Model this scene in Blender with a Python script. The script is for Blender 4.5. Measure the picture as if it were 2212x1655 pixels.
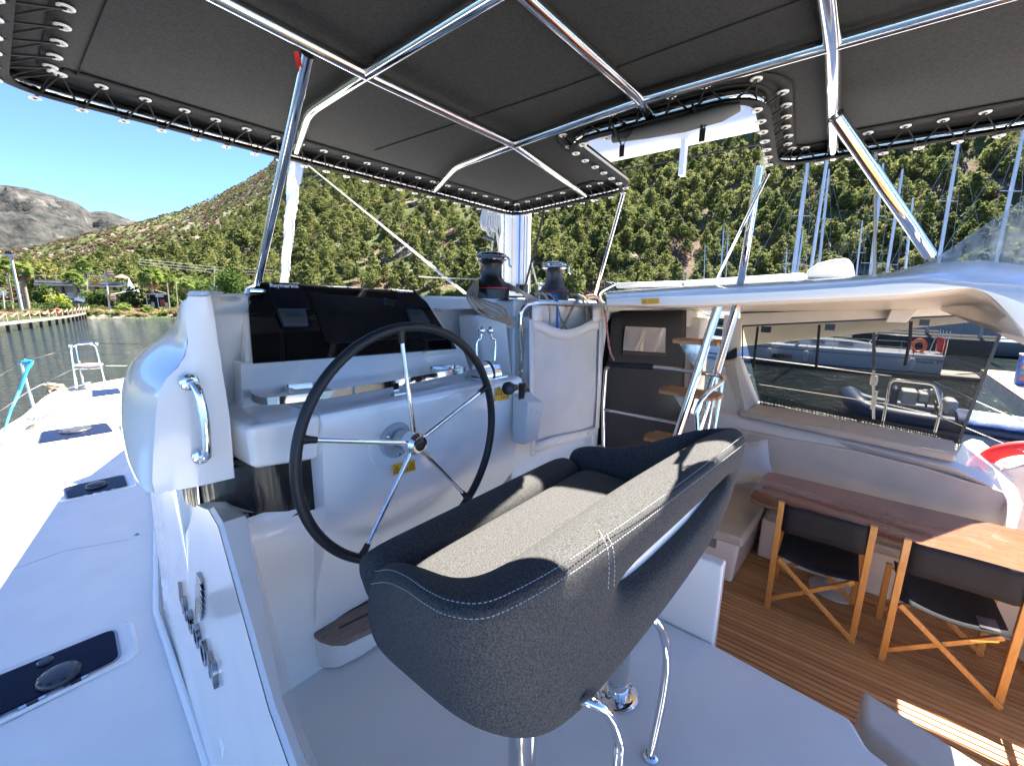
import bpy, bmesh, math, random
from mathutils import Vector, Matrix, noise
random.seed(7)
R = math.radians
for o in list(bpy.data.objects): bpy.data.objects.remove(o)
SC = bpy.context.scene
COL = SC.collection
# ------------------------------------------------------------------ camera
# world frame: +X starboard, +Y towards the bow, z = 0 the helm deck, metres
CAM_H, YAW, PITCH, ROLL, FPX, PW, PH = 1.55, R(39), R(11.1), R(0.8), 900.0, 2212.0, 1655.0
_fw = Vector((math.cos(YAW)*math.cos(PITCH), math.sin(YAW)*math.cos(PITCH), -math.sin(PITCH)))
_rt = Vector((math.sin(YAW), -math.cos(YAW), 0))
_up = _rt.cross(_fw)
RT = _rt*math.cos(ROLL) + _up*math.sin(ROLL)
UP = -_rt*math.sin(ROLL) + _up*math.cos(ROLL)
FW = _fw
CPOS = Vector((0, 0, CAM_H))
cd = bpy.data.cameras.new('camera'); cam = bpy.data.objects.new('camera', cd); COL.objects.link(cam)
cd.sensor_width = 36; cd.lens = 36*FPX/PW; cd.clip_start = .02; cd.clip_end = 12000
M = Matrix.Identity(4)
for i in range(3):
    M[i][0] = RT[i]; M[i][1] = UP[i]; M[i][2] = -FW[i]; M[i][3] = CPOS[i]
cam.matrix_world = M
SC.camera = cam
# ------------------------------------------------------------------ light
SUN_AZ, SUN_EL = (0.60, -0.015), R(59.0)
a = Vector((SUN_AZ[0], SUN_AZ[1], 0)).normalized()
SUNDIR = Vector((a.x*math.cos(SUN_EL), a.y*math.cos(SUN_EL), math.sin(SUN_EL)))
W = bpy.data.worlds.new('World'); SC.world = W; W.use_nodes = True
nt = W.node_tree; nt.nodes.clear()
sky = nt.nodes.new('ShaderNodeTexSky'); sky.sky_type = 'NISHITA'; sky.sun_disc = False
sky.sun_elevation = SUN_EL; sky.sun_rotation = math.atan2(SUNDIR.x, SUNDIR.y)
sky.air_density = 0.32; sky.dust_density = 0.0; sky.ozone_density = 7.0; sky.altitude = 0
bg = nt.nodes.new('ShaderNodeBackground'); bg.inputs[1].default_value = 0.11
wo = nt.nodes.new('ShaderNodeOutputWorld')
nt.links.new(sky.outputs[0], bg.inputs[0]); nt.links.new(bg.outputs[0], wo.inputs[0])
sl = bpy.data.lights.new('sun', 'SUN'); sl.energy = 5.0; sl.angle = R(0.55); sl.color = (1, .94, .84)
so = bpy.data.objects.new('sun', sl); COL.objects.link(so)
so.rotation_euler = SUNDIR.to_track_quat('Z', 'Y').to_euler()
vs = SC.view_settings
SC.display_settings.display_device = 'sRGB'
vs.view_transform = 'Standard'; vs.look = 'None'; vs.gamma = 1; vs.use_curve_mapping = False
vs.exposure = 2.75
SC.cycles.max_bounces = 9; SC.cycles.diffuse_bounces = 6; SC.cycles.glossy_bounces = 4
SC.cycles.transparent_max_bounces = 12; SC.cycles.caustics_reflective = False; SC.cycles.caustics_refractive = False
# ------------------------------------------------------------------ helpers
def ray(px, py):
    return RT*((px-PW/2)/FPX) + UP*((PH/2-py)/FPX) + FW
def P(px, py, x=None, y=None, z=None):
    """survey helper: the point of a known real plane (x, y or z = const) that the photograph shows at px, py"""
    d = ray(px, py)
    t = (x-CPOS.x)/d.x if x is not None else (y-CPOS.y)/d.y if y is not None else (z-CPOS.z)/d.z
    return CPOS + d*t
V = Vector
_mats = {}
def mat(name, col=(.8, .8, .8), rough=.5, metal=0., bump=0., bscale=200., var=0., vscale=8., coat=0.,
        col2=None, spec=.5, trans=0., alpha=1., stretch=None, sheen=0., det=4., bdist=.002, ior=1.45):
    if name in _mats: return _mats[name]
    m = bpy.data.materials.new(name); m.use_nodes = True
    n = m.node_tree; b = n.nodes['Principled BSDF']
    b.inputs['Base Color'].default_value = (*col, 1); b.inputs['Roughness'].default_value = rough
    b.inputs['Metallic'].default_value = metal; b.inputs['Coat Weight'].default_value = coat
    b.inputs['Coat Roughness'].default_value = .06
    b.inputs['Specular IOR Level'].default_value = spec; b.inputs['IOR'].default_value = ior
    b.inputs['Transmission Weight'].default_value = trans; b.inputs['Alpha'].default_value = alpha
    b.inputs['Sheen Weight'].default_value = sheen
    tc = n.nodes.new('ShaderNodeTexCoord'); mp = n.nodes.new('ShaderNodeMapping')
    n.links.new(tc.outputs['Object'], mp.inputs[0])
    if stretch: mp.inputs['Scale'].default_value = stretch
    if var or col2:
        t = n.nodes.new('ShaderNodeTexNoise'); t.inputs['Scale'].default_value = vscale; t.inputs['Detail'].default_value = det
        n.links.new(mp.outputs[0], t.inputs[0])
        r = n.nodes.new('ShaderNodeValToRGB'); r.color_ramp.elements[0].position = .32; r.color_ramp.elements[1].position = .68
        c2 = col2 or tuple(min(1, c*(1+var)) for c in col)
        c1 = col if col2 else tuple(c*(1-var) for c in col)
        r.color_ramp.elements[0].color = (*c1, 1); r.color_ramp.elements[1].color = (*c2, 1)
        n.links.new(t.outputs[0], r.inputs[0]); n.links.new(r.outputs[0], b.inputs['Base Color'])
    if bump:
        t = n.nodes.new('ShaderNodeTexNoise'); t.inputs['Scale'].default_value = bscale; t.inputs['Detail'].default_value = 3
        n.links.new(mp.outputs[0], t.inputs[0])
        bp = n.nodes.new('ShaderNodeBump'); bp.inputs['Strength'].default_value = bump; bp.inputs['Distance'].default_value = bdist
        n.links.new(t.outputs[0], bp.inputs['Height']); n.links.new(bp.outputs[0], b.inputs['Normal'])
    _mats[name] = m
    return m
class MB:
    """collects faces; build() links them as one mesh object"""
    def __init__(s): s.v = []; s.f = []; s.mi = []; s.cur = 0
    def add(s, vs, fs):
        k = len(s.v); s.v += [tuple(v) for v in vs]
        for f in fs: s.f.append(tuple(i+k for i in f)); s.mi.append(s.cur)
        return s
    def box(s, lo, hi):
        x0, y0, z0 = lo; x1, y1, z1 = hi
        return s.add([(x0,y0,z0),(x1,y0,z0),(x1,y1,z0),(x0,y1,z0),(x0,y0,z1),(x1,y0,z1),(x1,y1,z1),(x0,y1,z1)],
            [(0,3,2,1),(4,5,6,7),(0,1,5,4),(1,2,6,5),(2,3,7,6),(3,0,4,7)])
    def bar(s, a, b, w, h, up=V((0,0,1))):
        a, b = V(a), V(b); d = (b-a).normalized(); sd = d.cross(V(up)).normalized(); u = sd.cross(d)
        q = []
        for p in (a, b):
            for i, j in ((-1,-1),(1,-1),(1,1),(-1,1)): q.append(p+sd*(i*w/2)+u*(j*h/2))
        return s.add(q, [(0,1,2,3),(7,6,5,4),(0,4,5,1),(1,5,6,2),(2,6,7,3),(3,7,4,0)])
    def hexa(s, bot, top):
        """4 bottom + 4 top points"""
        return s.add(list(bot)+list(top), [(3,2,1,0),(4,5,6,7),(0,1,5,4),(1,2,6,5),(2,3,7,6),(3,0,4,7)])
    def tube(s, pts, r, n=10, caps=True, closed=False, flat=1., up=None):
        pts = [V(p) for p in pts]; m = len(pts); rs = r if isinstance(r, (list, tuple)) else [r]*m
        k = len(s.v); pu = None
        for i, p in enumerate(pts):
            if closed: d = pts[(i+1) % m]-pts[i-1]
            else: d = pts[min(i+1, m-1)]-pts[max(i-1, 0)]
            d.normalize()
            if pu is None:
                pu = V(up) if up else (V((0,0,1)) if abs(d.z) < .9 else V((1,0,0)))
            if up: pu = V(up)
            sd = d.cross(pu)
            if sd.length < 1e-6: sd = d.cross(V((.3,.5,.8)))
            sd.normalize(); pu = sd.cross(d).normalized()
            for j in range(n):
                a = 2*math.pi*j/n
                q = p + sd*(math.cos(a)*rs[i]) + pu*(math.sin(a)*rs[i]*flat)
                s.v.append(tuple(q))
        rng = m if closed else m-1
        for i in range(rng):
            for j in range(n):
                a0 = k+i*n+j; a1 = k+i*n+(j+1) % n; i2 = (i+1) % m
                b0 = k+i2*n+j; b1 = k+i2*n+(j+1) % n
                s.f.append((a0, a1, b1, b0)); s.mi.append(s.cur)
        if caps and not closed:
            s.f.append(tuple(k+j for j in range(n))[::-1]); s.mi.append(s.cur)
            s.f.append(tuple(k+(m-1)*n+j for j in range(n))); s.mi.append(s.cur)
        return s
    def lathe(s, prof, c=(0,0,0), axis=(0,0,1), n=24, caps=True):
        """prof: (radius, height) list along axis"""
        ax = V(axis).normalized(); t = ax.orthogonal().normalized(); u = ax.cross(t); c = V(c); k = len(s.v); m = len(prof)
        for r, h in prof:
            for j in range(n):
                a = 2*math.pi*j/n; s.v.append(tuple(c+ax*h+t*(r*math.cos(a))+u*(r*math.sin(a))))
        for i in range(m-1):
            for j in range(n):
                j2 = (j+1) % n
                s.f.append((k+i*n+j, k+i*n+j2, k+(i+1)*n+j2, k+(i+1)*n+j)); s.mi.append(s.cur)
        if caps:
            s.f.append(tuple(k+j for j in range(n))[::-1]); s.mi.append(s.cur)
            s.f.append(tuple(k+(m-1)*n+j for j in range(n))); s.mi.append(s.cur)
        return s
    def grid(s, rows, closed_u=False):
        k = len(s.v); m = len(rows); n = len(rows[0])
        for r in rows: s.v += [tuple(p) for p in r]
        for i in range(m-1):
            for j in range(n if closed_u else n-1):
                j2 = (j+1) % n
                s.f.append((k+i*n+j, k+i*n+j2, k+(i+1)*n+j2, k+(i+1)*n+j)); s.mi.append(s.cur)
        return s
    def prism(s, poly, d):
        """polygon (3D points) extruded by vector d"""
        n = len(poly); k = len(s.v); d = V(d)
        s.v += [tuple(V(p)) for p in poly] + [tuple(V(p)+d) for p in poly]
        s.f.append(tuple(k+i for i in range(n))[::-1]); s.mi.append(s.cur)
        s.f.append(tuple(k+n+i for i in range(n))); s.mi.append(s.cur)
        for i in range(n):
            j = (i+1) % n; s.f.append((k+i, k+j, k+n+j, k+n+i)); s.mi.append(s.cur)
        return s
    def mesh(s, name, mats, smooth=True, ang=40):
        me = bpy.data.meshes.new(name); me.from_pydata(s.v, [], s.f)
        for m in (mats if isinstance(mats, (list, tuple)) else [mats]): me.materials.append(m)
        if any(s.mi): me.polygons.foreach_set('material_index', s.mi)
        bm = bmesh.new(); bm.from_mesh(me); bmesh.ops.recalc_face_normals(bm, faces=bm.faces); bm.to_mesh(me); bm.free()
        if smooth: me.shade_smooth(); me.set_sharp_from_angle(angle=R(ang))
        me.update(); return me
    def build(s, name, mats, parent=None, bevel=0., seg=2, sub=0, solid=0., smooth=True, ang=40, offset=-1.):
        o = bpy.data.objects.new(name, s.mesh(name, mats, smooth, ang)); COL.objects.link(o)
        fin(o, parent, bevel, seg, sub, solid, offset); return o
def fin(o, parent=None, bevel=0., seg=2, sub=0, solid=0., offset=-1.):
    if parent is not None:
        o.parent = parent; o.matrix_parent_inverse = parent.matrix_world.inverted() if parent.type != 'EMPTY' else Matrix.Translation(-V(parent.location))
    if solid:
        m = o.modifiers.new('solid', 'SOLIDIFY'); m.thickness = solid; m.offset = offset
    if bevel:
        m = o.modifiers.new('bevel', 'BEVEL'); m.width = bevel; m.segments = seg; m.limit_method = 'ANGLE'; m.angle_limit = R(35); m.harden_normals = True
    if sub:
        m = o.modifiers.new('sub', 'SUBSURF'); m.levels = sub; m.render_levels = sub
def tag(o, label=None, cat=None, group=None, kind=None):
    if label: o['label'] = label
    if cat: o['category'] = cat
    if group: o['group'] = group
    if kind: o['kind'] = kind
    return o
def thing(name, label, cat, loc=(0, 0, 0), group=None):
    o = bpy.data.objects.new(name, None); COL.objects.link(o); o.location = loc; o.empty_display_size = .1
    o.rotation_mode = 'XYZ'
    return tag(o, label, cat, group)
def struct(o): o['kind'] = 'structure'; return o
def bez(pts, n=8):
    """Catmull-Rom through the points"""
    pts = [V(p) for p in pts]; out = []
    q = [pts[0]*2-pts[1]] + pts + [pts[-1]*2-pts[-2]]
    for i in range(1, len(q)-2):
        p0, p1, p2, p3 = q[i-1:i+3]
        for k in range(n):
            t = k/n
            out.append(.5*((2*p1)+(p2-p0)*t+(2*p0-5*p1+4*p2-p3)*t*t+(3*p1-p0-3*p2+p3)*t**3))
    out.append(pts[-1]); return out
def fillet(pts, r, n=6):
    """polyline with rounded corners"""
    pts = [V(p) for p in pts]; out = [pts[0]]
    for i in range(1, len(pts)-1):
        a, b, c = pts[i-1], pts[i], pts[i+1]
        u = (a-b); w = (c-b); rr = min(r, u.length*.49, w.length*.49)
        s = b+u.normalized()*rr; e = b+w.normalized()*rr
        for k in range(n+1):
            t = k/n; out.append(s*(1-t)**2 + b*2*t*(1-t) + e*t*t)
    out.append(pts[-1]); return out
def rrect(w, h, r, n=5):
    out = []
    for cx, cy, a0 in ((w/2-r, h/2-r, 0), (-w/2+r, h/2-r, 90), (-w/2+r, -h/2+r, 180), (w/2-r, -h/2+r, 270)):
        for k in range(n+1):
            a = R(a0+90*k/n); out.append((cx+r*math.cos(a), cy+r*math.sin(a)))
    return out
def text(name, s, size, m, o, xd, yd, parent=None, ext=.001, bold=0.):
    """flat lettering: origin o, text direction xd, letter-up direction yd"""
    c = bpy.data.curves.new(name, 'FONT'); c.body = s; c.size = size; c.extrude = ext; c.offset = bold
    t = bpy.data.objects.new(name, c); COL.objects.link(t)
    dg = bpy.context.evaluated_depsgraph_get(); me = bpy.data.meshes.new_from_object(t.evaluated_get(dg))
    bpy.data.objects.remove(t); xd = V(xd).normalized(); zd = xd.cross(V(yd)).normalized(); yd = zd.cross(xd)
    mm = Matrix((( *[xd[0], yd[0], zd[0]], o[0]), (*[xd[1], yd[1], zd[1]], o[1]), (*[xd[2], yd[2], zd[2]], o[2]), (0, 0, 0, 1)))
    me.transform(mm); me.materials.clear(); me.materials.append(m)
    ob = bpy.data.objects.new(name, me); COL.objects.link(ob); fin(ob, parent); return ob
# shared materials
GEL = mat('white_gelcoat', (.81, .79, .755), .2, coat=.6, bump=.03, bscale=60, var=.025, vscale=5)
GEL2 = mat('matt_gelcoat', (.75, .73, .70), .38, bump=.08, bscale=300, var=.03, vscale=6)
NONSKID = mat('nonskid_deck', (.78, .765, .735), .6, bump=.5, bscale=420, var=.03, vscale=4)
BEIGE = mat('cream_liner', (.62, .56, .48), .35, var=.03, coat=.3)
TAUPE = mat('taupe_upholstery', (.47, .42, .345), .62, bump=.12, bscale=500, var=.05, vscale=6)
STEEL = mat('polished_steel', (.72, .71, .69), .09, 1., bump=.02, bscale=40)
CHROME = mat('chrome', (.8, .8, .8), .05, 1.)
BLACK = mat('black_plastic', (.012, .012, .013), .35)
RUBBER = mat('black_rubber', (.02, .022, .025), .5, bump=.1, bscale=300)
CANVAS = mat('charcoal_canvas', (.0165, .0185, .0200), .85, bump=.8, bscale=420, var=.42, vscale=150, sheen=0., bdist=.001)
TEAK = mat('teak', (.30, .155, .07), .5, bump=.15, bscale=60, col2=(.40, .22, .10), vscale=14, stretch=(1, 9, 9))
YEL = mat('yellow_sticker', (.85, .42, .02), .4)
INK = mat('black_ink', (.02, .02, .02), .5)
ROPEW = mat('cream_rope', (.50, .44, .34), .8, bump=.6, bscale=300, var=.18, vscale=140)
# ================================================================== water, land, hills
WATER_Z = -2.3
def lerp_table(t, x):
    if x <= t[0][0]: return t[0][1]
    for (a, b), (c, d) in zip(t, t[1:]):
        if x <= c: return b+(d-b)*(x-a)/(c-a)
    return t[-1][1]
def th_of(px): return 51+math.degrees(math.atan((px-1106)/917))
def el_of(px, py):
    d = ray(px, py); return math.degrees(math.atan2(d.z, math.hypot(d.x, d.y)))
# waterline distance, start of slope, ridge distance, ridge elevation by bearing
SHORE = [(-40, 95), (0, 101), (22, 99), (60, 104), (85, 125), (130, 140)]
SLOPE0 = [(-40, 170), (0, 165), (14, 158), (25, 135), (40, 118), (60, 114), (90, 138), (130, 150)]
RDIST = [(-40, 900), (4, 700), (13, 720), (24, 780), (34, 760), (45, 560), (60, 430), (80, 340), (100, 300), (130, 290)]
RELEV = [(-40, 1.5), (th_of(-200), 3), (th_of(120), 4.2), (th_of(250), 6.0), (th_of(330), el_of(330, 490)), (th_of(400), el_of(400, 464)), (th_of(450), el_of(450, 448)),
         (th_of(500), el_of(500, 425)), (th_of(550), el_of(550, 398)), (th_of(600), el_of(600, 366)), (th_of(700), 20.5), (th_of(900), 24), (60, 27), (80, 29), (130, 28)]
def hill_h(th, r):
    rs, r0 = lerp_table(SHORE, th), lerp_table(SLOPE0, th)
    rr, el = lerp_table(RDIST, th), lerp_table(RELEV, th)
    zr = rr*math.tan(R(el))+CAM_H
    x, y = r*math.sin(R(th)), r*math.cos(R(th))
    if r < rs: return WATER_Z-1.2*min(1, (rs-r)/6)
    base = WATER_Z+min(1.3, .5+(r-rs)*.05)
    if r <= r0: return base+.25*noise.noise(V((x*.08, y*.08, 3)))
    t = (r-r0)/(rr-r0)
    if t <= 1: h = base+(zr-base)*(.9*t+.1*t*t)
    else: h = zr-(r-rr)*.35
    amp = min(1, (r-r0)/60)
    n = noise.fractal(V((x*.012, y*.012, 1.7)), .9, 2.1, 4)
    n2 = noise.fractal(V((x*.06, y*.06, 5.7)), .8, 2.1, 4)
    return h+amp*(n*min(14, r*.022)*(1-max(0, 1-abs(t-1)*4)*.6)+n2*1.6)
def terrain():
    mb = MB(); rows = []
    rads = [88+i*2.2 for i in range(40)]+[176*(1.0178**i) for i in range(1, 105)]
    ths = [-38+i*.55 for i in range(290)]
    for r in rads:
        rows.append([V((r*math.sin(R(t)), r*math.cos(R(t)), hill_h(t, r))) for t in ths])
    mb.grid(rows)
    return mb
def hill_mat():
    m = bpy.data.materials.new('hillside_scrub_and_rock'); m.use_nodes = True; n = m.node_tree; b = n.nodes['Principled BSDF']
    b.inputs['Roughness'].default_value = .95; b.inputs['Specular IOR Level'].default_value = .1
    g = n.nodes.new('ShaderNodeNewGeometry')
    def tex(sc, det=6, rough=.6):
        t = n.nodes.new('ShaderNodeTexNoise'); t.inputs['Scale'].default_value = sc; t.inputs['Detail'].default_value = det
        t.inputs['Roughness'].default_value = rough; n.links.new(g.outputs['Position'], t.inputs[0]); return t.outputs[0]
    def ramp(s, p0, p1, c0, c1):
        r = n.nodes.new('ShaderNodeValToRGB'); e = r.color_ramp.elements; e[0].position = p0; e[1].position = p1
        e[0].color = (*c0, 1); e[1].color = (*c1, 1); n.links.new(s, r.inputs[0]); return r.outputs[0]
    def mix(f, a, c):
        x = n.nodes.new('ShaderNodeMix'); x.data_type = 'RGBA'; n.links.new(f, x.inputs[0])
        n.links.new(a, x.inputs[6]); n.links.new(c, x.inputs[7]); return x.outputs[2]
    scrub = ramp(tex(.16, 8, .75), .35, .65, (.10, .075, .055), (.24, .17, .125))
    green = ramp(tex(.35, 8, .75), .35, .65, (.05, .068, .024), (.12, .135, .055))
    rock = ramp(tex(.5, 8, .8), .3, .7, (.12, .105, .09), (.32, .29, .25))
    f1 = ramp(tex(.03, 6, .7), .40, .47, (0, 0, 0), (1, 1, 1))
    f2 = ramp(tex(.055, 9, .72), .565, .60, (0, 0, 0), (1, 1, 1))
    c = mix(f1, scrub, green); c = mix(f2, c, rock)
    n.links.new(c, b.inputs['Base Color'])
    bp = n.nodes.new('ShaderNodeBump'); bp.inputs['Strength'].default_value = .9; bp.inputs['Distance'].default_value = 1.5
    n.links.new(tex(.45, 8, .75), bp.inputs['Height']); n.links.new(bp.outputs[0], b.inputs['Normal'])
    return m
HILLM = hill_mat()
tag(struct(terrain().build('hillside', HILLM)), 'steep hillside of scrub and pale rock rising behind the shore')
# far mountain
def far_mt():
    mb = MB(); rows = []
    rid = [(-40, 5), (th_of(-250), 9), (th_of(0), el_of(0, 402)), (th_of(60), el_of(60, 403)), (th_of(110), el_of(110, 412)), (th_of(170), el_of(170, 424)),
           (th_of(200), el_of(200, 432)), (th_of(225), el_of(225, 450)), (th_of(260), el_of(260, 452)), (th_of(320), el_of(320, 470)), (th_of(450), 7), (40, 6), (60, 3)]
    for k in range(70):
        r = 1250+k*19
        t = k/55
        row = []
        for i in range(200):
            th = -30+i*.35
            zr = 2300*math.tan(R(lerp_table(rid, th)))
            x, y = r*math.sin(R(th)), r*math.cos(R(th))
            h = zr*(t if t < 1 else 2-t)
            nn = noise.fractal(V((x*.004, y*.004, 9)), .8, 2.1, 5)
            rg = abs(noise.fractal(V((x*.006, y*.006, 4)), .8, 2.1, 4))
            h += (nn*60-rg*55)*min(1, t*2)*(1-max(0, 1-abs(t-1)*5)*.75)
            row.append(V((x, y, h-8)))
        rows.append(row)
    return mb.grid(rows)
FARM = mat('far_mountain_scrub', (.016, .021, .020), .95, col2=(.062, .058, .053), vscale=.045, det=10, spec=.1, bump=.8, bscale=.03, bdist=14)
def far_rock():
    n = FARM.node_tree; b = n.nodes['Principled BSDF']; old = b.inputs['Base Color'].links[0].from_socket
    g = n.nodes.new('ShaderNodeNewGeometry'); t = n.nodes.new('ShaderNodeTexNoise'); t.inputs['Scale'].default_value = .011; t.inputs['Detail'].default_value = 10; t.inputs['Roughness'].default_value = .74
    n.links.new(g.outputs['Position'], t.inputs[0])
    r = n.nodes.new('ShaderNodeValToRGB'); r.color_ramp.elements[0].position = .56; r.color_ramp.elements[1].position = .64
    n.links.new(t.outputs[0], r.inputs[0]); x = n.nodes.new('ShaderNodeMix'); x.data_type = 'RGBA'
    n.links.new(r.outputs[0], x.inputs[0]); n.links.new(old, x.inputs[6]); x.inputs[7].default_value = (.115, .105, .098, 1)
    n.links.new(x.outputs[2], b.inputs['Base Color'])
far_rock()
tag(struct(far_mt().build('mountain', FARM)), 'far grey brown mountain with pale cliffs')
# water
def water():
    m = bpy.data.materials.new('harbour_water'); m.use_nodes = True; n = m.node_tree; b = n.nodes['Principled BSDF']
    b.inputs['Base Color'].default_value = (.018, .026, .026, 1); b.inputs['Roughness'].default_value = .06; b.inputs['IOR'].default_value = 1.33
    g = n.nodes.new('ShaderNodeNewGeometry'); mp = n.nodes.new('ShaderNodeMapping'); mp.inputs['Rotation'].default_value = (0, 0, .5); mp.inputs['Scale'].default_value = (.5, 1.6, 1)
    n.links.new(g.outputs['Position'], mp.inputs[0])
    h = None
    for sc, w in ((1.1, .6), (3.6, .28), (.25, .7)):
        t = n.nodes.new('ShaderNodeTexNoise'); t.inputs['Scale'].default_value = sc; t.inputs['Detail'].default_value = 4; n.links.new(mp.outputs[0], t.inputs[0])
        q = n.nodes.new('ShaderNodeMath'); q.operation = 'MULTIPLY'; q.inputs[1].default_value = w; n.links.new(t.outputs[0], q.inputs[0])
        if h is None: h = q.outputs[0]
        else:
            s = n.nodes.new('ShaderNodeMath'); s.operation = 'ADD'; n.links.new(h, s.inputs[0]); n.links.new(q.outputs[0], s.inputs[1]); h = s.outputs[0]
    bp = n.nodes.new('ShaderNodeBump'); bp.inputs['Strength'].default_value = 1; bp.inputs['Distance'].default_value = 1.0
    n.links.new(h, bp.inputs['Height']); n.links.new(bp.outputs[0], b.inputs['Normal'])
    mb = MB(); s = 1500; mb.add([(-s, -s, WATER_Z), (s, -s, WATER_Z), (s, s, WATER_Z), (-s, s, WATER_Z)], [(0, 1, 2, 3)])
    return mb.build('water', m, smooth=False)
tag(struct(water()), 'rippled dark green harbour water')
mb = MB(); s = 6000
mb.add([(-s, -s, WATER_Z-3), (s, -s, WATER_Z-3), (s, s, WATER_Z-3), (-s, s, WATER_Z-3)], [(0, 1, 2, 3)])
struct(mb.build('ground', mat('sea_bed', (.1, .09, .07), .9), smooth=False))
# ------------------------------------------------------------------ trees
def leafmat(name, c0, c1, c2):
    m = bpy.data.materials.new(name); m.use_nodes = True; n = m.node_tree; b = n.nodes['Principled BSDF']
    b.inputs['Roughness'].default_value = .7; b.inputs['Specular IOR Level'].default_value = .2
    oi = n.nodes.new('ShaderNodeObjectInfo'); at = n.nodes.new('ShaderNodeAttribute'); at.attribute_name = 'tint'
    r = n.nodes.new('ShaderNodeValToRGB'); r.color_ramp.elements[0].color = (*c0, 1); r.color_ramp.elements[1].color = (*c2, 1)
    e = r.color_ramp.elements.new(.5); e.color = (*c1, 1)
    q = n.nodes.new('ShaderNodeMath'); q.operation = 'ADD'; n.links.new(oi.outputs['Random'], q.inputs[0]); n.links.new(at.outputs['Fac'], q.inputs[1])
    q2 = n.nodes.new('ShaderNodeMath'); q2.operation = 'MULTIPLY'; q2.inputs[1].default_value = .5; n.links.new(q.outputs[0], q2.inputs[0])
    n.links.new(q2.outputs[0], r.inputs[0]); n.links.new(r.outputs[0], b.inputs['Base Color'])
    tr = n.nodes.new('ShaderNodeBsdfTranslucent'); n.links.new(r.outputs[0], tr.inputs[0])
    mx = n.nodes.new('ShaderNodeMixShader'); mx.inputs[0].default_value = .42
    n.links.new(b.outputs[0], mx.inputs[1]); n.links.new(tr.outputs[0], mx.inputs[2])
    n.links.new(mx.outputs[0], n.nodes['Material Output'].inputs[0]); return m
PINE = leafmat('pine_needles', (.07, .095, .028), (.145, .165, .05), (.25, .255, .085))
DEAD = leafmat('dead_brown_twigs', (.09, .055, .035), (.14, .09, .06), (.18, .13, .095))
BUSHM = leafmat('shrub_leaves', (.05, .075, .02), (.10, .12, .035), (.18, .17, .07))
BARK = mat('bark', (.10, .07, .05), .9)
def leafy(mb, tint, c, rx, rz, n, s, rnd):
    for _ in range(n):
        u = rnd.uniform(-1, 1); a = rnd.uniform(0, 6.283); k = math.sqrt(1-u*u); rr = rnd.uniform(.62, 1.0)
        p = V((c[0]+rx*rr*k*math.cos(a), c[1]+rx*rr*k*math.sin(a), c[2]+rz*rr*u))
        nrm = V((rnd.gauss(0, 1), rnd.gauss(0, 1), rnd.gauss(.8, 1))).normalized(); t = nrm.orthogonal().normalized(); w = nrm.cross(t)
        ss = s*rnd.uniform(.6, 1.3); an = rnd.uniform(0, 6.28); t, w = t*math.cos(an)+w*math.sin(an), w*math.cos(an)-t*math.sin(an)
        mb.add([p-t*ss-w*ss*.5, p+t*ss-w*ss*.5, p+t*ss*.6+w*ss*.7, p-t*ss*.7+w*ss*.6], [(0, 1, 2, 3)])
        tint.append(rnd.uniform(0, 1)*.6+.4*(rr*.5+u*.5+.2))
def set_tint(me, tint, first):
    at = me.attributes.new('tint', 'FLOAT', 'FACE'); v = [0.]*first+tint; v += [0.]*(len(me.polygons)-len(v)); at.data.foreach_set('value', v[:len(me.polygons)])
def pine_mesh(seed, h=9., spread=.38, leaf=PINE, lobes=16, per=90, sz=.25, flat=.5):
    rnd = random.Random(seed); mb = MB(); tint = []
    mb.tube([(0, 0, -1), (rnd.uniform(-.2, .2), 0, h*.4), (rnd.uniform(-.4, .4), rnd.uniform(-.4, .4), h*.85)], [.16, .12, .04], 5)
    for i in range(4):
        a = rnd.uniform(0, 6.28); mb.tube([(0, 0, h*(.35+.1*i)), (math.cos(a)*h*.2, math.sin(a)*h*.2, h*(.5+.1*i))], [.06, .02], 4)
    k = len(mb.f); mb.cur = 1
    for i in range(lobes):
        t = i/(lobes-1); z = h*(.30+.66*t); rad = h*spread*(math.sin(math.pi*min(1, (t*.85+.16)))**.7)
        a = i*2.4+rnd.uniform(-.5, .5); d = rad*rnd.uniform(.45, .9)*(1-t*.75)
        rx = rad*rnd.uniform(.42, .62)
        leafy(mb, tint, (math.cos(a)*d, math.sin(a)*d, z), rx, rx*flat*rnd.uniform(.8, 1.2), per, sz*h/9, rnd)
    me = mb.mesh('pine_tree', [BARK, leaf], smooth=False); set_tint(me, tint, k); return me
def bush_mesh(seed, leaf, r=1., per=60, sz=.16, name='bush'):
    rnd = random.Random(seed); mb = MB(); tint = []
    mb.tube([(0, 0, -.3), (0, 0, r*.6)], [.05, .02], 4); k = len(mb.f); mb.cur = 1
    for i in range(5):
        a = rnd.uniform(0, 6.28); d = r*rnd.uniform(.1, .6)
        leafy(mb, tint, (math.cos(a)*d, math.sin(a)*d, r*rnd.uniform(.35, .8)), r*.5, r*.42, per//5*2, sz*r, rnd)
    me = mb.mesh(name, [BARK, leaf], smooth=False); set_tint(me, tint, k); return me
PINES = [pine_mesh(11), pine_mesh(12, 10, .34), pine_mesh(13, 8, .44, lobes=12), pine_mesh(14, 11, .31, lobes=16), pine_mesh(15, 9, .42, flat=.4)]
DEADS = [pine_mesh(21, 7, .28, DEAD, 9, 26, .26)]
SHRUBS = [bush_mesh(31, BUSHM), bush_mesh(32, DEAD, 1., 50), bush_mesh(33, PINE)]
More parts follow.
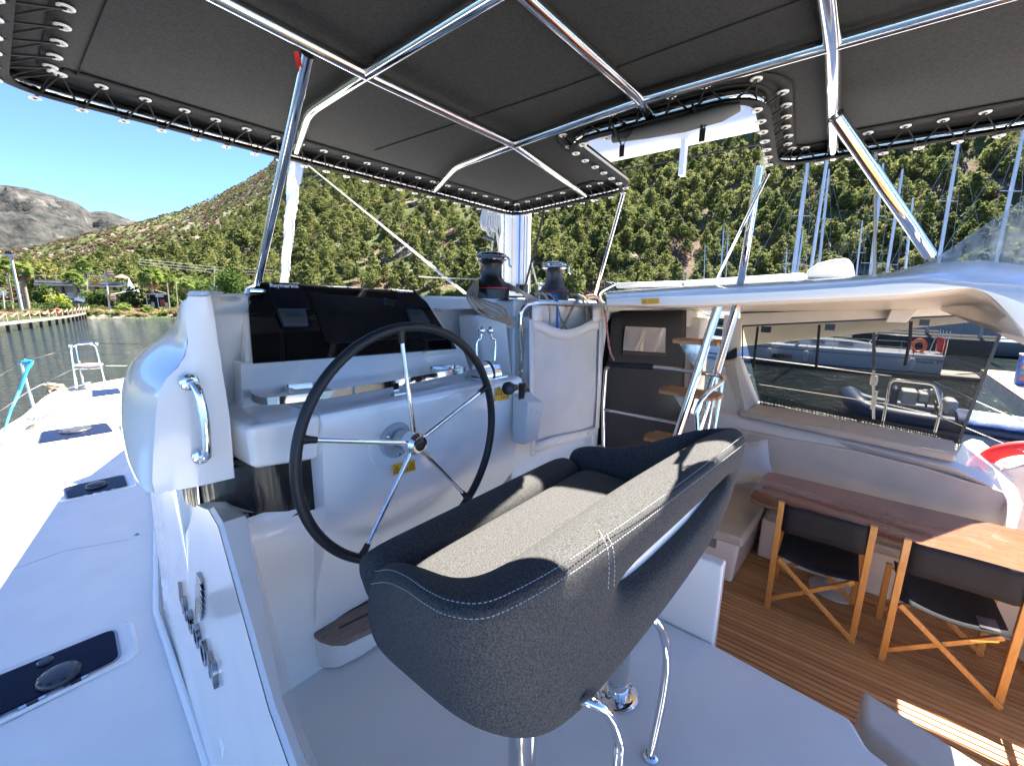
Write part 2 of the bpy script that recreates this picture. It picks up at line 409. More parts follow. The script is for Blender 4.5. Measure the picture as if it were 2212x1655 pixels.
def rockmesh(seed):
    bm = bmesh.new(); bmesh.ops.create_icosphere(bm, subdivisions=2, radius=1)
    for v in bm.verts: v.co *= 1+.45*noise.noise(v.co*1.7+V((seed, 0, 0))); v.co.z *= .7
    me = bpy.data.meshes.new('rock'); bm.to_mesh(me); bm.free()
    me.materials.append(mat('pale_rock', (.15, .135, .115), .9, col2=(.30, .275, .24), vscale=1.5, bump=.5, bscale=3, bdist=.2)); return me
ROCKS = [rockmesh(1), rockmesh(5.3)]
def greenness(th, r, z, x, y):
    """share of pine forest: lower slopes and the whole starboard side"""
    rr = lerp_table(RDIST, th); r0 = lerp_table(SLOPE0, th); t = (r-r0)/(rr-r0)
    lim = lerp_table([(0, .18), (12, .24), (22, .34), (30, .42), (40, .52), (48, .8), (56, 1.2), (130, 1.2)], th)
    g = 1 if t < lim else max(0, 1-(t-lim)/.12)
    nn = noise.fractal(V((x*.02, y*.02, 8)), .8, 2, 3)
    return g, t, nn
inst = []   # (kind, location, scale, rot)
indiv = []
rnd = random.Random(5)
def scatter():
    for th0, th1, sp in ((-12, 47, 5.6), (47, 112, 4.6)):
        r = 108.
        while r < 900:
            n_ = int((th1-th0)/360*2*math.pi*r/sp)
            for i in range(n_):
                th = th0+(i+rnd.random())*(th1-th0)/n_; rr = r+rnd.uniform(-sp, sp)*.5
                if rr > lerp_table(RDIST, th)*1.03 or rr < lerp_table(SLOPE0, th)+2: continue
                x, y = rr*math.sin(R(th)), rr*math.cos(R(th)); z = hill_h(th, rr)
                g, t, nn = greenness(th, rr, z, x, y)
                rv = rnd.random()
                dens = g*(.93 if nn > -.15 else .55)*(1.0 if rr < 330 else .9)
                if th > 47: dens *= .95-.28*max(0, min(1, nn*2))*(t > .35)
                if rv < dens:
                    dead = rnd.random() < (.035 if th > 40 else .05)
                    s = rnd.uniform(.62, 1.1)*(1 if rr < 300 else .95)*(1-.3*min(1, t))
                    inst.append((5 if dead else rnd.randrange(5), (x, y, z-.3), s, rnd.uniform(0, 6.28), rr))
                else:
                    k = rnd.random()
                    kind = 7 if k < (.3 if g > .5 else .60) else 6 if k < .84 else 8 if k < .96 else 9+rnd.randrange(2)
                    inst.append((kind, (x, y, z-.2), rnd.uniform(.8, 2.3), rnd.uniform(0, 6.28), rr))
                    for q in range(2 if g < .5 else 1):
                        dx, dy = rnd.uniform(-4, 4), rnd.uniform(-4, 4); x2, y2 = x+dx, y+dy
                        th2 = math.degrees(math.atan2(x2, y2)); r2 = math.hypot(x2, y2)
                        k = rnd.random(); kind = 7 if k < .62 else 6 if k < .95 else 9+rnd.randrange(2)
                        inst.append((kind, (x2, y2, hill_h(th2, r2)-.2), rnd.uniform(.5, 1.9), rnd.uniform(0, 6.28), r2))
            r += sp*.93
scatter()
trees = sorted([i for i in inst if i[0] < 6 and -1 < math.degrees(math.atan2(i[1][0], i[1][1])) < 102], key=lambda i: i[4]/i[2])
near = trees[:300]; nearset = set(id(i) for i in near); rest = [i for i in inst if id(i) not in nearset]
SRC = PINES+DEADS+SHRUBS+ROCKS
for k, l, s, a_, _r in near:
    me = SRC[k]; o = bpy.data.objects.new('pine_tree', me); COL.objects.link(o); o.location = l; o.scale = (s, s, s*1.05); o.rotation_euler = (0, 0, a_)
    if k == 5: tag(o, 'dead brown pine standing among green pines on the lower hillside', 'tree', 'dead pines on the hillside'); o.name = 'dead_pine'
    else: tag(o, 'bushy green pine on the lower slope behind the harbour', 'tree', 'pines on the lower hillside')
def gn_scatter(name, items, srcs, label):
    """one object: its mesh vertices carry the forest, geometry nodes put a tree on each"""
    me = bpy.data.meshes.new(name); me.from_pydata([i[1] for i in items], [], [])
    for nm, ty, idx in (('kind', 'INT', 0), ('sc', 'FLOAT', 2), ('rz', 'FLOAT', 3)):
        at = me.attributes.new(nm, ty, 'POINT'); at.data.foreach_set('value', [i[idx] for i in items])
    o = bpy.data.objects.new(name, me); COL.objects.link(o)
    ng = bpy.data.node_groups.new(name, 'GeometryNodeTree')
    ng.interface.new_socket('Geometry', in_out='INPUT', socket_type='NodeSocketGeometry'); ng.interface.new_socket('Geometry', in_out='OUTPUT', socket_type='NodeSocketGeometry')
    N = ng.nodes.new; L = ng.links.new
    gi, go, jn = N('NodeGroupInput'), N('NodeGroupOutput'), N('GeometryNodeJoinGeometry')
    def attr(nm, ty):
        a = N('GeometryNodeInputNamedAttribute'); a.data_type = ty; a.inputs[0].default_value = nm; return a.outputs[0]
    kd, sc_, rz = attr('kind', 'INT'), attr('sc', 'FLOAT'), attr('rz', 'FLOAT')
    cb = N('ShaderNodeCombineXYZ'); L(rz, cb.inputs[2]); cs = N('ShaderNodeCombineXYZ')
    for i in range(3): L(sc_, cs.inputs[i])
    for k, m_ in enumerate(srcs):
        so_ = bpy.data.objects.new(m_.name+'_source', m_)
        oi = N('GeometryNodeObjectInfo'); oi.inputs['Object'].default_value = so_
        cmp_ = N('FunctionNodeCompare'); cmp_.data_type = 'INT'; cmp_.operation = 'EQUAL'
        L(kd, cmp_.inputs[2]); cmp_.inputs[3].default_value = k
        ip = N('GeometryNodeInstanceOnPoints'); L(gi.outputs[0], ip.inputs['Points']); L(cmp_.outputs[0], ip.inputs['Selection'])
        L(oi.outputs['Geometry'], ip.inputs['Instance']); L(cb.outputs[0], ip.inputs['Rotation']); L(cs.outputs[0], ip.inputs['Scale'])
        L(ip.outputs[0], jn.inputs[0])
    L(jn.outputs[0], go.inputs[0])
    md = o.modifiers.new('scatter', 'NODES'); md.node_group = ng
    return tag(o, label, None, None, 'stuff')
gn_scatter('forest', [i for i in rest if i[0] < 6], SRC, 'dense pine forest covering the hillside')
gn_scatter('scrub', [(i[0], i[1], i[2], i[3]) for i in rest if i[0] in (6, 7, 8)], SRC, 'low brown and green scrub between the pines')
gn_scatter('rocks', [i for i in rest if i[0] > 8], SRC, 'pale boulders strewn over the hillside')
# ================================================================== the catamaran: decks and shells
def deck_z(y): return -.45+.16*max(0, min(1, (y-5.5)/6))
def port_deck():
    mb = MB(); rows = []
    out = [(-2.5, -1.3), (0, -1.25), (3, -1.1), (5, -.85), (7, -.52), (8, -.36), (9.02, -.17), (9.67, .04), (11.27, .43), (12.1, 1.0), (12.5, 1.7)]
    for i in range(60):
        y = -2.5+15*i/59; xo = lerp_table(out, y); row = []
        for t in (0, .03, .05, .35, .7, 1): row.append(V((xo+(2.2-xo)*t, y, deck_z(y)+(0.035 if t < .04 else 0))))
        row = [V((xo+.02, y, WATER_Z-.5)), V((xo-.02, y, deck_z(y)-.5)), V((xo, y, deck_z(y)+.015))]+row
        rows.append(row)
    mb.grid(rows)
    return mb.build('side_deck', NONSKID, smooth=True, ang=25)
tag(struct(port_deck()), 'white moulded side deck running forward to the bow')
# forward cabin side with smoked windows, seen between the two helm mouldings
def dhx(y): return .34+.06*(y-1.9) if y < 3.2 else .418+.19*(y-3.2)
def cabin():
    mb = MB(); rows = []
    for y in (1.75, 2.1, 2.6, 3.2, 3.8, 4.4, 5.0, 5.5, 5.9, 6.6, 7.4, 8.4):
        k = max(0, (y-5.9)/2.5); yy = min(y, 5.9)
        q = [P(256, 815, y=yy), P(268, 789, y=yy), P(297, 764, y=yy), P(340, 732, y=yy), P(388, 708, y=yy), P(404, 680, y=yy)]
        q = [V((max(p.x, dhx(yy)+.06)+k*.5, y, p.z-(p.z-deck_z(y))*k)) for p in q]
        x0 = dhx(y)
        rows.append([V((x0-.02, y, deck_z(y)-.02)), V((x0+.01, y, deck_z(y)+.05)), V((x0+.02, y, deck_z(y)+.3)), V((x0+.04, y, deck_z(y)+.5+(q[0].z-deck_z(y)-.5)*.5))]+q+[V((2.6, y, q[-1].z+.02))])
    mb.grid(rows); return mb.build('cabin_side', GEL, smooth=True, ang=50)
cs = thing('deckhouse', 'white curved deckhouse side rising beside the side deck behind the helm wing', 'deckhouse', (.4, 3, -.45))
o = cabin(); o.name = 'side_wall'; fin(o, cs)
mb = MB(); mb.tube([V((dhx(y)-.03, y, deck_z(y)+.025)) for y in (1.7, 2.5, 3.2, 4, 5, 6, 7, 8)], .018, 8); mb.build('base_moulding', GEL, cs)
# helm floor and its drop to the cockpit
FZ = -.65
def helm_floor():
    mb = MB(); pts = [(.2, -1.6), (1.80, -1.6), (1.86, -.30)]
    pts = [(.3, 1.6), (.3, -1.6), (1.70, -1.6), (1.72, -.34), (1.76, -.24), (1.86, -.19), (1.9, .3), (1.9, 1.6)]
    mb.prism([V((x, y, 0)) for x, y in pts][::-1], (0, 0, FZ-.05))
    return mb.build('helm_deck', NONSKID, bevel=.018, seg=3)
tag(struct(helm_floor()), 'white textured helm deck raised above the cockpit')
# teak cockpit sole: planks laid fore and aft
mb = MB(); mb.box((1.7, -3.4, FZ-.06), (6, 1.6, FZ-.012)); struct(mb.build('cockpit_floor', mat('black_caulking', (.012, .011, .01), .8)))
CK = bpy.data.objects['cockpit_floor']; tag(CK, 'teak cockpit sole of narrow planks with black caulking')
def planks():
    w = .044; x = 1.93; i = 0; rnd = random.Random(3)
    pm = [mat('teak_plank', (.46, .225, .085), .55, bump=.15, bscale=50, col2=(.55, .29, .12), vscale=9, stretch=(8, 1, 8)),
          mat('teak_plank_light', (.53, .27, .11), .55, bump=.15, bscale=50, col2=(.60, .33, .145), vscale=9, stretch=(8, 1, 8)),
          mat('teak_plank_dark', (.38, .18, .07), .55, bump=.15, bscale=50, col2=(.47, .23, .095), vscale=9, stretch=(8, 1, 8))]
    mes = []
    for m in pm:
        mb = MB(); mb.box((-w/2+.0056, -2.5, -.012), (w/2-.0056, 2.5, 0)); mes.append(mb.mesh('plank', m, smooth=False))
    while x < 5.2:
        o = bpy.data.objects.new('plank', mes[rnd.choice((0, 0, 1, 2))]); COL.objects.link(o); o.location = (x, -.95, FZ-.0005*rnd.random()); o.parent = CK
        x += w
planks()
# low wall at the starboard edge of the helm, platform beyond the seat
t = thing('helm_bulkhead', 'low white wall at the right edge of the helm deck behind the seat', 'wall', (1.93, .8, 0))
mb = MB(); mb.box((1.905, .31, FZ), (1.97, 1.5, .40)); mb.build('panel', GEL, t, bevel=.012)
mb = MB(); mb.box((1.80, .62, .003), (1.902, 1.5, .16)); mb.build('plinth', GEL, t, bevel=.03, seg=4)
mb = MB(); mb.box((1.975, .95, .30), (3.0, 1.5, .405)); mb.box((1.62, 1.02, 0.003), (1.9, 1.5, .40))
tag(struct(mb.build('side_platform', GEL, bevel=.02, seg=3)), 'white moulded step between the helm seat and the bulkhead')
# rope bin bulkhead behind the bag
t = thing('winch_pedestal', 'white moulded winch box and bulkhead behind the mesh rope bag', 'winch pedestal', (2.2, 1.6, .4))
c1, c2 = P(1111, 646, y=1.46), P(1043, 641, y=1.80)
mb = MB(); zt = 1.562
b0 = [V((c1.x, c1.y, .3)), V((2.78, 1.46, .3)), V((2.78, 2.0, .3)), V((c2.x, c2.y, .3))]
tp = [V((c1.x, c1.y, zt)), V((2.78, 1.46, zt)), V((2.78, 2.0, zt)), V((c2.x, c2.y, zt))]
mb.hexa(b0, tp); mb.build('box', GEL, t, bevel=.02, seg=3)
mb = MB(); mb.hexa([V((c1.x-.05, 1.62, 1.12)), V((c1.x, 1.46, 1.12)), V((c1.x+.1, 1.7, 1.12)), V((c2.x-.1, 1.9, 1.12))], [V((c1.x-.10, 1.66, 1.47)), V((c1.x-.01, 1.5, 1.47)), V((c1.x+.05, 1.7, 1.47)), V((c2.x-.12, 1.9, 1.47))]); mb.build('side_moulding', GEL, t, bevel=.02)
mb = MB(); mb.hexa([V((1.6, 2.0, .2)), V((3.4, 2.0, .2)), V((3.4, 2.12, .2)), V((1.3, 2.3, .2))], [V((1.6, 2.0, 1.575)), V((3.4, 2.0, 1.575)), V((3.4, 2.12, 1.575)), V((1.3, 2.3, 1.575))]); mb.build('rear_wall', GEL, t, bevel=.02)
# ================================================================== helm console
con = thing('helm_console', 'white moulded helm console carrying the black instrument panel', 'console', (1.0, 1.5, 0))
LZ = 1.165
def Lg(px, py): return P(px, py, z=LZ)
nL, nR = Lg(534, 924), Lg(1132, 815)
nL.y = 1.375; nR.y = 1.30
fb = 1.57                                                  # foot of the console on the floor
mb = MB()
xr = nR.x
# nose box: front nose face falls to z = 1.03 on the left and merges with the body
yb = 1.9
body = []
for x, yt, zb_, yf in ((nL.x, nL.y, 1.02, 1.40), (.62, 1.37, 1.0, 1.40)):
    pass
mb.hexa([V((nL.x+.015, 1.41, 1.015)), V((.66, 1.405, .99)), V((.66, yb, .99)), V((nL.x-.02, yb, 1.015))],
        [V((nL.x, nL.y, LZ)), V((.66, 1.36, LZ)), V((.66, yb, LZ)), V((nL.x-.03, yb, LZ))])
mb.build('nose', GEL, con, bevel=.022, seg=4)
mb = MB(); rows = []
for i in range(9):
    x = .655+(xr-.655)*i/8; yt = 1.36+(nR.y-1.36)*i/8
    rows.append([V((x, yb, LZ)), V((x, yt+.03, LZ)), V((x, yt+.008, LZ-.006)), V((x, yt, LZ-.03)), V((x, yt+.015, 1.0)), V((x, yt+.03, .8)), V((x, yt+.06, .62)), V((x, fb-.06, .42)), V((x, fb-.01, .2)), V((x, fb, -.01))])
mb.grid(rows)
# end cap to starboard and the inner port side
for e in (0, 8):
    r = rows[e]; x = r[0].x; mb.add([p for p in r]+[V((x, yb, -.01))], [tuple(range(len(r)+1))])
mb.build('pedestal', GEL, con, ang=35)
# recess with the black rubber bellows under the nose
mb = MB(); band = []
for x, y in ((.36, 1.9), (.395, 1.66), (.42, 1.55), (.47, 1.495), (.56, 1.475), (.68, 1.465)):
    band.append((x, y))
rows = [[V((x, y, z)) for x, y in band] for z in (1.03, .95, .87, .78)]
mb.grid(rows); mb.build('bellows', mat('black_bellows', (.012, .012, .013), .25, bump=.8, bscale=28, stretch=(1, 1, .15), bdist=.006), con)
mb = MB(); mb.tube([V((x, y-.012, 1.018-.035*k)) for k, (x, y) in zip((0, 0, 0, .1, .4, .8), band)], .009, 6); mb.build('gasket', RUBBER, con)
# lower front panel (y = 1.57 at the floor), white, below the bellows
mb = MB(); g = []
for x in (.36, .45, .56, .66, .75):
    g.append([V((x, 1.50, .80)), V((x, 1.49, .825)), V((x, 1.47, .80)), V((x, 1.49, .7)), V((x, fb-.02, .3)), V((x, fb, -.01))])
mb.grid(g); mb.build('lower_panel', GEL, con, ang=50)
mb = MB(); pts = [V((.36, 1.9, LZ)), V((xr, 1.9, LZ))]
# dashboard: sloping face behind the ledge, from y 1.72 at the foot to 1.93 at the top
dy0, dy1 = 1.74, 1.93
pB = [P(530, 800, y=1.72), P(992, 768, y=1.72)]
zt0 = 1.60
def Dp(px, py):
    """point on the sloping dashboard plane"""
    n_ = V((0, -(zt0-1.30), dy1-1.72)); o_ = V((0, 1.72, 1.30)); d = ray(px, py); t_ = (o_-CPOS).dot(n_)/d.dot(n_); return CPOS+d*t_
DN = V((0, -(zt0-1.30), dy1-1.72)).normalized(); DU = V((0, dy1-1.72, zt0-1.30)).normalized()
oL, oR = Dp(532, 800), Dp(1000, 765)
shell = [Dp(533, 800), Dp(527, 700), Dp(524, 650), Dp(532, 620), Dp(552, 610), Dp(880, 628), Dp(905, 634), Dp(925, 650), Dp(960, 700), Dp(1000, 768)]
mb = MB(); mb.prism([p for p in shell], -DN*.18); mb.build('dash_housing', GEL, con, bevel=.014, seg=3)
mb = MB(); mb.hexa([V((oL.x-.05, 1.645, LZ-.01)), V((oR.x+.02, 1.645, LZ-.01)), V((oR.x+.02, 1.95, LZ-.01)), V((oL.x-.01, 1.95, LZ-.01))],
    [V((oL.x-.01, 1.722, 1.315)), V((oR.x+.02, 1.722, 1.315)), V((oR.x+.02, 1.93, 1.315)), V((oL.x-.01, 1.93, 1.315))]); mb.build('dash_base', GEL, con, bevel=.006)
mb = MB(); mb.hexa([V((.62, 1.96, -.3)), V((2.5, 1.96, -.3)), V((2.5, 3.4, -.3)), V((1.1, 3.4, -.3))], [V((.62, 1.96, 1.5)), V((2.5, 1.96, 1.5)), V((2.5, 3.4, 1.5)), V((1.1, 3.4, 1.5))]); mb.box((.36, 2.0, .3), (.60, 2.06, 1.1)); mb.build('sun_blocker', GEL, con, bevel=.01)  # unseen blocks added behind the dash to keep sun off the deckhouse side
# black instrument panel
ip = thing('instrument_panel', 'glossy black instrument panel above the steering wheel', 'instrument panel', tuple(Dp(750, 700)))
GLOSS = mat('gloss_black_panel', (.004, .004, .005), .08, coat=.5, spec=.4)
MATTB = mat('matt_black_screen', (.006, .0065, .009), .3)
pn = [Dp(545, 788), Dp(541, 740), Dp(535, 660), Dp(540, 634), Dp(552, 618), Dp(570, 612), Dp(880, 631), Dp(900, 637), Dp(920, 655), Dp(945, 695), Dp(985, 755)]
mb = MB(); mb.prism([p+DN*.002 for p in pn], DN*.008); mb.build('panel', GLOSS, ip, bevel=.002)
def slab(name, q, th, m, par, off=.010, bev=.004, seg=3):
    mb = MB(); mb.prism([Dp(*c)+DN*off for c in q], DN*th); return mb.build(name, m, par, bevel=bev, seg=seg)
scr = slab('display', [(666, 636), (882, 654), (918, 722), (908, 732), (712, 746), (700, 738)], .004, MATTB, ip); scr['label'] = 'large dark chart display in the middle of the panel'
mb = MB(); mb.lathe([(.028, 0), (.028, .01), (.022, .02)], Dp(834, 660)+DN*.013, DN, 20); fin(mb.build('knob', BLACK, scr), None)
scr2 = slab('display', [(572, 614), (645, 616), (668, 672), (608, 676), (592, 668)], .005, mat('black_display', (.005, .005, .008), .25), ip)
scr2['label'] = 'upper left display with white lettering'
scr3 = slab('display', [(842, 628), (893, 632), (922, 668), (868, 668)], .005, mat('black_display', (), 0), ip); scr3['label'] = 'upper right display with white lettering'
WHT = mat('white_print', (.8, .8, .8), .5)
q0, q1 = Dp(582, 625)+DN*.0255, Dp(630, 629)+DN*.0255
text('lettering', 'Raymarine', .022*1.25, WHT, Dp(581, 625)+DN*.0165, (1, 0, 0), DU, scr2, .0004, .0006)
text('lettering', 'Raymarine', .0235, WHT, Dp(856, 635)+DN*.0165, (1, 0, 0), DU, scr3, .0004, .0006)
GREYC = mat('slate_cover', (.045, .058, .068), .5)
for q, lb, tx in (([(594, 675), (655, 675), (662, 711), (608, 711)], 'left slate grey display cover', (613, 694)), ([(873, 675), (907, 675), (923, 702), (884, 702)], 'right slate grey display cover', (887, 689))):
    c = slab('display_cover', q, .022, GREYC, ip, .010, .005); c['label'] = lb
    cx_ = sum(a[0] for a in q)/4; cy_ = sum(a[1] for a in q)/4
    slab('inset', [(cx_+(a[0]-cx_)*.78, cy_+(a[1]-cy_)*.74) for a in q], .003, GREYC, c, .032, .001)
    text('embossing', 'Raymarine', .012 if q[0][0] > 800 else .014, mat('dark_slate_print', (.02, .025, .03), .5), Dp(*tx)+DN*.0355, (1, 0, 0), DU, c, .0006)
c = slab('autopilot_keypad', [(905, 723), (956, 720), (962, 733), (958, 737), (912, 740), (907, 736)], .01, MATTB, ip)
LINE = mat('panel_seam', (.035, .032, .03), .35)
mb = MB()
for (a_, b_) in (((538, 690), (590, 690)), ((538, 694), (592, 694)), ((878, 672+24), (879, 697)), ((603, 712), (606, 786)), ((608, 714), (612, 785)), ((665, 686), (678, 686)), ((664, 691), (682, 691)), ((935, 660+10), (950, 671)), ((937, 674), (953, 675)), ((918, 742), (912, 765)), ((922, 742), (917, 765))):
    p0, p1 = Dp(*a_), Dp(*b_); mb.bar(p0+DN*.0105, p1+DN*.0105, .0022, .0022, DN)
mb.build('seam', LINE, ip)
# small socket on the white dash foot
t = thing('power_socket', 'round white capped socket on the dash below the black panel', 'socket', tuple(P(893, 800, y=1.728)))
mb = MB(); mb.lathe([(.03, 0), (.03, .008), (.022, .016)], P(893, 800, y=1.722), (0, -1, 0), 24); mb.build('cap', GEL2, t)
mb = MB(); mb.box(P(878, 812, y=1.722)+V((0, -.004, 0)), P(912, 788, y=1.722)+V((0, 0, 0))); mb.build('plate', GEL2, t)
for px in (882, 908):
    mb = MB(); mb.lathe([(.004, 0), (.003, .004)], P(px, 800, y=1.717), (0, -1, 0), 8); mb.build('screw', STEEL, t)
# polished flat-bar rail round the ledge
rl = thing('dash_rail', 'polished flat steel rail with cup holder loops along the console ledge', 'rail', (1.0, 1.6, LZ))
RZ = LZ+.062
def rz(px, py): return P(px, py, z=RZ-.0)
def strip(pts, w=.026, th=.004):
    mb = MB(); rows = []
    pts = [V(p) for p in pts]
    for i, p in enumerate(pts):
        d = (pts[min(i+1, len(pts)-1)]-pts[max(0, i-1)]).normalized(); nn = V((d.y, -d.x, 0)).normalized()*th/2
        rows.append([p+nn+V((0, 0, w/2)), p-nn+V((0, 0, w/2)), p-nn-V((0, 0, w/2)), p+nn-V((0, 0, w/2))])
    mb.grid(rows, closed_u=True); mb.add(rows[0], [(0, 1, 2, 3)]); mb.add(rows[-1], [(3, 2, 1, 0)]); return mb
RZ = LZ+.045
def rz(px, py): return P(px, py, z=RZ)
RC = mat('rail_chrome', (.42, .42, .42), .08, 1.)
path = [rz(602, 838)+V((0, .04, 0)), rz(541, 845)+V((0, .03, 0)), rz(541, 857), rz(568, 869), rz(700, 854), rz(850, 829), rz(1000, 800)]
strip(fillet(path, .05)).build('rail', RC, rl)
for q in (((628, 862), (622, 838), (688, 832), (720, 850)), ((940, 812), (932, 797), (985, 792), (1008, 799))):
    strip(fillet([rz(*c)+V((0, .015, 0)) for c in q], .02), .022).build('cup_loop', RC, rl)
fq = rz(855, 828)
mb = MB(); mb.bar(fq, V((fq.x, fq.y, LZ+.002)), .026, .005, V((0, 1, 0))); mb.box((fq.x-.03, fq.y-.03, LZ), (fq.x+.03, fq.y-.004, LZ+.006)); mb.build('foot', RC, rl)
xl = path[1].x
for x_ in (xl+.07,): 
    mb = MB(); mb.lathe([(.008, 0), (.006, .004)], (x_, path[0].y-.004, RZ), (0, -1, 0), 12); mb.build('screw', CHROME, rl)
# ================================================================== port wing of the helm
sh = thing('helm_wing', 'tall white moulded wing with glossy rounded outer shell left of the console', 'helm wing', (.35, 1.5, 1.2))
yw = 1.45
edge = [(405, 641), (400, 655), (401, 700), (406, 740), (400, 768), (383, 795), (357, 820), (343, 850), (336, 900), (331, 980), (329, 1040), (334, 1066)]
inner = [(455, 641), (460, 665), (466, 700), (471, 740), (476, 768), (480, 800), (485, 830), (490, 860), (496, 900), (502, 970), (505, 1020), (507, 1032)]
E_ = [P(*q, y=yw) for q in edge]; I_ = [P(*q, y=yw) for q in inner]
mb = MB(); rows = [[a*(1-t)+b*t+V((0, -.012*math.sin(math.pi*t), 0)) for t in (0, .06, .5, .94, 1)] for a, b in zip(E_, I_)]
mb.grid(rows)
# recess between the wing face and the dash
mb.grid([[b, b+V((.012, .06, 0)), V((b.x+.05, 1.70, b.z)), V((max(b.x+.12, .52), 1.80, b.z)), V((.64, 1.86, b.z))] for b in I_])
mb.build('face', GEL, sh, ang=60)
# rounded outer shell going forward
sil = [(405, 655), (392, 690), (380, 705), (335, 728), (292, 760), (265, 787), (252, 820), (247, 870), (248, 920), (258, 975), (285, 1030), (334, 1066)]
S_ = [P(*q, y=1.45+.46*math.sin(math.pi*min(1, (i+1.5)/12.5))**.8) for i, q in enumerate(sil)]
S_[-1] = E_[-1]+V((-.002, .04, 0))
rows = []
for i, (e, s) in enumerate(zip(E_, S_)):
    d = s-e; f = V((.30+.25*(i/11), 1.35, e.z*.2+s.z*.8-.08 if 0 < i < 11 else s.z))
    f = V((s.x+.30, s.y+.75, s.z-.03)); g = V((s.x+1.0, s.y+1.05, s.z-.03))
    f = s+V((.60, .72, -.02)); g = s+V((1.25, .95, -.02))
    mid = e+(s-e)*.5+V((-.018, 0, 0)); m2 = s+V((.10, .22, 0)); m3 = s+V((.28, .46, -.01))
    rows.append([e, e+V((-.006, .03, 0)), mid, s, m2, m3, f, g])
top = rows[0]
rows.insert(0, [V((min(.62, p.x+.10+.1*k), p.y+.03*k, top[0].z+.012)) for k, p in enumerate(top)])
mb = MB(); mb.grid(rows); mb.build('outer_shell', mat('glossy_gelcoat', (.80, .785, .755), .16, coat=.6), sh, sub=2, ang=60)
mb = MB(); mb.hexa([I_[0]+V((-.06, -.005, -.02)), V((.70, 1.46, 1.50)), V((.70, 1.98, 1.50)), V((.45, 2.1, 1.50))], [P(412, 640, y=1.5), P(540, 640, y=1.72), V((.76, 1.98, 1.565)), V((.52, 2.1, 1.565))])
mb = MB(); mb.prism([P(405, 645, y=1.46), P(455, 645, y=1.46), V((.56, 1.75, 1.535)), V((.62, 1.86, 1.535)), V((.9, 2.1, 1.535)), V((.62, 2.05, 1.535)), V((.47, 1.75, 1.535))], (0, 0, .022)); mb.build('cap', GEL, sh, bevel=.01, seg=3)
mb = MB(); mb.grid([[E_[-1], I_[-1], V((.52, 1.8, I_[-1].z))], [E_[-1]+V((.05, .9, 0)), I_[-1]+V((0, .9, 0)), V((.8, 2.4, .9))]]); mb.build('underside', GEL, sh)
# grab handle
gh = thing('grab_handle', 'polished curved grab handle on the white helm wing', 'handle', tuple(P(430, 900, y=1.40)))
a_, b_ = P(408, 826, y=1.435), P(434, 985, y=1.435)
mb = MB(); mb.tube(fillet([a_, a_+V((.004, -.062, -.004)), a_.lerp(b_, .5)+V((.007, -.074, 0)), b_+V((0, -.062, .006)), b_], .045, 7), .0115, 14); mb.build('bar', CHROME, gh)
for p in (a_, b_):
    mb = MB(); mb.lathe([(.023, -.004), (.023, .006), (.019, .009)], p, (0, -1, 0), 24); mb.build('flange', CHROME, gh)
# ================================================================== lower port coaming with the name
cm = thing('helm_coaming', 'low white port coaming with chrome letters and feather emblem', 'coaming', (.35, 1.5, -.4))
def fx(y, z): return .15+.085*y+.045*(z+.45)
top = [(-1.6, .30), (-.3, .36), (.5, .45), (.95, .60), (1.36, .895), (1.48, .90), (1.69, .84), (2.06, .55), (2.55, .14), (3.2, -.42)]
mb = MB(); rows = []
for y, z in top:
    rows.append([V((fx(y, -.47+(z+.47)*t), y, -.47+(z+.47)*t)) for t in (0, .25, .5, .75, .96, 1)])
mb.grid(rows); mb.build('outer_face', GEL, cm, ang=60)
mb = MB()
rid = [V((fx(y, z)+.002, y, z)) for y, z in top[:6]]; flo = [V((.44, -1.6, 0)), V((.44, -.3, 0)), V((.445, .5, 0)), V((.455, .95, 0)), V((.50, 1.36, 0)), V((.515, 1.575, 0))]
capi = [r+V((.03, 0, -.004)) for r in rid]; capi[-1] = V((.47, 1.56, .81)); capi[-2] = V((.41, 1.40, .88))
mb.grid([[r, r+V((.012, .0, .006)), c, f] for r, c, f in zip(rid, capi, flo)])
mb.add([rid[-1], V((fx(1.69, .84), 1.69, .84)), V((.5, 1.72, .82)), V((.5, 1.5, .815))], [(0, 1, 2, 3)])
mb.add([rid[-1], V((.5, 1.5, .815)), V((.75, 1.5, .80)), V((.75, 1.5, .6)), capi[-1]], [(0, 1, 2, 3, 4)])
mb.build('inner_face', GEL, cm, ang=30)
mb = MB(); mb.tube([V((fx(y, -.44)-.002, y, -.447)) for y in (-1.2, 0, 1, 2, 3)], .006, 6); mb.build('sealant', mat('grey_sealant', (.45, .45, .44), .6), cm)
# letters L A G O O N and the feather wing, standing proud of the outer face
def face_pt(px, py):
    p = P(px, py, x=.3)
    for _ in range(8): p = P(px, py, x=fx(p.y, p.z))
    return p
LC = [('L', (397, 1282)), ('A', (404, 1308)), ('G', (416, 1337)), ('O', (430, 1368)), ('O', (446, 1404)), ('N', (464, 1441))]
for ch, (px, py) in LC:
    p = face_pt(px, py); hgt = .075 if ch != 'x' else .07
    xd = (face_pt(464, 1441)-face_pt(397, 1282)).normalized(); nrm = V((-1, .06, .045)).normalized(); up = xd.cross(nrm); up = up if up.z > 0 else -up
    o = text('letter', ch, .125, mat('dark_chrome', (.30, .31, .33), .16, 1.), p-xd*.042-up*.042+nrm*.008, xd, up, cm, .007, .003); o['label'] = 'chrome letter '+ch
wc = face_pt(432, 1280); wt, wb = face_pt(434, 1240), face_pt(430, 1322); wd = (wb-wt).normalized(); nrm = V((-1, .06, .045)).normalized(); up = nrm.cross(wd); up = up if up.y < 0 else -up
wing = bpy.data.objects.new('x', None)
wg = MB()
L_ = (wb-wt).length
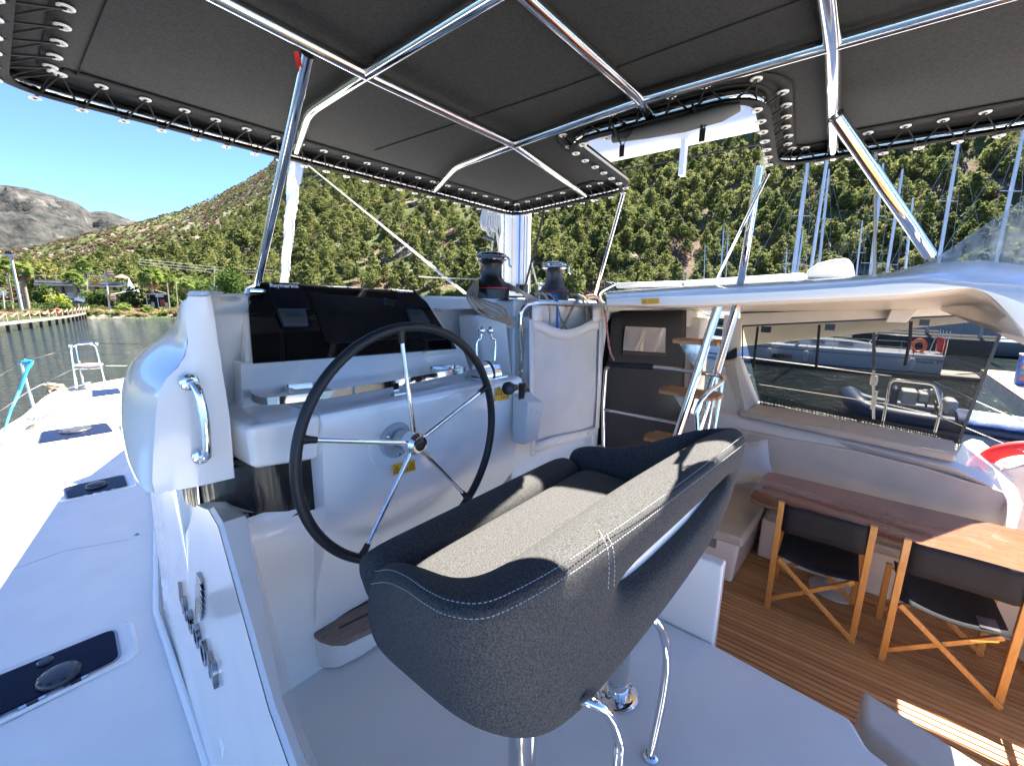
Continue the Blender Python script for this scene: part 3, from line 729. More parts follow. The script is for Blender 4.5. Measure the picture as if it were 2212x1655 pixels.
for i in range(11):
    t_ = i/10; b0 = wt+wd*L_*(.06+.86*t_)-up*.012; ln = .085*(.6+.6*math.sin(math.pi*min(1, t_*.8+.2))); dr = (up+wd*(-.6+1.3*t_)).normalized(); sd = dr.cross(nrm)*.0095
    wg.prism([b0-sd, b0-sd*1.1+dr*ln*.6, b0+dr*ln, b0+sd*1.1+dr*ln*.7, b0+sd], nrm*.012)
wg.tube([wt+wd*L_*.05-up*.014+nrm*.006, wb-wd*L_*.05-up*.014+nrm*.006], .006, 6)
wg.build('feather_emblem', mat('dark_chrome', (.35, .36, .38), .12, 1.), cm, bevel=.002)
# ================================================================== footrest
ft = thing('foot_rest', 'weathered teak foot rest with two black slots below the wheel', 'foot rest', (.9, 1.5, .12))
TEAKG = mat('weathered_teak', (.17, .125, .10), .7, bump=.3, bscale=60, col2=(.26, .20, .165), vscale=14, stretch=(1, 9, 9))
fz = .20
op = [P(800, 1268, z=fz), P(668, 1333, z=fz), P(664, 1342, z=fz), P(672, 1362, z=fz), P(690, 1376, z=fz), P(715, 1384, z=fz), P(745, 1383, z=fz), P(800, 1358, z=fz), P(860, 1318, z=fz), P(860, 1240, z=fz)]
mb = MB(); mb.prism(op, (0, 0, -.028)); mb.build('board', TEAKG, ft, bevel=.006)
mb = MB(); mb.bar(P(712, 1340, z=fz)+V((0, 0, .001)), P(830, 1284, z=fz)+V((0, 0, .001)), .008, .004); mb.bar(P(732, 1357, z=fz)+V((0, 0, .001)), P(830, 1308, z=fz)+V((0, 0, .001)), .008, .004); mb.build('slot', BLACK, ft)
mb = MB(); c_ = V((0, 0, -.03)); mb.prism([p+c_+V((0, .02, 0)) for p in op], (0, .06, -.16)); mb.build('riser', GEL, ft, bevel=.02)

# ================================================================== the stern of the boat, behind the camera
mb = MB(); mb.box((-1.25, -6.2, -1.1), (6.3, -3.4, -1.0)); mb.box((-1.25, -3.42, -1.0), (1.7, -1.6, -.02)); mb.box((5.2, -3.4, -1.0), (6.4, -1.4, -.1)); mb.box((-1.3, -6.2, -2.8), (.6, -2.5, -.47)); mb.box((4.8, -6.2, -2.8), (6.4, -3.3, -1.05))
tag(struct(mb.build('stern_deck', GEL2, bevel=.03)), 'white moulded aft deck and transom of the boat')
# ================================================================== steering wheel
HUB = P(895, 957, y=1.24); WR = .440
sw = thing('steering_wheel', 'black leather rimmed five spoke steering wheel with chrome spokes', 'steering wheel', tuple(HUB))
LEATH = mat('black_leather', (.010, .012, .015), .48, bump=.25, bscale=240)
cen = V((HUB.x, HUB.y, HUB.z))
def wp(a, r, dy=0): return cen+V((math.cos(a)*r, dy, math.sin(a)*r))
mb = MB(); mb.tube([wp(2*math.pi*i/96, WR) for i in range(96)], .0170, 14, closed=True, up=(0, 1, 0)); mb.build('rim', LEATH, sw)
angs = []
for px, py in ((867, 728), (1040, 845), (1010, 1075), (806, 1150), (665, 950)):
    q = P(px, py, y=1.24)-cen; angs.append(math.atan2(q.z, q.x))
for a in angs:
    mb = MB(); mb.tube([wp(a, .035, -.005), wp(a, WR-.045, 0)], [.0095, .008], 14); mb.build('spoke', CHROME, sw)
    mb = MB(); mb.tube([wp(a, WR-.055), wp(a, WR-.035), wp(a, WR-.008)], [.0105, .012, .017], 12); mb.build('spoke_sleeve', LEATH, sw)
mb = MB(); mb.lathe([(.040, .03), (.044, 0), (.044, -.02), (.032, -.036), (.024, -.037)], cen, (0, 1, 0), 32); h = mb.build('hub', CHROME, sw, ang=30)
mb = MB(); mb.lathe([(.023, -.036), (.023, -.040), (.019, -.042)], cen, (0, 1, 0), 24); fin(mb.build('hub_cap', BLACK, h))
mb = MB(); mb.lathe([(.036, .02), (.038, .10)], cen, (0, 1, 0), 24); mb.build('shaft', mat('satin_alloy', (.5, .5, .5), .3, 1.), sw)
fl = P(856, 950, y=1.352)
mb = MB(); mb.lathe([(.072, .03), (.072, -.006), (.066, -.014), (.045, -.018)], fl, (0, 1, 0), 40); mb.build('flange', mat('grey_flange', (.42, .43, .44), .35), sw, ang=30)
for k in (150, 270, 30):
    mb = MB(); mb.lathe([(.007, -.02), (.005, -.024)], fl+V((math.cos(R(k))*.056, .004, math.sin(R(k))*.056)), (0, 1, 0), 12); mb.build('bolt', STEEL, sw)
mb = MB(); mb.lathe([(.118, .03), (.118, -.0), (.115, -.004)], fl+V((0, .014, -.005)), (0, 1, 0), 60); o = mb.build('round_cover', GEL, con)
# ================================================================== throttle levers
tl = thing('throttle_control', 'chrome twin lever throttle control at the right end of the ledge', 'throttle', tuple(P(1050, 815, z=LZ)))
tb = P(1045, 818, z=LZ); ty = 1.42; tb = V((P(1050, 800, y=ty).x, ty, LZ))
mb = MB(); mb.box((tb.x-.09, ty-.07, LZ), (tb.x+.09, ty+.07, LZ+.008)); mb.build('base_plate', CHROME, tl, bevel=.003)
for x0, x1 in ((-.058, -.004), (.008, .062)):
    mb = MB(); prof = [(math.cos(R(a))*.058, math.sin(R(a))*.062) for a in range(0, 181, 15)]
    mb.prism([V((tb.x+x0, ty+p[0], LZ+.008+p[1]*1.25)) for p in prof], (x1-x0, 0, 0)); mb.build('housing', CHROME, tl, bevel=.006, seg=3)
mb = MB(); mb.prism([V((tb.x-.004, ty+p[0]*1.02, LZ+.008+p[1]*1.28)) for p in prof], (.012, 0, 0)); mb.build('seal', BLACK, tl)
for sx, kx, ky in ((-1, 1041, 714), (1, 1059, 714)):
    kp = P(kx, ky, y=ty); b_ = V((tb.x+sx*.062, ty, LZ+.07))
    mb = MB(); mb.tube(bez([b_, b_+V((sx*.008, 0, .07)), b_+V((sx*.004, 0, .12)), kp+V((sx*.012, 0, -.04)), kp], 6), .006, 10); lv = mb.build('lever', CHROME, tl)
    mb = MB(); mb.lathe([(.001, .019), (.010, .016), (.016, .010), (.019, 0), (.016, -.010), (.010, -.016), (.004, -.019)], kp, (0, 0, 1), 20); fin(mb.build('knob', CHROME, lv))
# winch handle in its holder
wh = thing('winch_crank', 'black winch handle standing in a grey holder right of the wheel', 'winch handle', tuple(P(1130, 860, y=1.27)))
g = P(1095, 838, y=1.20); e = P(1128, 834, y=1.25)
mb = MB(); mb.lathe([(.012, 0), (.029, .004), (.031, .022), (.024, .032), (.017, .038), (.016, .10), (.013, .11)], g+V((-.01, -.01, 0)), (e-g), 24); mb.build('grip', BLACK, wh)
mb = MB(); mb.tube([e+V((0, 0, .012)), e+V((0, .005, -.07))], [.019, .015], 14); mb.build('arm', BLACK, wh)
hd = thing('handle_holder', 'grey pocket holder fixed to the right end of the console', 'holder', tuple(P(1130, 900, y=1.30)))
ax, bx = P(1112, 860, y=1.285), P(1148, 850, y=1.285)
lz = P(1120, 952, y=1.285).z
mb = MB(); mb.hexa([V((ax.x, 1.22, lz)), V((bx.x-.02, 1.22, lz)), V((bx.x-.02, 1.30, lz)), V((ax.x, 1.30, lz))], [V((ax.x, 1.20, ax.z-.01)), V((bx.x, 1.20, ax.z-.035)), V((bx.x, 1.30, ax.z+.01)), V((ax.x, 1.30, ax.z+.02))]); mb.build('pocket', mat('pale_grey_plastic', (.62, .62, .60), .5), hd, bevel=.006)
for k in (0, 1):
    mb = MB(); mb.lathe([(.006, 0), (.004, .003)], V((ax.x+.03+.05*k, 1.199, ax.z-.05-.02*k)), (0, -1, 0), 10); mb.build('rivet', STEEL, hd)
# warning stickers
def sticker(label, q, m=YEL, tri=((.2, .5),), lines=True, n=None, th=.0012, nlines=4):
    """q: four corner points, clockwise from top left"""
    q = [V(p) for p in q]; n = (q[1]-q[0]).cross(q[3]-q[0]).normalized(); n = n if n.dot(CPOS-q[0]) > 0 else -n
    t = thing('warning_sticker', label, 'sticker', tuple(q[0]))
    mb = MB(); mb.prism([p+n*.001 for p in q], n*th); mb.build('sheet', m, t)
    mb = MB()
    def uv(u, v): return q[0]*(1-u)*(1-v)+q[1]*u*(1-v)+q[2]*u*v+q[3]*(1-u)*v+n*(th+.0018)
    hh = (q[3]-q[0]).length; ww = (q[1]-q[0]).length
    for cu, cv in tri:
        s_ = .34; du = s_*hh/ww
        a, b, c = uv(cu, cv-s_*.9), uv(cu+du, cv+s_*.8), uv(cu-du, cv+s_*.8)
        for p0, p1 in ((a, b), (b, c), (c, a)): mb.bar(p0, p1, hh*.05, .0005, n)
        mb.bar(uv(cu, cv-s_*.2), uv(cu, cv+s_*.3), hh*.06, .0005, n); mb.bar(uv(cu, cv+s_*.45), uv(cu, cv+s_*.6), hh*.07, .0005, n)
    if lines:
        rd = random.Random(len(label))
        for k in range(nlines):
            v = .18+.7*k/(nlines-.5); u = .38
            while u < .93:
                w = rd.uniform(.04, .12); mb.bar(uv(u, v), uv(min(.95, u+w), v), hh*.045, .0004, n); u += w+.025
    mb.build('print', INK if lines else INK, t); return t
def face_y(px, py):
    # console body front surface near the wheel
    return P(px, py, y=1.40)
sticker('yellow sticker with warning triangles under the wheel hub', [P(848, 1004, y=1.352), P(896, 993, y=1.352), P(897, 1016, y=1.352), P(849, 1027, y=1.352)], tri=((.16, .5), (.84, .5), (.5, .5)), lines=False)
sticker('yellow warning sticker behind the winch handle', [P(1069, 838, y=1.312), P(1100, 833, y=1.312), P(1100, 862, y=1.312), P(1069, 867, y=1.312)], tri=((.24, .25),))
# ================================================================== helm seat
st = thing('helm_bench', 'grey fabric double helm seat with wraparound back and open slot', 'seat', (1.1, .6, 0))
FAB = mat('grey_melange_fabric', (.020, .0205, .0215), .9, bump=.9, bscale=330, col2=(.082, .080, .077), vscale=240, det=2, sheen=0., bdist=.0015)
THREAD = mat('white_stitching', (.42, .42, .42), .7)
def cushion_tube(name, prof, x0, x1, y0, y1, par, m):
    """profile (y,z) swept across the seat with rounded ends"""
    mb = MB(); rows = []; n = 14
    cy = sum(p[0] for p in prof)/len(prof); cz = sum(p[1] for p in prof)/len(prof)
    for i in range(n+1):
        t = i/n; e = min(t, 1-t)*n; s = 1 if e >= 3 else [.0, .62, .86, .97][int(e)]
        s = max(s, .02); x = x0+(x1-x0)*t if e >= 3 else (x0+(x1-x0)*t)
        if e < 3:
            d = [0, .006, .02, .045][int(e)]; x = x0+d if t < .5 else x1-d
        else: x = x0+.06+(x1-x0-.12)*((i-3)/(n-6))
        yy = y0+(y1-y0)*t
        rows.append([V((x, yy+cy+(p[0]-cy)*s, cz+(p[1]-cz)*s)) for p in prof])
    mb.grid(rows, closed_u=True); mb.add(rows[0], [tuple(range(len(prof)))]); mb.add(rows[-1], [tuple(range(len(prof)))])
    return mb.build(name, m, par, sub=1, ang=180)
ZS = .785
cushion_tube('front_bolster', [(.10, .68), (.135, .72), (.14, .765), (.11, .80), (.06, .815), (.01, .80), (-.02, .77), (-.02, .68), (.02, .62), (.08, .63)], .585, 1.71, .965, .935, st, FAB)
cushion_tube('seat_cushion', [(.0, .70), (.0, .76), (-.02, .787), (-.10, .79), (-.30, .785), (-.42, .77), (-.44, .70), (-.4, .66), (-.1, .64)], .60, 1.70, .945, .915, st, FAB)
# wraparound back: stations (plan x, y of the outer surface; z bottom, z top; lean)
STN = [ # outer bottom point, outer top (seam) point, inner top point
 (P(803, 1360, y=.98), P(806, 1262, y=.99), P(838, 1222, y=1.0)),
 (P(812, 1398, y=.90), P(806, 1245, y=.90), P(852, 1205, y=.94)),
 (P(850, 1438, y=.80), P(838, 1241, y=.80), P(880, 1206, y=.86)),
 (P(900, 1480, y=.71), P(875, 1255, y=.70), P(925, 1216, y=.79)),
 (P(960, 1535, y=.60), P(920, 1285, y=.61), P(965, 1232, y=.74)),
 (P(1040, 1588, y=.49), P(970, 1308, y=.54), P(1010, 1234, y=.70)),
 (P(1140, 1606, y=.44), P(1040, 1315, y=.485), P(1060, 1215, y=.665)),
 (P(1210, 1582, y=.42), P(1110, 1290, y=.46), P(1110, 1180, y=.64)),
 (P(1290, 1505, y=.40), P(1205, 1238, y=.435), P(1180, 1130, y=.62)),
 (P(1370, 1405, y=.38), P(1310, 1168, y=.415), P(1270, 1065, y=.60)),
 (P(1440, 1313, y=.36), P(1400, 1105, y=.38), P(1360, 1010, y=.57)),
 (P(1500, 1230, y=.33), P(1490, 1038, y=.335), P(1440, 967, y=.52)),
 (P(1545, 1158, y=.31), P(1560, 985, y=.29), P(1500, 935, y=.45)),
 (P(1566, 1108, y=.31), P(1606, 950, y=.262), P(1545, 920, y=.39)),
 (P(1585, 1060, y=.33), P(1623, 940, y=.27), P(1590, 918, y=.345)),
]
# right wing runs forward again behind the back
rx = STN[-1][1].x
for y, zt_, zb in ((.45, 1.04, .66), (.62, .93, .63), (.80, .865, .61), (.93, .85, .60), (1.0, .82, .62)):
    STN.append((V((1.76, y, zb)), V((1.80, y, zt_-.01)), V((1.72, y, zt_+.015))))
mb = MB(); rows = []
for i, (b, t, n_) in enumerate(STN):
    inn = (n_-t); inn.z = 0; inn = inn.normalized() if inn.length > .001 else V((0, 1, 0))
    bl = (t-b); thick = .085
    mid = b+bl*.5; out = -inn*.012
    bi = b+inn*thick; ti = n_+inn*.012+V((0, 0, -.05))
    rows.append([b+V((0, 0, .0)), b+bl*.06+out*.6, b+bl*.40+out, b+bl*.60+out, b+bl*.88+out*.8, t, t+(n_-t)*.35+V((0, 0, .012)), n_+V((0, 0, .002)), ti+(bi-ti)*.40, ti+(bi-ti)*.52, bi, b+inn*thick*.5-V((0, 0, .012))])
# round both free ends
def shrink(r, k, dx):
    c = sum(r, V((0, 0, 0)))/len(r); return [c+(p-c)*k+dx for p in r]
rows.insert(0, shrink(rows[0], .8, V((0, .022, 0)))); rows.insert(0, shrink(rows[0], .35, V((0, .01, 0))))
rows.append(shrink(rows[-1], .8, V((0, .022, 0)))); rows.append(shrink(rows[-1], .35, V((0, .01, 0))))
# open slot between the station pairs i 8.. 13 across the rear face (columns 2-3), and the matching hole in front
k = len(mb.v)
nC = 12
for r in rows: mb.v += [tuple(p) for p in r]
S0, S1 = 2+9, 2+13
for i in range(len(rows)-1):
    for j in range(nC):
        j2 = (j+1) % nC
        if S0 <= i < S1 and j in (2, 8): continue
        mb.f.append((i*nC+j, i*nC+j2, (i+1)*nC+j2, (i+1)*nC+j)); mb.mi.append(0)
# walls of the slot
for i in range(S0, S1):
    # lower lip: column 2 (outer) to column 9 (inner); upper lip: column 3 to column 8
    mb.f.append((i*nC+2, (i+1)*nC+2, (i+1)*nC+9, i*nC+9)); mb.mi.append(0)
    mb.f.append((i*nC+3, i*nC+8, (i+1)*nC+8, (i+1)*nC+3)); mb.mi.append(0)
for i in (S0, S1):
    mb.f.append((i*nC+2, i*nC+9, i*nC+8, i*nC+3)); mb.mi.append(0)
mb.f.append(tuple(range(nC))); mb.f.append(tuple((len(rows)-1)*nC+j for j in range(nC))); mb.mi += [0, 0]
mb.build('backrest', FAB, st, sub=2, ang=180)
def stitch(pts, m=THREAD, par=st, dash=.0065, gap=.0045, r=.0011, off=None, name='stitching'):
    pts = bez(pts, 14); L_ = [0]
    for a, b in zip(pts, pts[1:]): L_.append(L_[-1]+(b-a).length)
    mb = MB(); s = 0; j = 0
    def at(s):
        for i in range(1, len(L_)):
            if L_[i] >= s: t = (s-L_[i-1])/max(1e-9, L_[i]-L_[i-1]); return pts[i-1].lerp(pts[i], t)
        return pts[-1]
    while s < L_[-1]-dash:
        a, b = at(s), at(s+dash); mb.tube([a, b], r, 4, caps=False); s += dash+gap
    return mb.build(name, m, par)
def off_pt(b, t, n_, k):
    inn = (n_-t); inn.z = 0; inn.normalize(); up = (t-b).normalized()
    return t-inn*.011+up*(k) if k <= 0 else t+(n_-t).normalized()*k+V((0, 0, .010))-inn*.004
for k in (-.014, .014):
    stitch([off_pt(*s_, k) for s_ in STN[1:15]])
for dx in (-6, 6):
    stitch([P(1290+dx, 1128, y=.50), P(1308+dx, 1160, y=.415), P(1318+dx, 1185, y=.385), P(1322+dx, 1225, y=.372), P(1320+dx, 1275, y=.365)])
mb = MB(); rows = []
for b, t, n_ in STN[8:15]:
    inn = (n_-t); inn.z = 0; inn.normalize(); c = b+(t-b)*.40+inn*.112; rows.append([c-V((0, 0, .06)), c+V((0, 0, .07))])
mb.grid(rows); mb.build('back_frame', GEL, st, solid=.004)
# pedestals, plates and hoops
for nm, (cx, cy) in (('a', (.76, .56)), ('b', (1.375, .545))):
    mb = MB(); mb.lathe([(.040, .06), (.040, .66)], (cx, cy, 0), (0, 0, 1), 32); p_ = mb.build('pedestal', STEEL, st)
    mb = MB(); mb.lathe([(.044, .07), (.044, .012)], (cx, cy, 0), (0, 0, 1), 32); fin(mb.build('collar', CHROME, p_))
    mb = MB(); mb.lathe([(.083, .002), (.083, .008), (.076, .013), (.045, .014)], (cx, cy, 0), (0, 0, 1), 40); fin(mb.build('foot_plate', CHROME, p_))
    for k in (35, 145, 215, 325):
        mb = MB(); mb.lathe([(.009, .012), (.009, .016), (.006, .019)], (cx+math.cos(R(k))*.064, cy+math.sin(R(k))*.064, 0), (0, 0, 1), 12); fin(mb.build('screw', STEEL, p_))
mb = MB(); mb.box((.62, .5, .62), (1.6, .95, .66)); mb.build('seat_pan', GEL2, st, bevel=.01)
h0 = P(1405, 1635, z=0); 
def hoop(foot, dx, nm):
    return bez([foot, foot+V((.0, .0, .25)), foot+V((.0, .005, .36)), foot+V((-.01, .03, .45)), foot+V((-.02, .10, .51)), foot+V((-.03, .20, .53))], 8)
mb = MB(); mb.tube(bez([h0, P(1421, 1560, z=.105), P(1434, 1490, z=.21), P(1441, 1425, z=.315), P(1434, 1378, z=.40), P(1414, 1340, z=.48), V((1.22, .50, .56)), V((1.2, .62, .6))], 6), .0145, 14); mb.build('rear_leg', CHROME, st)
mb = MB(); mb.lathe([(.026, 0), (.026, .006), (.018, .014)], h0, (0, 0, 1), 24); mb.build('leg_foot', CHROME, st)
h1 = V((.80, .30, 0))
q1 = P(1334, 1650, y=.33)
mb = MB(); mb.tube(bez([V((q1.x, .33, 0)), V((q1.x, .33, q1.z*.5)), q1, P(1337, 1600, y=.335), P(1322, 1555, y=.345), P(1292, 1524, y=.37), P(1250, 1508, y=.42), P(1170, 1495, y=.55)], 6), .0145, 14); mb.build('rear_leg', CHROME, st)
mb = MB(); mb.lathe([(.026, 0), (.026, .006), (.018, .014)], (q1.x, .33, 0), (0, 0, 1), 24); mb.build('leg_foot', CHROME, st)
# ================================================================== bimini
BZ = 2.13; BK = (BZ-1.55)/.45
bm_ = thing('bimini', 'charcoal canvas bimini laced to a polished steel tube frame overhead', 'bimini', (.9, .5, 2.0))
def B(px, py, z=2.0): return P(px, py, z=BZ+z-2.0)
yfr, xpo, yaf = 1.475, .07, -.56
outer = fillet([V((x*BK, y*BK, BZ)) for x, y in ((.6, yfr), (xpo, yfr), (xpo, yaf), (1.68, yaf), (1.655, .27), (1.09, .22), (1.09, .70), (1.66, .755), (1.79, yfr-.03), (.6, yfr))], .13, 8)
# perimeter tube and its canvas sleeve
mb = MB(); mb.tube(outer[:-1], .0155, 10, closed=True); mb.build('perimeter_tube', STEEL, bm_)
def offset_path(pts, d):
    out = []; n = len(pts)
    for i, p in enumerate(pts):
        a = pts[i-1]; b = pts[(i+1) % n]; t = (b-a).normalized(); nn = V((-t.y, t.x, 0)); out.append(p+nn*d)
    return out
loop = outer[:-1]
area = sum(a.x*b.y-b.x*a.y for a, b in zip(loop, loop[1:]+loop[:1]))
sg = 1 if area > 0 else -1       # + d moves inward for counter clockwise loops
def inset(d): return offset_path(loop, d*sg)
# dense resample of the perimeter for eyelets
def resample(pts, step):
    pts = pts+[pts[0]]; L_ = [0]
    for a, b in zip(pts, pts[1:]): L_.append(L_[-1]+(b-a).length)
    n = int(L_[-1]/step); out = []; j = 1
    for i in range(n):
        s = L_[-1]*i/n
        while L_[j] < s: j += 1
        t = (s-L_[j-1])/max(1e-9, L_[j]-L_[j-1]); p = pts[j-1].lerp(pts[j], t); d = (pts[j]-pts[j-1]).normalized()
        out.append((p, d))
    return out
dense = [p for p, d in resample(loop, .02)]
dn = len(dense)
def wk(p):
    return .5 if p.x > 1.25 and .12 < p.y < 1.06 and p.x < 2.25 else 1.
def dinset(d, dz):
    out = []
    for i, p in enumerate(dense):
        t = (dense[(i+2) % dn]-dense[i-2]).normalized(); out.append(p+V((-t.y, t.x, 0))*d*(wk(p) if d > .05 else 1)*sg+V((0, 0, dz)))
    return out
# sleeve: canvas strip wrapped round the tube, its free edge lying inwards
prof = [(a*1.28, b*1.28) for a, b in [(.018, -.016), (.004, -.019), (-.012, -.014), (-.018, 0), (-.012, .014), (.004, .018), (.018, .016)]]
rows = []
w = [1+.12*math.sin(i*.37)+.1*math.sin(i*.11) for i in range(dn)]
lines_ = [dinset(a, b) for a, b in prof]
mb = MB(); rr_ = [[l[i] for l in lines_] for i in range(dn)]; rr_.append(rr_[0]); mb.grid(rr_)
mb.build('edge_sleeve', CANVAS, bm_, solid=.0015)
# canopy sheet with the same outline, 6 cm in
rnd = random.Random(9)
inner = dinset(.080, .026)
bmx = bmesh.new(); vs_ = [bmx.verts.new(p) for p in inner]; f = bmx.faces.new(vs_); f.normal_update()
if f.normal.z > 0: f.normal_flip()
bmesh.ops.triangulate(bmx, faces=[f]); 
for _ in range(2):
    pass
me = bpy.data.meshes.new('canopy'); bmx.to_mesh(me); bmx.free(); me.materials.append(CANVAS)
o = bpy.data.objects.new('canopy', me); COL.objects.link(o); fin(o, bm_)
bmx = bmesh.new(); f = bmx.faces.new([bmx.verts.new(p) for p in dinset(.0, .040)]); f.normal_update(); bmesh.ops.triangulate(bmx, faces=[f]); me = bpy.data.meshes.new('upper_skin'); bmx.to_mesh(me); bmx.free(); me.materials.append(CANVAS); o = bpy.data.objects.new('upper_skin', me); COL.objects.link(o); fin(o, bm_)
u1, u2 = dinset(.0, .020), dinset(.13, .034)
mb = MB(); rr_ = [[a, b] for a, b in zip(u1, u2)]; rr_.append(rr_[0]); mb.grid(rr_); mb.build('upper_edge', CANVAS, bm_, solid=.001)
# hem strip doubled along the canopy edge, stitched
h1_, h2_ = dinset(.078, .0235), dinset(.150, .0235)
mb = MB(); rr_ = [[a, b] for a, b in zip(h1_, h2_)]; rr_.append(rr_[0]); mb.grid(rr_); mb.build('hem', CANVAS, bm_, solid=.001)
SEAM = mat('dark_seam', (.012, .012, .012), .9)
mb = MB(); mb.tube(dinset(.151, .0220), .0017, 4, closed=True); mb.build('seam', SEAM, bm_)
# eyelets in pairs and the lacing
EY = mat('white_eyelet', (.88, .87, .85), .3)
ring = MB(); ring.lathe([(.0155, -.0008), (.0155, -.003), (.012, -.0055), (.0085, -.003), (.0085, .001)], (0, 0, 0), (0, 0, 1), 12, caps=False); rme = ring.mesh('eyelet', EY)
eys = resample(loop, .095); lace = MB(); LACE = mat('black_cord', (.008, .008, .008), .7)
ipts = []; opts_ = []
for i, (p, d) in enumerate(eys):
    nn = V((-d.y, d.x, 0))*sg
    jit = V((rnd.uniform(-.004, .004), rnd.uniform(-.004, .004), 0))
    a = p+nn*.102*wk(p)+V((0, 0, .0210))+jit; b = p+d*.040-nn*.006+V((0, 0, -.0262))
    ipts.append(a); opts_.append(b)
    if p.y > -.9:
        for q, tl_ in ((a, 0), (b, .25)):
            o = bpy.data.objects.new('eyelet', rme); COL.objects.link(o); o.location = q; fin(o, bm_)
for i in range(len(eys)):
    a, b, c = ipts[i], opts_[i], ipts[(i+1) % len(eys)]
    lace.tube([a+V((0, 0, -.004)), b+V((0, 0, -.004))], .0030, 5, caps=False); lace.tube([b+V((0, 0, -.003)), c+V((0, 0, .002))], .0024, 5, caps=False)
lace.build('lacing_cord', LACE, bm_)
# frame tubes below the canvas
def ft(pts, r=.0158, name='frame_tube', fl_=.07, m=STEEL):
    mb = MB(); mb.tube(fillet(pts, fl_, 5), r, 14); return mb.build(name, m, bm_)
ZT = BZ-.004
yA, yD, yE = 1.02*.84, .447, .095
ft([V((.10, .80*BK, ZT)), B(790, 160), B(1110, 312), B(1280, 432)])                                # across, forward
ft([B(640, 325), B(668, 240), B(790, 160), B(1050, 0), V((.54*BK, -.55*BK, ZT))])                 # fore and aft, port
ft([B(940, 410), B(987, 358), B(1110, 312), B(1385, 215), B(1800, 95), V((1.0*BK, -.55*BK, ZT))])  # fore and aft, middle
ft([V((.10, .44*BK, ZT+.002)), B(1145, 0), B(1385, 215), B(1402, 248)])                            # across, middle
ft([V((.10, .09*BK, ZT)), V((.7*BK, .095*BK, ZT)), B(1800, 95), B(1800, 338)], .018)                          # across, aft
for q in ((1325, 287, 1365, 275), (1450, 252+8, 1500, 240)):
    a, b = B(q[0], q[1], 1.975), B(q[2], q[3], 1.975); mb = MB(); mb.bar(a, b, .02, .004); mb.build('batten', STEEL, bm_)
# sewn joints of the sheet
for q in ([B(1010, 425, BZ+.02), B(1030, 385, BZ+.02)], ):
    pass
for a, b in ((B(810, 325, 2.0245), B(1195, 190+8, 2.0245)), (B(1195, 198, 2.0245), B(1545, 68, 2.0245)), (B(1545, 68, 2.0245), B(1800, -25, 2.0245))):
    mb = MB(); mb.tube([a, b], .0022, 4); mb.build('seam', SEAM, bm_)
mb = MB(); mb.grid([[V((.135, y, BZ+.018)), V((.19+.05*math.sin(k*.8), y, BZ+.018))] for k, y in enumerate([.70+.1*j for j in range(6)])]); mb.build('corner_patch', CANVAS, bm_)
# rolled hatch flap tied in the opening
mb = MB(); mb.tube([B(1325, 300, 1.965), B(1400, 285, 1.955), B(1480, 268, 1.95), B(1560, 245, 1.955), B(1598, 232, 1.965)], [.014, .02, .023, .022, .012], 12); mb.build('rolled_flap', mat('grey_canvas', (.13, .13, .13), .85, bump=.3, bscale=500), bm_)
for px, py in ((1345, 296), (1520, 258)):
    c = B(px, py, 1.95); mb = MB(); mb.tube([c+V((-.02, .03, .04)), c+V((.0, 0, -.03)), c+V((.02, -.03, .03))], .009, 6, flat=.25); mb.bar(c+V((0, 0, -.025)), c+V((0, 0, -.06)), .016, .003, V((1, 0, 0))); mb.build('strap', LACE, bm_)
mb = MB(); c = B(637, 113, 1.98); mb.prism([B(636, 112, 1.98), B(644, 112, 1.98), P(650, 134, y=B(640, 112).y), P(646, 156, y=B(640, 112).y), P(640, 134, y=B(640, 112).y)], (0, .003, 0)); mb.build('red_tag', mat('red_webbing', (.5, .01, .02), .6), bm_)
# ================================================================== bimini posts and stays
def post(label, pts, r=.0145, m=STEEL, fl_=.08, name='support_post'):
    t = thing(name, label, 'post', tuple(pts[0])); mb = MB(); mb.tube(fillet(pts, fl_, 6), r, 16); mb.build('tube', m, t); return t
a = B(664, 118, 1.995); b = P(556, 612, y=1.88)
t = post('polished steel post rising from the port end of the dash to the bimini', [b, a])
mb = MB(); mb.lathe([(.03, 0), (.03, .006), (.018, .012)], (b.x, b.y, 1.572), (0, 0, 1), 20); mb.build('foot', STEEL, t)
a = B(1346, 420, 1.99); b = P(1286, 637, y=1.42)
t = post('thin steel post from the forward bimini corner down beside the winches', [b, a], .010)
top_ = B(1640, 358, 1.99)
bent = [P(1545, 806, x=2.66), P(1590, 660, x=2.50), P(1594, 640, x=2.45), P(1612, 540, x=2.2), top_]
t = post('bent polished steel post from the ladder rail up to the bimini corner', bent, .017, fl_=.1)
a = B(1805, 250, 1.992); b = P(2010, 552, x=2.35)
t = post('thick slanting steel post from the bimini down to the hardtop', [b, P(1975, 500, x=2.29), a], .0215, fl_=.12)
t = post('thin pale brace crossing behind the bent post', [P(1660, 372, z=1.97), P(1470+80, 600, x=2.9)], .007)
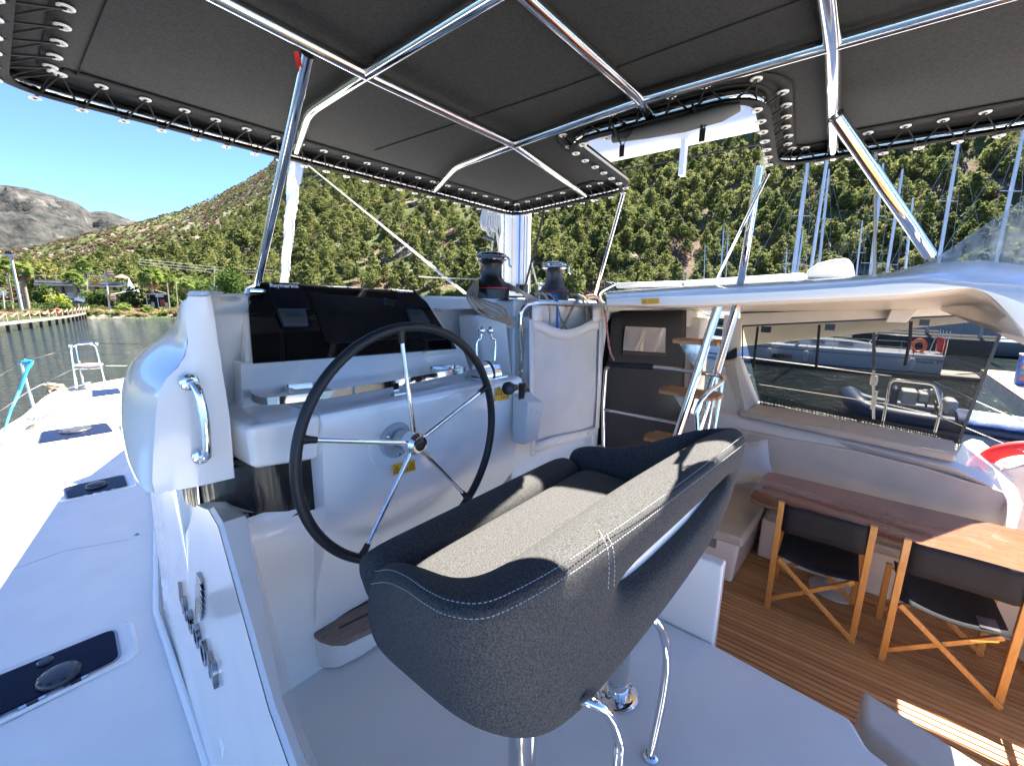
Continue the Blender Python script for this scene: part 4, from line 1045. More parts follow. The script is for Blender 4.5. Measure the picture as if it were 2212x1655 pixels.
# ================================================================== winches, ropes, mast
BLK = mat('winch_black', (.006, .006, .0065), .32)
def winch(label, c, s, m=BLK, cap=None):
    t = thing('winch', label, 'winch', tuple(c), 'self tailing winches')
    def L_(prof, nm, mm, **k):
        mb = MB(); mb.lathe([(r*s, z*s) for r, z in prof], c, (0, 0, 1), 36); return mb.build(nm, mm, t, ang=35)
    L_([(.104, 0), (.104, .052), (.1, .056)], 'base', m)
    L_([(.1035, .056), (.1035, .060)], 'red_band', mat('red_ring', (.6, .02, .03), .4))
    L_([(.102, .060), (.10, .07), (.088, .088), (.07, .105), (.062, .12), (.060, .145), (.0605, .185), (.066, .20), (.074, .206)], 'drum', mat('winch_drum'+m.name, (.008, .008, .0085) if m is BLK else (.04, .039, .037), .35, bump=.7, bscale=60, stretch=(1, 1, .25), bdist=.004))
    L_([(.074, .206), (.086, .212), (.088, .218), (.074, .222), (.074, .226), (.088, .230), (.089, .238), (.080, .248), (.05, .257), (.02, .259), (.018, .262)], 'self_tailer', cap or mat('winch_cap', (.02, .02, .02), .08, coat=1.))
    a = R(-50); d = V((math.cos(a), math.sin(a), 0)); q = V(c)+d*.09*s
    mb = MB(); mb.tube([q+V((0, 0, .235*s)), q+d*.012+V((0, 0, .22*s)), q+d*.012+V((0, 0, .19*s)), q+d*.025+V((0, 0, .178*s))], .006*s, 8); mb.build('stripper_arm', CHROME, t)
    return t
def span(px0, px1, y): return abs(P(px1, 640, y=y).x-P(px0, 640, y=y).x)
w1 = P(1061, 640, y=1.60); w1.z = 1.562
winch('near winch, black with chrome lipped cap and rope coiled round its base', w1, .97)
w2 = P(1196, 648, y=1.62); w2.z = 1.562
winch('far winch, smaller looking and bare, beside the cabin edge', w2, .98, mat('winch_grey', (.016, .016, .016), .35), mat('winch_chrome_cap', (.25, .25, .25), .12, 1.))
# rope bundle from the near winch
t = thing('rope_coil', 'cream rope coiled from the near winch down over the box', 'rope', tuple(w1))
for k in range(5):
    o_ = k*2.6
    pts = [P(1085, 606+k*5, y=1.76), P(1060, 602+k*5, y=1.76), P(1040, 603+k*5, y=1.66), P(1022+k*2, 614+k*5, y=1.55), P(1010+k*6, 638+k*2, y=1.46+.008*k), P(1022+k*8, 664-k*3, y=1.43+.008*k), P(1052+k*9, 684-k*4.5, y=1.41), P(1080+k*4, 693-k*3, y=1.40), P(1098+k*2.5, 700, y=1.40)]
    mb = MB(); mb.tube(bez(pts, 7), .0062, 8); mb.build('strand', mat('grey_rope', (.24, .21, .16), .8, bump=.6, bscale=300, var=.2, vscale=140), t)
for k in range(5):
    pts = [P(1080, 612+k*3, y=1.74), P(1094, 613+k*3, y=1.60), P(1112+k*2, 622+k*2, y=1.50), P(1130+k*4, 634+k*1.5, y=1.445), P(1140+k*6, 655, y=1.425), P(1145+k*6.5, 690, y=1.415), P(1149+k*6, 735, y=1.41)]
    mb = MB(); mb.tube(bez(pts, 7), .0075, 8); mb.build('strand', ROPEW, t)
BLUER = mat('blue_rope', (.01, .16, .50), .7, bump=.4, bscale=300); FLECK = mat('black_flecked_rope', (.02, .02, .02), .8, col2=(.55, .53, .48), vscale=120)
REDR = mat('red_flecked_rope', (.38, .02, .05), .8, col2=(.50, .40, .36), vscale=90); MINT = mat('mint_rope', (.35, .60, .48), .8)
def rope(label, px, ys, m, r=.0065):
    t = thing('rope', label, 'rope', tuple(P(*px[0], y=ys[0])))
    mb = MB(); mb.tube(bez([P(*q, y=y) for q, y in zip(px, ys)], 8), r, 8); mb.build('line', m, t); return t
rope('blue rope hanging behind the steel rail of the rope bag', [(1182, 636), (1194, 635), (1203, 648), (1204, 668), (1203, 730)], [1.52, 1.46, 1.43, 1.42, 1.41], BLUER, .0075)
rope('cream rope leftmost of those hanging behind the bag rail', [(1155, 634), (1172, 635), (1184, 650), (1188, 680), (1188, 730)], [1.52, 1.46, 1.43, 1.42, 1.41], ROPEW, .0075)
rope('black flecked rope running diagonally behind the bag rail', [(1160, 632), (1190, 638), (1203, 660), (1212, 690), (1225, 712)], [1.54, 1.46, 1.43, 1.42, 1.41], FLECK, .006)
rope('grey rope slanting down from the far winch', [(1252, 642), (1238, 662), (1225, 690), (1212, 712)], [1.46, 1.43, 1.42, 1.41], mat('grey_rope', (), 0), .009)
rope('cream rope hanging right of the far winch', [(1228, 636), (1248, 638), (1262, 655), (1268, 680), (1268, 720)], [1.54, 1.46, 1.43, 1.42, 1.41], ROPEW, .008)
rope('flecked cream rope beside the right end of the bag rail', [(1250, 637), (1264, 645), (1275, 670), (1277, 700), (1276, 720)], [1.54, 1.46, 1.43, 1.42, 1.41], mat('brown_fleck_rope', (.15, .10, .05), .8, col2=(.55, .47, .32), vscale=120), .0065)
rope('red flecked rope draped over the bag and down past the doorway', [(1266, 640), (1285, 640), (1300, 655), (1308, 680), (1312, 720), (1318, 760), (1326, 778)], [1.44, 1.40, 1.36, 1.34, 1.33, 1.33, 1.33], REDR, .0075)
rope('mint rope draped beside the red rope', [(1330, 615), (1300, 632), (1298, 645), (1312, 665), (1306, 682)], [1.5, 1.42, 1.38, 1.36, 1.35], MINT, .006)
rope('thin cream line led to the near winch from the left', [(905, 598), (1030, 604)], [3.2, 1.6], ROPEW, .004)
# mesh rope bag hung on its rail
bg_ = thing('rope_bag', 'white mesh rope bag hanging from a bent steel rail', 'bag', tuple(P(1220, 800, y=1.36)))
yb_ = 1.36
MESH = mat('white_mesh_fabric', (.58, .59, .58), .75, bump=.5, bscale=600, var=.05, vscale=5, trans=0.)
HEMM = mat('white_vinyl', (.70, .70, .68), .5, var=.04, vscale=8)
mb = MB(); rows = []
for j in range(15):
    v = j/14; row = []
    for i in range(19):
        u = i/18
        pxl = 1147+3*v; pxr = 1303-13*v
        sag = 0.
        ytop = 700+12*math.sin(u*math.pi) if 0 else 690+22*math.sin(math.pi*max(0, min(1, (u-.1)/.75)))
        ybot = 968-38*u
        px = pxl+(pxr-pxl)*u; py = ytop+(ybot-ytop)*v
        d = .018*math.sin(math.pi*u)*math.sin(math.pi*min(1, v*1.3))+.006*math.sin(u*17+v*4)*(1-v)+.004*math.sin(u*9-v*11)
        row.append(P(px, py, y=yb_-d))
    rows.append(row)
mb.grid(rows); mb.build('front_panel', MESH, bg_, solid=.002, ang=180)
# hems
def band(pairs, y, m=HEMM, name='hem', dy=.006):
    mb = MB(); mb.grid([[P(*a, y=y-dy), P(*b, y=y-dy)] for a, b in pairs]); return mb.build(name, m, bg_, solid=.003)
band([((1142, 690), (1152, 690)), ((1143, 800), (1154, 800)), ((1144, 900), (1155, 900)), ((1146, 985), (1156, 985))], yb_, dy=.024)
band([((1295, 690), (1303, 690)), ((1292, 800), (1300, 800)), ((1286, 925), (1293, 925))], yb_, dy=.02)
band([((1148, 958), (1148, 982)), ((1200, 942), (1200, 964)), ((1250, 932), (1250, 951)), ((1290, 921), (1290, 938))], yb_, dy=.016)
top_e = [(u, 690+22*math.sin(math.pi*max(0, min(1, (u-.1)/.75)))) for u in [i/12 for i in range(13)]]
band([((1147+156*u, yy), (1147+156*u, yy+22)) for u, yy in top_e], yb_, dy=.014)
for q in ((1150, 660, 1172, 694), (1281, 661, 1303, 694)):
    mb = MB(); mb.grid([[P(q[0], q[3]-k*(q[3]-q[1])/3, y=yb_-.022+.004*k), P(q[2], q[3]-k*(q[3]-q[1])/3, y=yb_-.022+.004*k)] for k in range(4)]+[[P(q[0], q[1], y=yb_+.03), P(q[2], q[1], y=yb_+.03)], [P(q[0], q[3], y=yb_+.05), P(q[2], q[3], y=yb_+.05)]]); mb.build('loop', HEMM, bg_, solid=.003)
# side panel turning back to the console
mb = MB(); rows = []
for j in range(7):
    v = j/6; a = P(1143, 688+12*v*0+ (985-688)*v*.5, y=yb_-.004); b = P(1042, 688+(800-688)*v, y=1.70)
    aa = P(1144, 690+150*v, y=yb_-.004)
    rows.append([aa.lerp(b, k/6)+V((.01*math.sin(k/6*math.pi), 0, 0)) for k in range(7)])
mb.grid(rows); mb.build('side_panel', MESH, bg_, solid=.002, ang=180)
a, b = rows[0][0], rows[0][-1]
mb = MB(); mb.grid([[a+V((-.004, 0, .012)), b+V((-.004, 0, .012))], [a+V((-.006, 0, -.05)), b+V((-.006, 0, -.05))]]); mb.build('hem', HEMM, bg_, solid=.003)
for px, py in ((1152, 950), (1206, 955), (1270, 937), (1150, 978), (1156, 868)):
    mb = MB(); mb.lathe([(.006, 0), (.006, .003), (.003, .005)], P(px, py, y=yb_-.024), (0, -1, 0), 12); mb.build('snap', STEEL, bg_)
mb = MB(); mb.tube(fillet([P(1124, 700, y=yb_+.03), P(1126, 665, y=yb_+.02), P(1160, 655, y=yb_+.015), P(1282, 660, y=yb_+.015)], .10, 7), .0125, 14); mb.build('rail', STEEL, bg_)
mb = MB(); mb.tube([P(1127, 815, y=1.42), P(1124, 700, y=yb_+.03)], .0125, 14); mb.build('rail_leg', STEEL, bg_)
mb = MB(); mb.lathe([(.028, 0), (.028, .005), (.016, .01)], (P(1127, 815, y=1.42).x, 1.42, LZ), (0, 0, 1), 20); mb.build('rail_foot', STEEL, bg_)
# mast, boom, sail bag, furled headsail
MASTM = mat('mast_white', (.66, .66, .65), .35, coat=.3)
my = 2.5; mc = P(1110, 600, y=my); ms = thing('mast', 'white painted mast of this boat with a blue rope running down it', 'mast', (mc.x, my, 1.62))
mw = span(1088, 1130, my)/2
mb = MB(); mb.prism([V((mc.x+math.cos(R(a))*mw, my+math.sin(R(a))*mw, 1.6)) for a in range(0, 360, 15)], (0, -.12, 9)); mb.build('spar', MASTM, ms, ang=50)
tcam = V((-mc.x, -my, 0)).normalized(); rh = V((RT.x, RT.y, 0)).normalized(); mcc = V((mc.x, my, 0))
mb = MB(); mb.box((mc.x-.02, my-mw-.012, 1.62), (mc.x+.02, my-mw+.02, 5)); mb.build('sail_track', MASTM, ms)
for dx, m_, r_ in ((-.09, FLECK, .006), (-.02, ROPEW, .005), (.045, BLUER, .007), (.085, LACE, .003), (.11, mat('steel_grey', (.3, .32, .35), .4), .006)):
    mb = MB(); q = mcc+rh*dx+tcam*(mw+.02); mb.tube([q+V((0, 0, 1.63)), q+V((0, 0, 4.5))], r_, 8); mb.build('halyard', m_, ms)
for dx in (.045, .10):
    mb = MB(); q = mcc+rh*dx+tcam*(mw+.03); mb.box((q.x-.022, q.y-.022, 1.62), (q.x+.022, q.y+.022, 1.70)); mb.build('turning_block', BLACK, ms, bevel=.008)
cl = thing('halyard_coil', 'grey white rope coiled and hung on the left of the mast', 'rope', tuple(P(1060, 480, y=2.4)))
rd = random.Random(4)
for k in range(8):
    cx = 1044+k*4.6; w_ = rd.uniform(5, 8); bt = rd.uniform(495, 514)
    pts = [P(cx, 452, y=2.4), P(cx-w_, 478, y=2.38), P(cx-w_*.6, bt-8, y=2.37), P(cx+1, bt, y=2.37), P(cx+w_*.8, bt-12, y=2.38), P(cx+w_*.6, 470, y=2.39), P(cx+2, 450, y=2.4)]
    mb = MB(); mb.tube(bez(pts, 6), .0085, 8); mb.build('loop', mat('pale_rope', (.45, .45, .42), .8, bump=.5, bscale=300), cl)
mb = MB(); mb.tube(bez([P(1066, 505, y=2.36), P(1062, 540, y=2.36), P(1056, 570, y=2.38)], 6), .007, 8); mb.tube(bez([P(1072, 500, y=2.36), P(1078, 540, y=2.36), P(1084, 590, y=2.4)], 6), .007, 8); mb.build('tail', mat('pale_rope', (), 0), cl)
mb = MB(); mb.bar(P(1042, 510, y=2.36), P(1068, 520, y=2.36), .02, .02); mb.build('cleat', BLACK, cl)
bo = thing('boom', 'white boom carrying the stacked mainsail in its bag above the bimini opening', 'boom', (mc.x, .5, 2.6))
mb = MB(); mb.box((mc.x-.09, -4.2, 2.60), (mc.x+.09, my-.35, 2.78)); mb.build('spar', MASTM, bo, bevel=.05, seg=4)
mb = MB(); rows = []
for y in [my-.35-i*.5 for i in range(14)]:
    k = .8+.2*math.sin(y*2); rise = max(0, y-.75)*.75; rows.append([V((mc.x+a_*1.0, y, z_+(rise if z_ > 3 else 0))) for a_, z_ in ((-.16, 2.77), (-.30*k, 2.95), (-.24*k, 3.1), (-.12, 3.25), (0, 3.35), (.12, 3.25), (.24*k, 3.1), (.30*k, 2.95), (.16, 2.77))])
mb.grid(rows); mb.build('sail_bag', mat('white_sailcloth', (.66, .68, .70), .7, bump=.3, bscale=20, bdist=.01), bo, solid=.004)
mb = MB(); mb.box((mc.x-.11, 1.0, 2.38), (mc.x-.05, 1.03, 2.60)); mb.build('lug', MASTM, bo)
mb = MB(); mb.tube([V((mc.x-.05, -4, 2.48)), V((mc.x-.05, my-.3, 2.50))], .006, 8); mb.build('reef_line', LACE, bo)
hs = thing('headsail', 'furled white headsail rising beyond the dash behind the steel post', 'sail', tuple(P(612, 610, x=3.0)))
a, b = P(611, 640, x=3.0), P(648, 250, x=3.0)
rows = []; mb = MB()
for i in range(24):
    t_ = i/23; c = a.lerp(b, t_); r_ = .055+.045*t_; rr2 = []
    for j in range(12):
        an = j/12*6.283+t_*16; k = r_*(1+.12*math.cos(3*(j/12*6.283)+t_*16)); rr2.append(c+V((math.cos(an)*k, math.sin(an)*k, 0)))
    rows.append(rr2)
mb.grid(rows, closed_u=True); mb.build('rolled_cloth', mat('white_sailcloth', (), 0), hs)
mb = MB(); mb.prism([P(640, 350, x=2.9), P(660, 345, x=2.9), P(652, 395, x=2.9), P(638, 410, x=2.9)], (0, .03, 0)); mb.build('clew', mat('white_sailcloth', (), 0), hs)
for lb, q0, q1, x0, x1, r_ in (('upper pale sheet line running from the headsail down to the deck', (658, 352), (1006, 634), 2.95, 2.2, .008), ('lower pale sheet line beside the first', (656, 350), (1002, 634), 2.95, 2.15, .006)):
    t = thing('sheet_line', lb, 'rope', tuple(P(*q1, x=x1))); mb = MB(); mb.tube([P(*q0, x=x0), P(*q1, x=x1)], r_, 8); mb.build('line', mat('pale_rope', (), 0), t)
t = thing('rigging_line', 'black line slanting right of the mast foot', 'rope', tuple(P(1130, 630, x=2.8))); mb = MB(); mb.tube([P(1131, 632, x=2.8), P(1180, 440, x=2.8)], .009, 8); mb.build('line', LACE, t)
t = thing('rigging_line', 'frayed grey wire and rope just right of the mast', 'rope', tuple(P(1148, 630, y=2.8)))
for q in ((1141, 632, 1138, 455), (1145, 632, 1144, 455), (1163, 625, 1140, 540)):
    mb = MB(); mb.tube([P(q[0], q[1], y=2.9), P(q[2], q[3], y=2.9)], .008, 8); mb.build('strand', mat('pale_rope', (), 0), t)
for lb, px in (('steel turning block left of the far winch', 1166), ('second steel turning block nearer the far winch', 1180)):
    t = thing('deck_block', lb, 'block', tuple(P(px, 625, y=1.9))); c = P(px, 620, y=1.95)
    mb = MB(); mb.lathe([(.03, -.02), (.035, -.008), (.035, .008), (.03, .02)], c, (1, -.3, 0), 20); mb.build('sheave', STEEL, t)
    mb = MB(); mb.box((c.x-.02, c.y-.035, 1.56), (c.x+.02, c.y+.035, c.z+.02)); mb.build('cheek', BLACK, t, bevel=.01)
# ================================================================== bulkhead, hardtop, cockpit
bk = thing('bulkhead', 'white and cream bulkhead round the saloon doorway', 'bulkhead', (3.5, 1.4, 0))
yq = 1.40
mb = MB(); mb.prism([P(1303, 655, y=yq), P(1600, 655, y=yq), P(1600, 690, y=yq), P(1483, 672, y=yq), P(1345, 672, y=yq), P(1325, 678, y=yq), P(1314, 695, y=yq), P(1300, 800, y=yq), P(1290, 990, y=yq), P(1277, 990, y=yq), P(1290, 800, y=yq), P(1300, 700, y=yq)], (0, .10, 0)); mb.build('door_surround', GEL, bk, bevel=.01)
DG = mat('dark_door_glass', (.012, .012, .012), .04, coat=1.)
mb = MB(); mb.box((2.7, 1.56, FZ), (5.4, 1.60, 1.53)); mb.build('door_glass', DG, bk)
mb = MB(); mb.box((4.62, 1.46, FZ), (4.68, 1.52, 1.5)); mb.box((4.45, 1.46, FZ), (4.48, 1.50, 1.5)); mb.build('door_frame', BLACK, bk)
mb = MB(); mb.box((4.50, 1.40, 1.30), (5.3, 1.5, 1.53)); mb.build('header', BEIGE, bk, bevel=.01)
mb = MB(); mb.box((4.88, 1.30, FZ), (5.3, 1.6, 1.40)); mb.build('pillar', BEIGE, bk, bevel=.02)
mb = MB(); mb.box((4.80, 1.28, .35), (4.86, 1.33, .98)); mb.build('teak_strip', TEAK, bk, bevel=.006)
dc = thing('door_curtain', 'black fabric curtain with a clear window hung over the doorway', 'curtain', tuple(P(1400, 800, y=1.385)))
BF = mat('black_fabric', (.010, .011, .012), .7, bump=.3, bscale=500, var=.1, vscale=5)
mb = MB(); rows = []
for j in range(9):
    v = j/8; rows.append([P(1322-24*v+(161+14*v)*u, 676-6*u+(985-676)*v+(0)*u, y=1.375-.012*math.sin(u*9+v*2)*v) for u in [i/14 for i in range(15)]])
mb.grid(rows); mb.build('cloth', BF, dc, solid=.003, ang=180)
wq = [P(1351, 705, y=1.355), P(1440, 709, y=1.355), P(1437, 763, y=1.352), P(1347, 757, y=1.352)]
mb = MB(); rows = []
for j in range(9):
    v = j/8; rows.append([wq[0].lerp(wq[1], u).lerp(wq[3].lerp(wq[2], u), v)+V((0, .006*math.sin(u*14+v*2), 0)) for u in [i/20 for i in range(21)]])
mb.grid(rows); mb.build('clear_window', mat('clear_vinyl', (.34, .30, .27), .1, coat=1., bump=.25, bscale=14, stretch=(3, 1, .6), bdist=.01), dc, ang=180)
mb = MB(); mb.bar(P(1345, 762, y=1.35), P(1440, 768, y=1.35), .003, .02); mb.build('welt', BLACK, dc)
# hardtop
ht = thing('hardtop', 'white moulded hardtop roof over the cockpit', 'hardtop', (3.6, .2, 1.6))
def row(pts, x, **k): return [P(*q, x=x) for q in pts]
sil = [(1310, 630), (1480, 619), (1700, 607), (1850, 597), (1930, 588), (1985, 575), (2030, 552), (2110, 498), (2230, 418), (2330, 350)]
cr1 = [(1310, 636), (1480, 626), (1700, 615), (1850, 605), (1930, 599), (1985, 597), (2030, 600), (2110, 609), (2230, 624), (2330, 640)]
cr2 = [(1310, 644), (1480, 637), (1700, 628), (1850, 618), (1930, 609), (1985, 608), (2030, 613), (2110, 626), (2230, 652), (2330, 680)]
lo = [(1310, 662), (1483, 664), (1546, 660), (1760, 650), (1900, 643), (1960, 640), (2030, 632), (2097, 621), (2150, 650), (2230, 750)]
def rs(pts, n):
    L_ = [0]
    for a, b in zip(pts, pts[1:]): L_.append(L_[-1]+math.hypot(b[0]-a[0], b[1]-a[1]))
    out = []
    for i in range(n):
        s = L_[-1]*i/(n-1); j = 1
        while j < len(L_)-1 and L_[j] < s: j += 1
        t = (s-L_[j-1])/(L_[j]-L_[j-1]); out.append((pts[j-1][0]+(pts[j][0]-pts[j-1][0])*t, pts[j-1][1]+(pts[j][1]-pts[j-1][1])*t))
    return out
def rx(pts, xs):
    """resample a survey line at common columns"""
    return [(x, lerp_table(pts, x)) for x in xs]
xs = [1310, 1400, 1483, 1546, 1620, 1700, 1760, 1850, 1900, 1930, 1960, 1985, 2010, 2030, 2060, 2097, 2115, 2135, 2150, 2180, 2212, 2230]
vin = list(sil)
sil = [q for q in sil if q[0] < 1960]+[(1973, 575), (2028, 567), (2114, 562), (2212, 571), (2330, 585)]
lo2 = lo[:-2]+[(2120, 626), (2150, 650), (2180, 684), (2212, 729), (2230, 755)]
lo2 = sorted(set(lo2))
R_s = [P(x, y, x=2.60) for x, y in rx(sil, xs)]
R_m = [P(x, (a+b)/2-1.5, x=2.42) for (x, a), (_, b) in zip(rx(sil, xs), rx(cr1, xs))]
R_1 = [P(x, y, x=2.29) for x, y in rx(cr1, xs)]
R_2 = [P(x, y, x=2.245) for x, y in rx(cr2, xs)]
R_l = [P(x, y, x=2.26) for x, y in rx(lo2, xs)]
R_i = [p+V((.03, 0, .004)) for p in R_l]
FAR = [V((5.35, p.y*2.2-.1, 1.74)) for p in R_s]
mb = MB(); mb.grid([R_s, R_m, R_1, R_2, R_l, R_i]); mb.build('fascia', mat('glossy_gelcoat', (), 0), ht, sub=1, ang=35)
def vinyl():
    m = bpy.data.materials.new('clear_crinkled_vinyl'); m.use_nodes = True; n = m.node_tree; b_ = n.nodes['Principled BSDF']; b_.inputs['Base Color'].default_value = (.5, .5, .46, 1); b_.inputs['Roughness'].default_value = .12
    t = n.nodes.new('ShaderNodeTexNoise'); t.inputs['Scale'].default_value = 9; t.inputs['Detail'].default_value = 6; mp = n.nodes.new('ShaderNodeMapping'); tc = n.nodes.new('ShaderNodeTexCoord'); mp.inputs['Scale'].default_value = (1, 3.5, .8)
    n.links.new(tc.outputs['Object'], mp.inputs[0]); n.links.new(mp.outputs[0], t.inputs[0]); r = n.nodes.new('ShaderNodeValToRGB'); r.color_ramp.elements[0].position = .35; r.color_ramp.elements[0].color = (.30, .30, .30, 1); r.color_ramp.elements[1].position = .72; r.color_ramp.elements[1].color = (.85, .85, .85, 1)
    n.links.new(t.outputs[0], r.inputs[0]); tr = n.nodes.new('ShaderNodeBsdfTransparent'); mx = n.nodes.new('ShaderNodeMixShader'); n.links.new(r.outputs[0], mx.inputs[0]); n.links.new(tr.outputs[0], mx.inputs[1]); n.links.new(b_.outputs[0], mx.inputs[2]); n.links.new(mx.outputs[0], n.nodes['Material Output'].inputs[0])
    bp = n.nodes.new('ShaderNodeBump'); bp.inputs['Strength'].default_value = .5; bp.inputs['Distance'].default_value = .01; n.links.new(t.outputs[0], bp.inputs['Height']); n.links.new(bp.outputs[0], b_.inputs['Normal']); return m
Q = []
for i in range(14):
    x = 1965+(2235-1965)*i/13; a_, b_ = P(x, lerp_table(sil, x)+3, x=2.585), P(x, lerp_table(vin, x), x=2.60); Q.append([a_.lerp(b_, t)+V((-.03*math.sin(math.pi*t)+.006*math.sin(i*2.3+t*9), 0, 0)) for t in (0, .2, .4, .6, .8, 1)])
mb = MB(); mb.grid(Q); mb.build('clear_vinyl_screen', vinyl(), ht, ang=180)
# roof slab: upper skin and ceiling
mb = MB(); mb.grid([[p for p in R_s], [V((3.3, max(p.y, -.48), max(1.66, min(p.z, 1.9)))) for p in R_s], [V((4.5, max(p.y, -.52), 1.68)) for p in R_s], [V((5.3, p.y-.25*max(0, -p.y-.3), 1.68)) for p in R_s]]); mb.build('roof_skin', GEL, ht, ang=50)
xa = [2.28, 2.7, 3.6, 4.6, 5.05, 5.3]
hy0, hy1 = P(1597, 703, x=5.15).y, P(2182, 675, x=5.15).y; nr = len(R_i)
rows = [[V((2.3, 1.5, R_i[0].z)), V((5.13, 1.5, 1.47))]]
for i, p in enumerate(R_i):
    t_ = i/(nr-1); far_ = V((5.13, hy0+(hy1-hy0)*min(1, t_*1.08)+.02, 1.47+.083*t_)); rows.append([(lambda q: V((q.x, max(q.y, -.5) if q.x < 4.6 else q.y, q.z)))(p.lerp(far_, k/5)) for k in range(6)])
rows[0] = [rows[0][0].lerp(rows[0][1], k/5) for k in range(6)]
mb = MB(); mb.grid(rows); mb.build('ceiling', BEIGE, ht, solid=.015, offset=1, ang=60)
ev0, ev1 = P(1585, 750, x=5.6), P(2185, 687, x=5.6)
mb = MB(); mb.hexa([ev0, ev1, ev1+V((.1, 0, 0)), ev0+V((.1, 0, 0))], [V((5.3, ev0.y, 1.62)), V((5.3, ev1.y, 1.62)), V((5.7, ev1.y, 1.62)), V((5.7, ev0.y, 1.62))]); mb.build('outer_eave', BEIGE, ht, bevel=.01)
mb = MB(); mb.hexa([V((4.5, -.54, 1.57)), V((5.3, -.98, 1.57)), V((5.3, -.9, 1.57)), V((4.5, -.46, 1.57))], [V((4.5, -.54, 1.68)), V((5.3, -.98, 1.68)), V((5.3, -.9, 1.68)), V((4.5, -.46, 1.68))]); mb.build('aft_edge', GEL, ht, bevel=.01)
# header beam on the far side above the screen
tl_, tr_ = P(1597, 703, x=5.15), P(2182, 675, x=5.15)
mb = MB(); mb.hexa([tl_, tr_, tr_+V((.15, 0, 0)), tl_+V((.15, 0, 0))], [V((5.13, tl_.y, 1.47)), V((5.13, tr_.y, 1.553)), V((5.3, tr_.y, 1.553)), V((5.3, tl_.y, 1.553))]); mb.build('header_beam', BEIGE, ht, bevel=.008)
a, b = P(1600, 676, x=5.08), P(1965, 662, x=5.08)
mb = MB(); mb.bar(a, b, .02, .018); mb.build('shadow_gap', mat('dark_groove', (.05, .045, .04), .6), ht)
a = P(1920, 668, x=5.05); b = P(1957, 697, x=5.05)
mb = MB(); mb.hexa([V((5.0, P(1912, 697, x=5.05).y, b.z)), V((5.0, b.y+.0, b.z)), V((5.15, b.y, b.z)), V((5.15, P(1912, 697, x=5.05).y, b.z))], [V((5.0, a.y-.02, a.z+.03)), V((5.0, b.y-.08, a.z+.03)), V((5.15, b.y-.08, a.z+.03)), V((5.15, a.y-.02, a.z+.03))]); mb.build('bracket', BEIGE, ht, bevel=.008)
mb = MB(); mb.lathe([(.02, 0), (.02, .008)], (0, 0, 0), (0, 0, 1), 16)
p_ = P(1735, 669, x=5.0); mb = MB(); mb.bar(P(1690, 671, x=5.02), P(1780, 667, x=5.02), .012, .02); mb.build('lamp_slot', mat('lamp_glass', (.45, .40, .33), .3), ht, bevel=.004)
sticker('yellow warning sticker on the hardtop edge above the doorway', [P(1386, 646, x=2.238), P(1424, 644, x=2.238), P(1424, 656, x=2.238), P(1386, 658, x=2.238)], tri=((.18, .5),), nlines=3)
# cushions on the roof
SB = mat('grey_sunbed_vinyl', (.40, .41, .42), .55, var=.04)
t = thing('sunbed_cushion', 'long flat pale grey sunbed cushion lying on the hardtop', 'cushion', (3.2, .6, 1.68))
for q0, q1 in (((1335, 612), (1478, 607)), ((1482, 607), (1740, 590))):
    a, b = P(q0[0], q0[1], x=3.1), P(q1[0], q1[1], x=3.1)
    mb = MB(); mb.hexa([V((3.05, a.y, 1.66)), V((3.05, b.y, 1.66)), V((3.9, b.y, 1.66)), V((3.9, a.y, 1.66))], [V((3.05, a.y, a.z)), V((3.05, b.y, b.z)), V((3.9, b.y, b.z)), V((3.9, a.y, a.z))]); mb.build('pad', SB, t, bevel=.015, seg=3)
t = thing('wedge_cushion', 'raised wedge shaped grey cushion standing on the hardtop', 'cushion', tuple(P(1790, 590, x=3.4)))
q = [(1735, 600), (1745, 584), (1765, 569), (1795, 561), (1832, 557), (1843, 572), (1848, 600)]
mb = MB(); mb.prism([P(*p, x=3.3) for p in q], (.8, 0, 0)); mb.build('pad', SB, t, bevel=.02, seg=3)
t = thing('side_cushion', 'small pale pad at the forward edge of the hardtop', 'cushion', tuple(P(1320, 615, x=3.0)))
mb = MB(); mb.hexa([P(1310, 625, y=1.9), P(1326, 624, y=1.9), P(1326, 624, y=2.2), P(1310, 625, y=2.2)], [P(1308, 611, y=1.9), P(1326, 610, y=1.9), P(1326, 612, y=2.2), P(1308, 613, y=2.2)]); mb.build('pad', SB, t, bevel=.01)
for k, px in enumerate((1318, 1327)):
    t = thing('rope_clutch', ('black' if k else 'second black')+' rope clutch lever on the forward edge of the hardtop', 'clutch', tuple(P(px, 628, y=1.7)))
    c = P(px, 620, y=1.75); mb = MB(); mb.hexa([c+V((-.02, -.05, -.05)), c+V((.02, -.05, -.05)), c+V((.02, .06, -.05)), c+V((-.02, .06, -.05))], [c+V((-.018, -.02, .03)), c+V((.018, -.02, .03)), c+V((.018, .04, .05)), c+V((-.018, .04, .05))]); mb.build('lever', BLACK, t, bevel=.006)
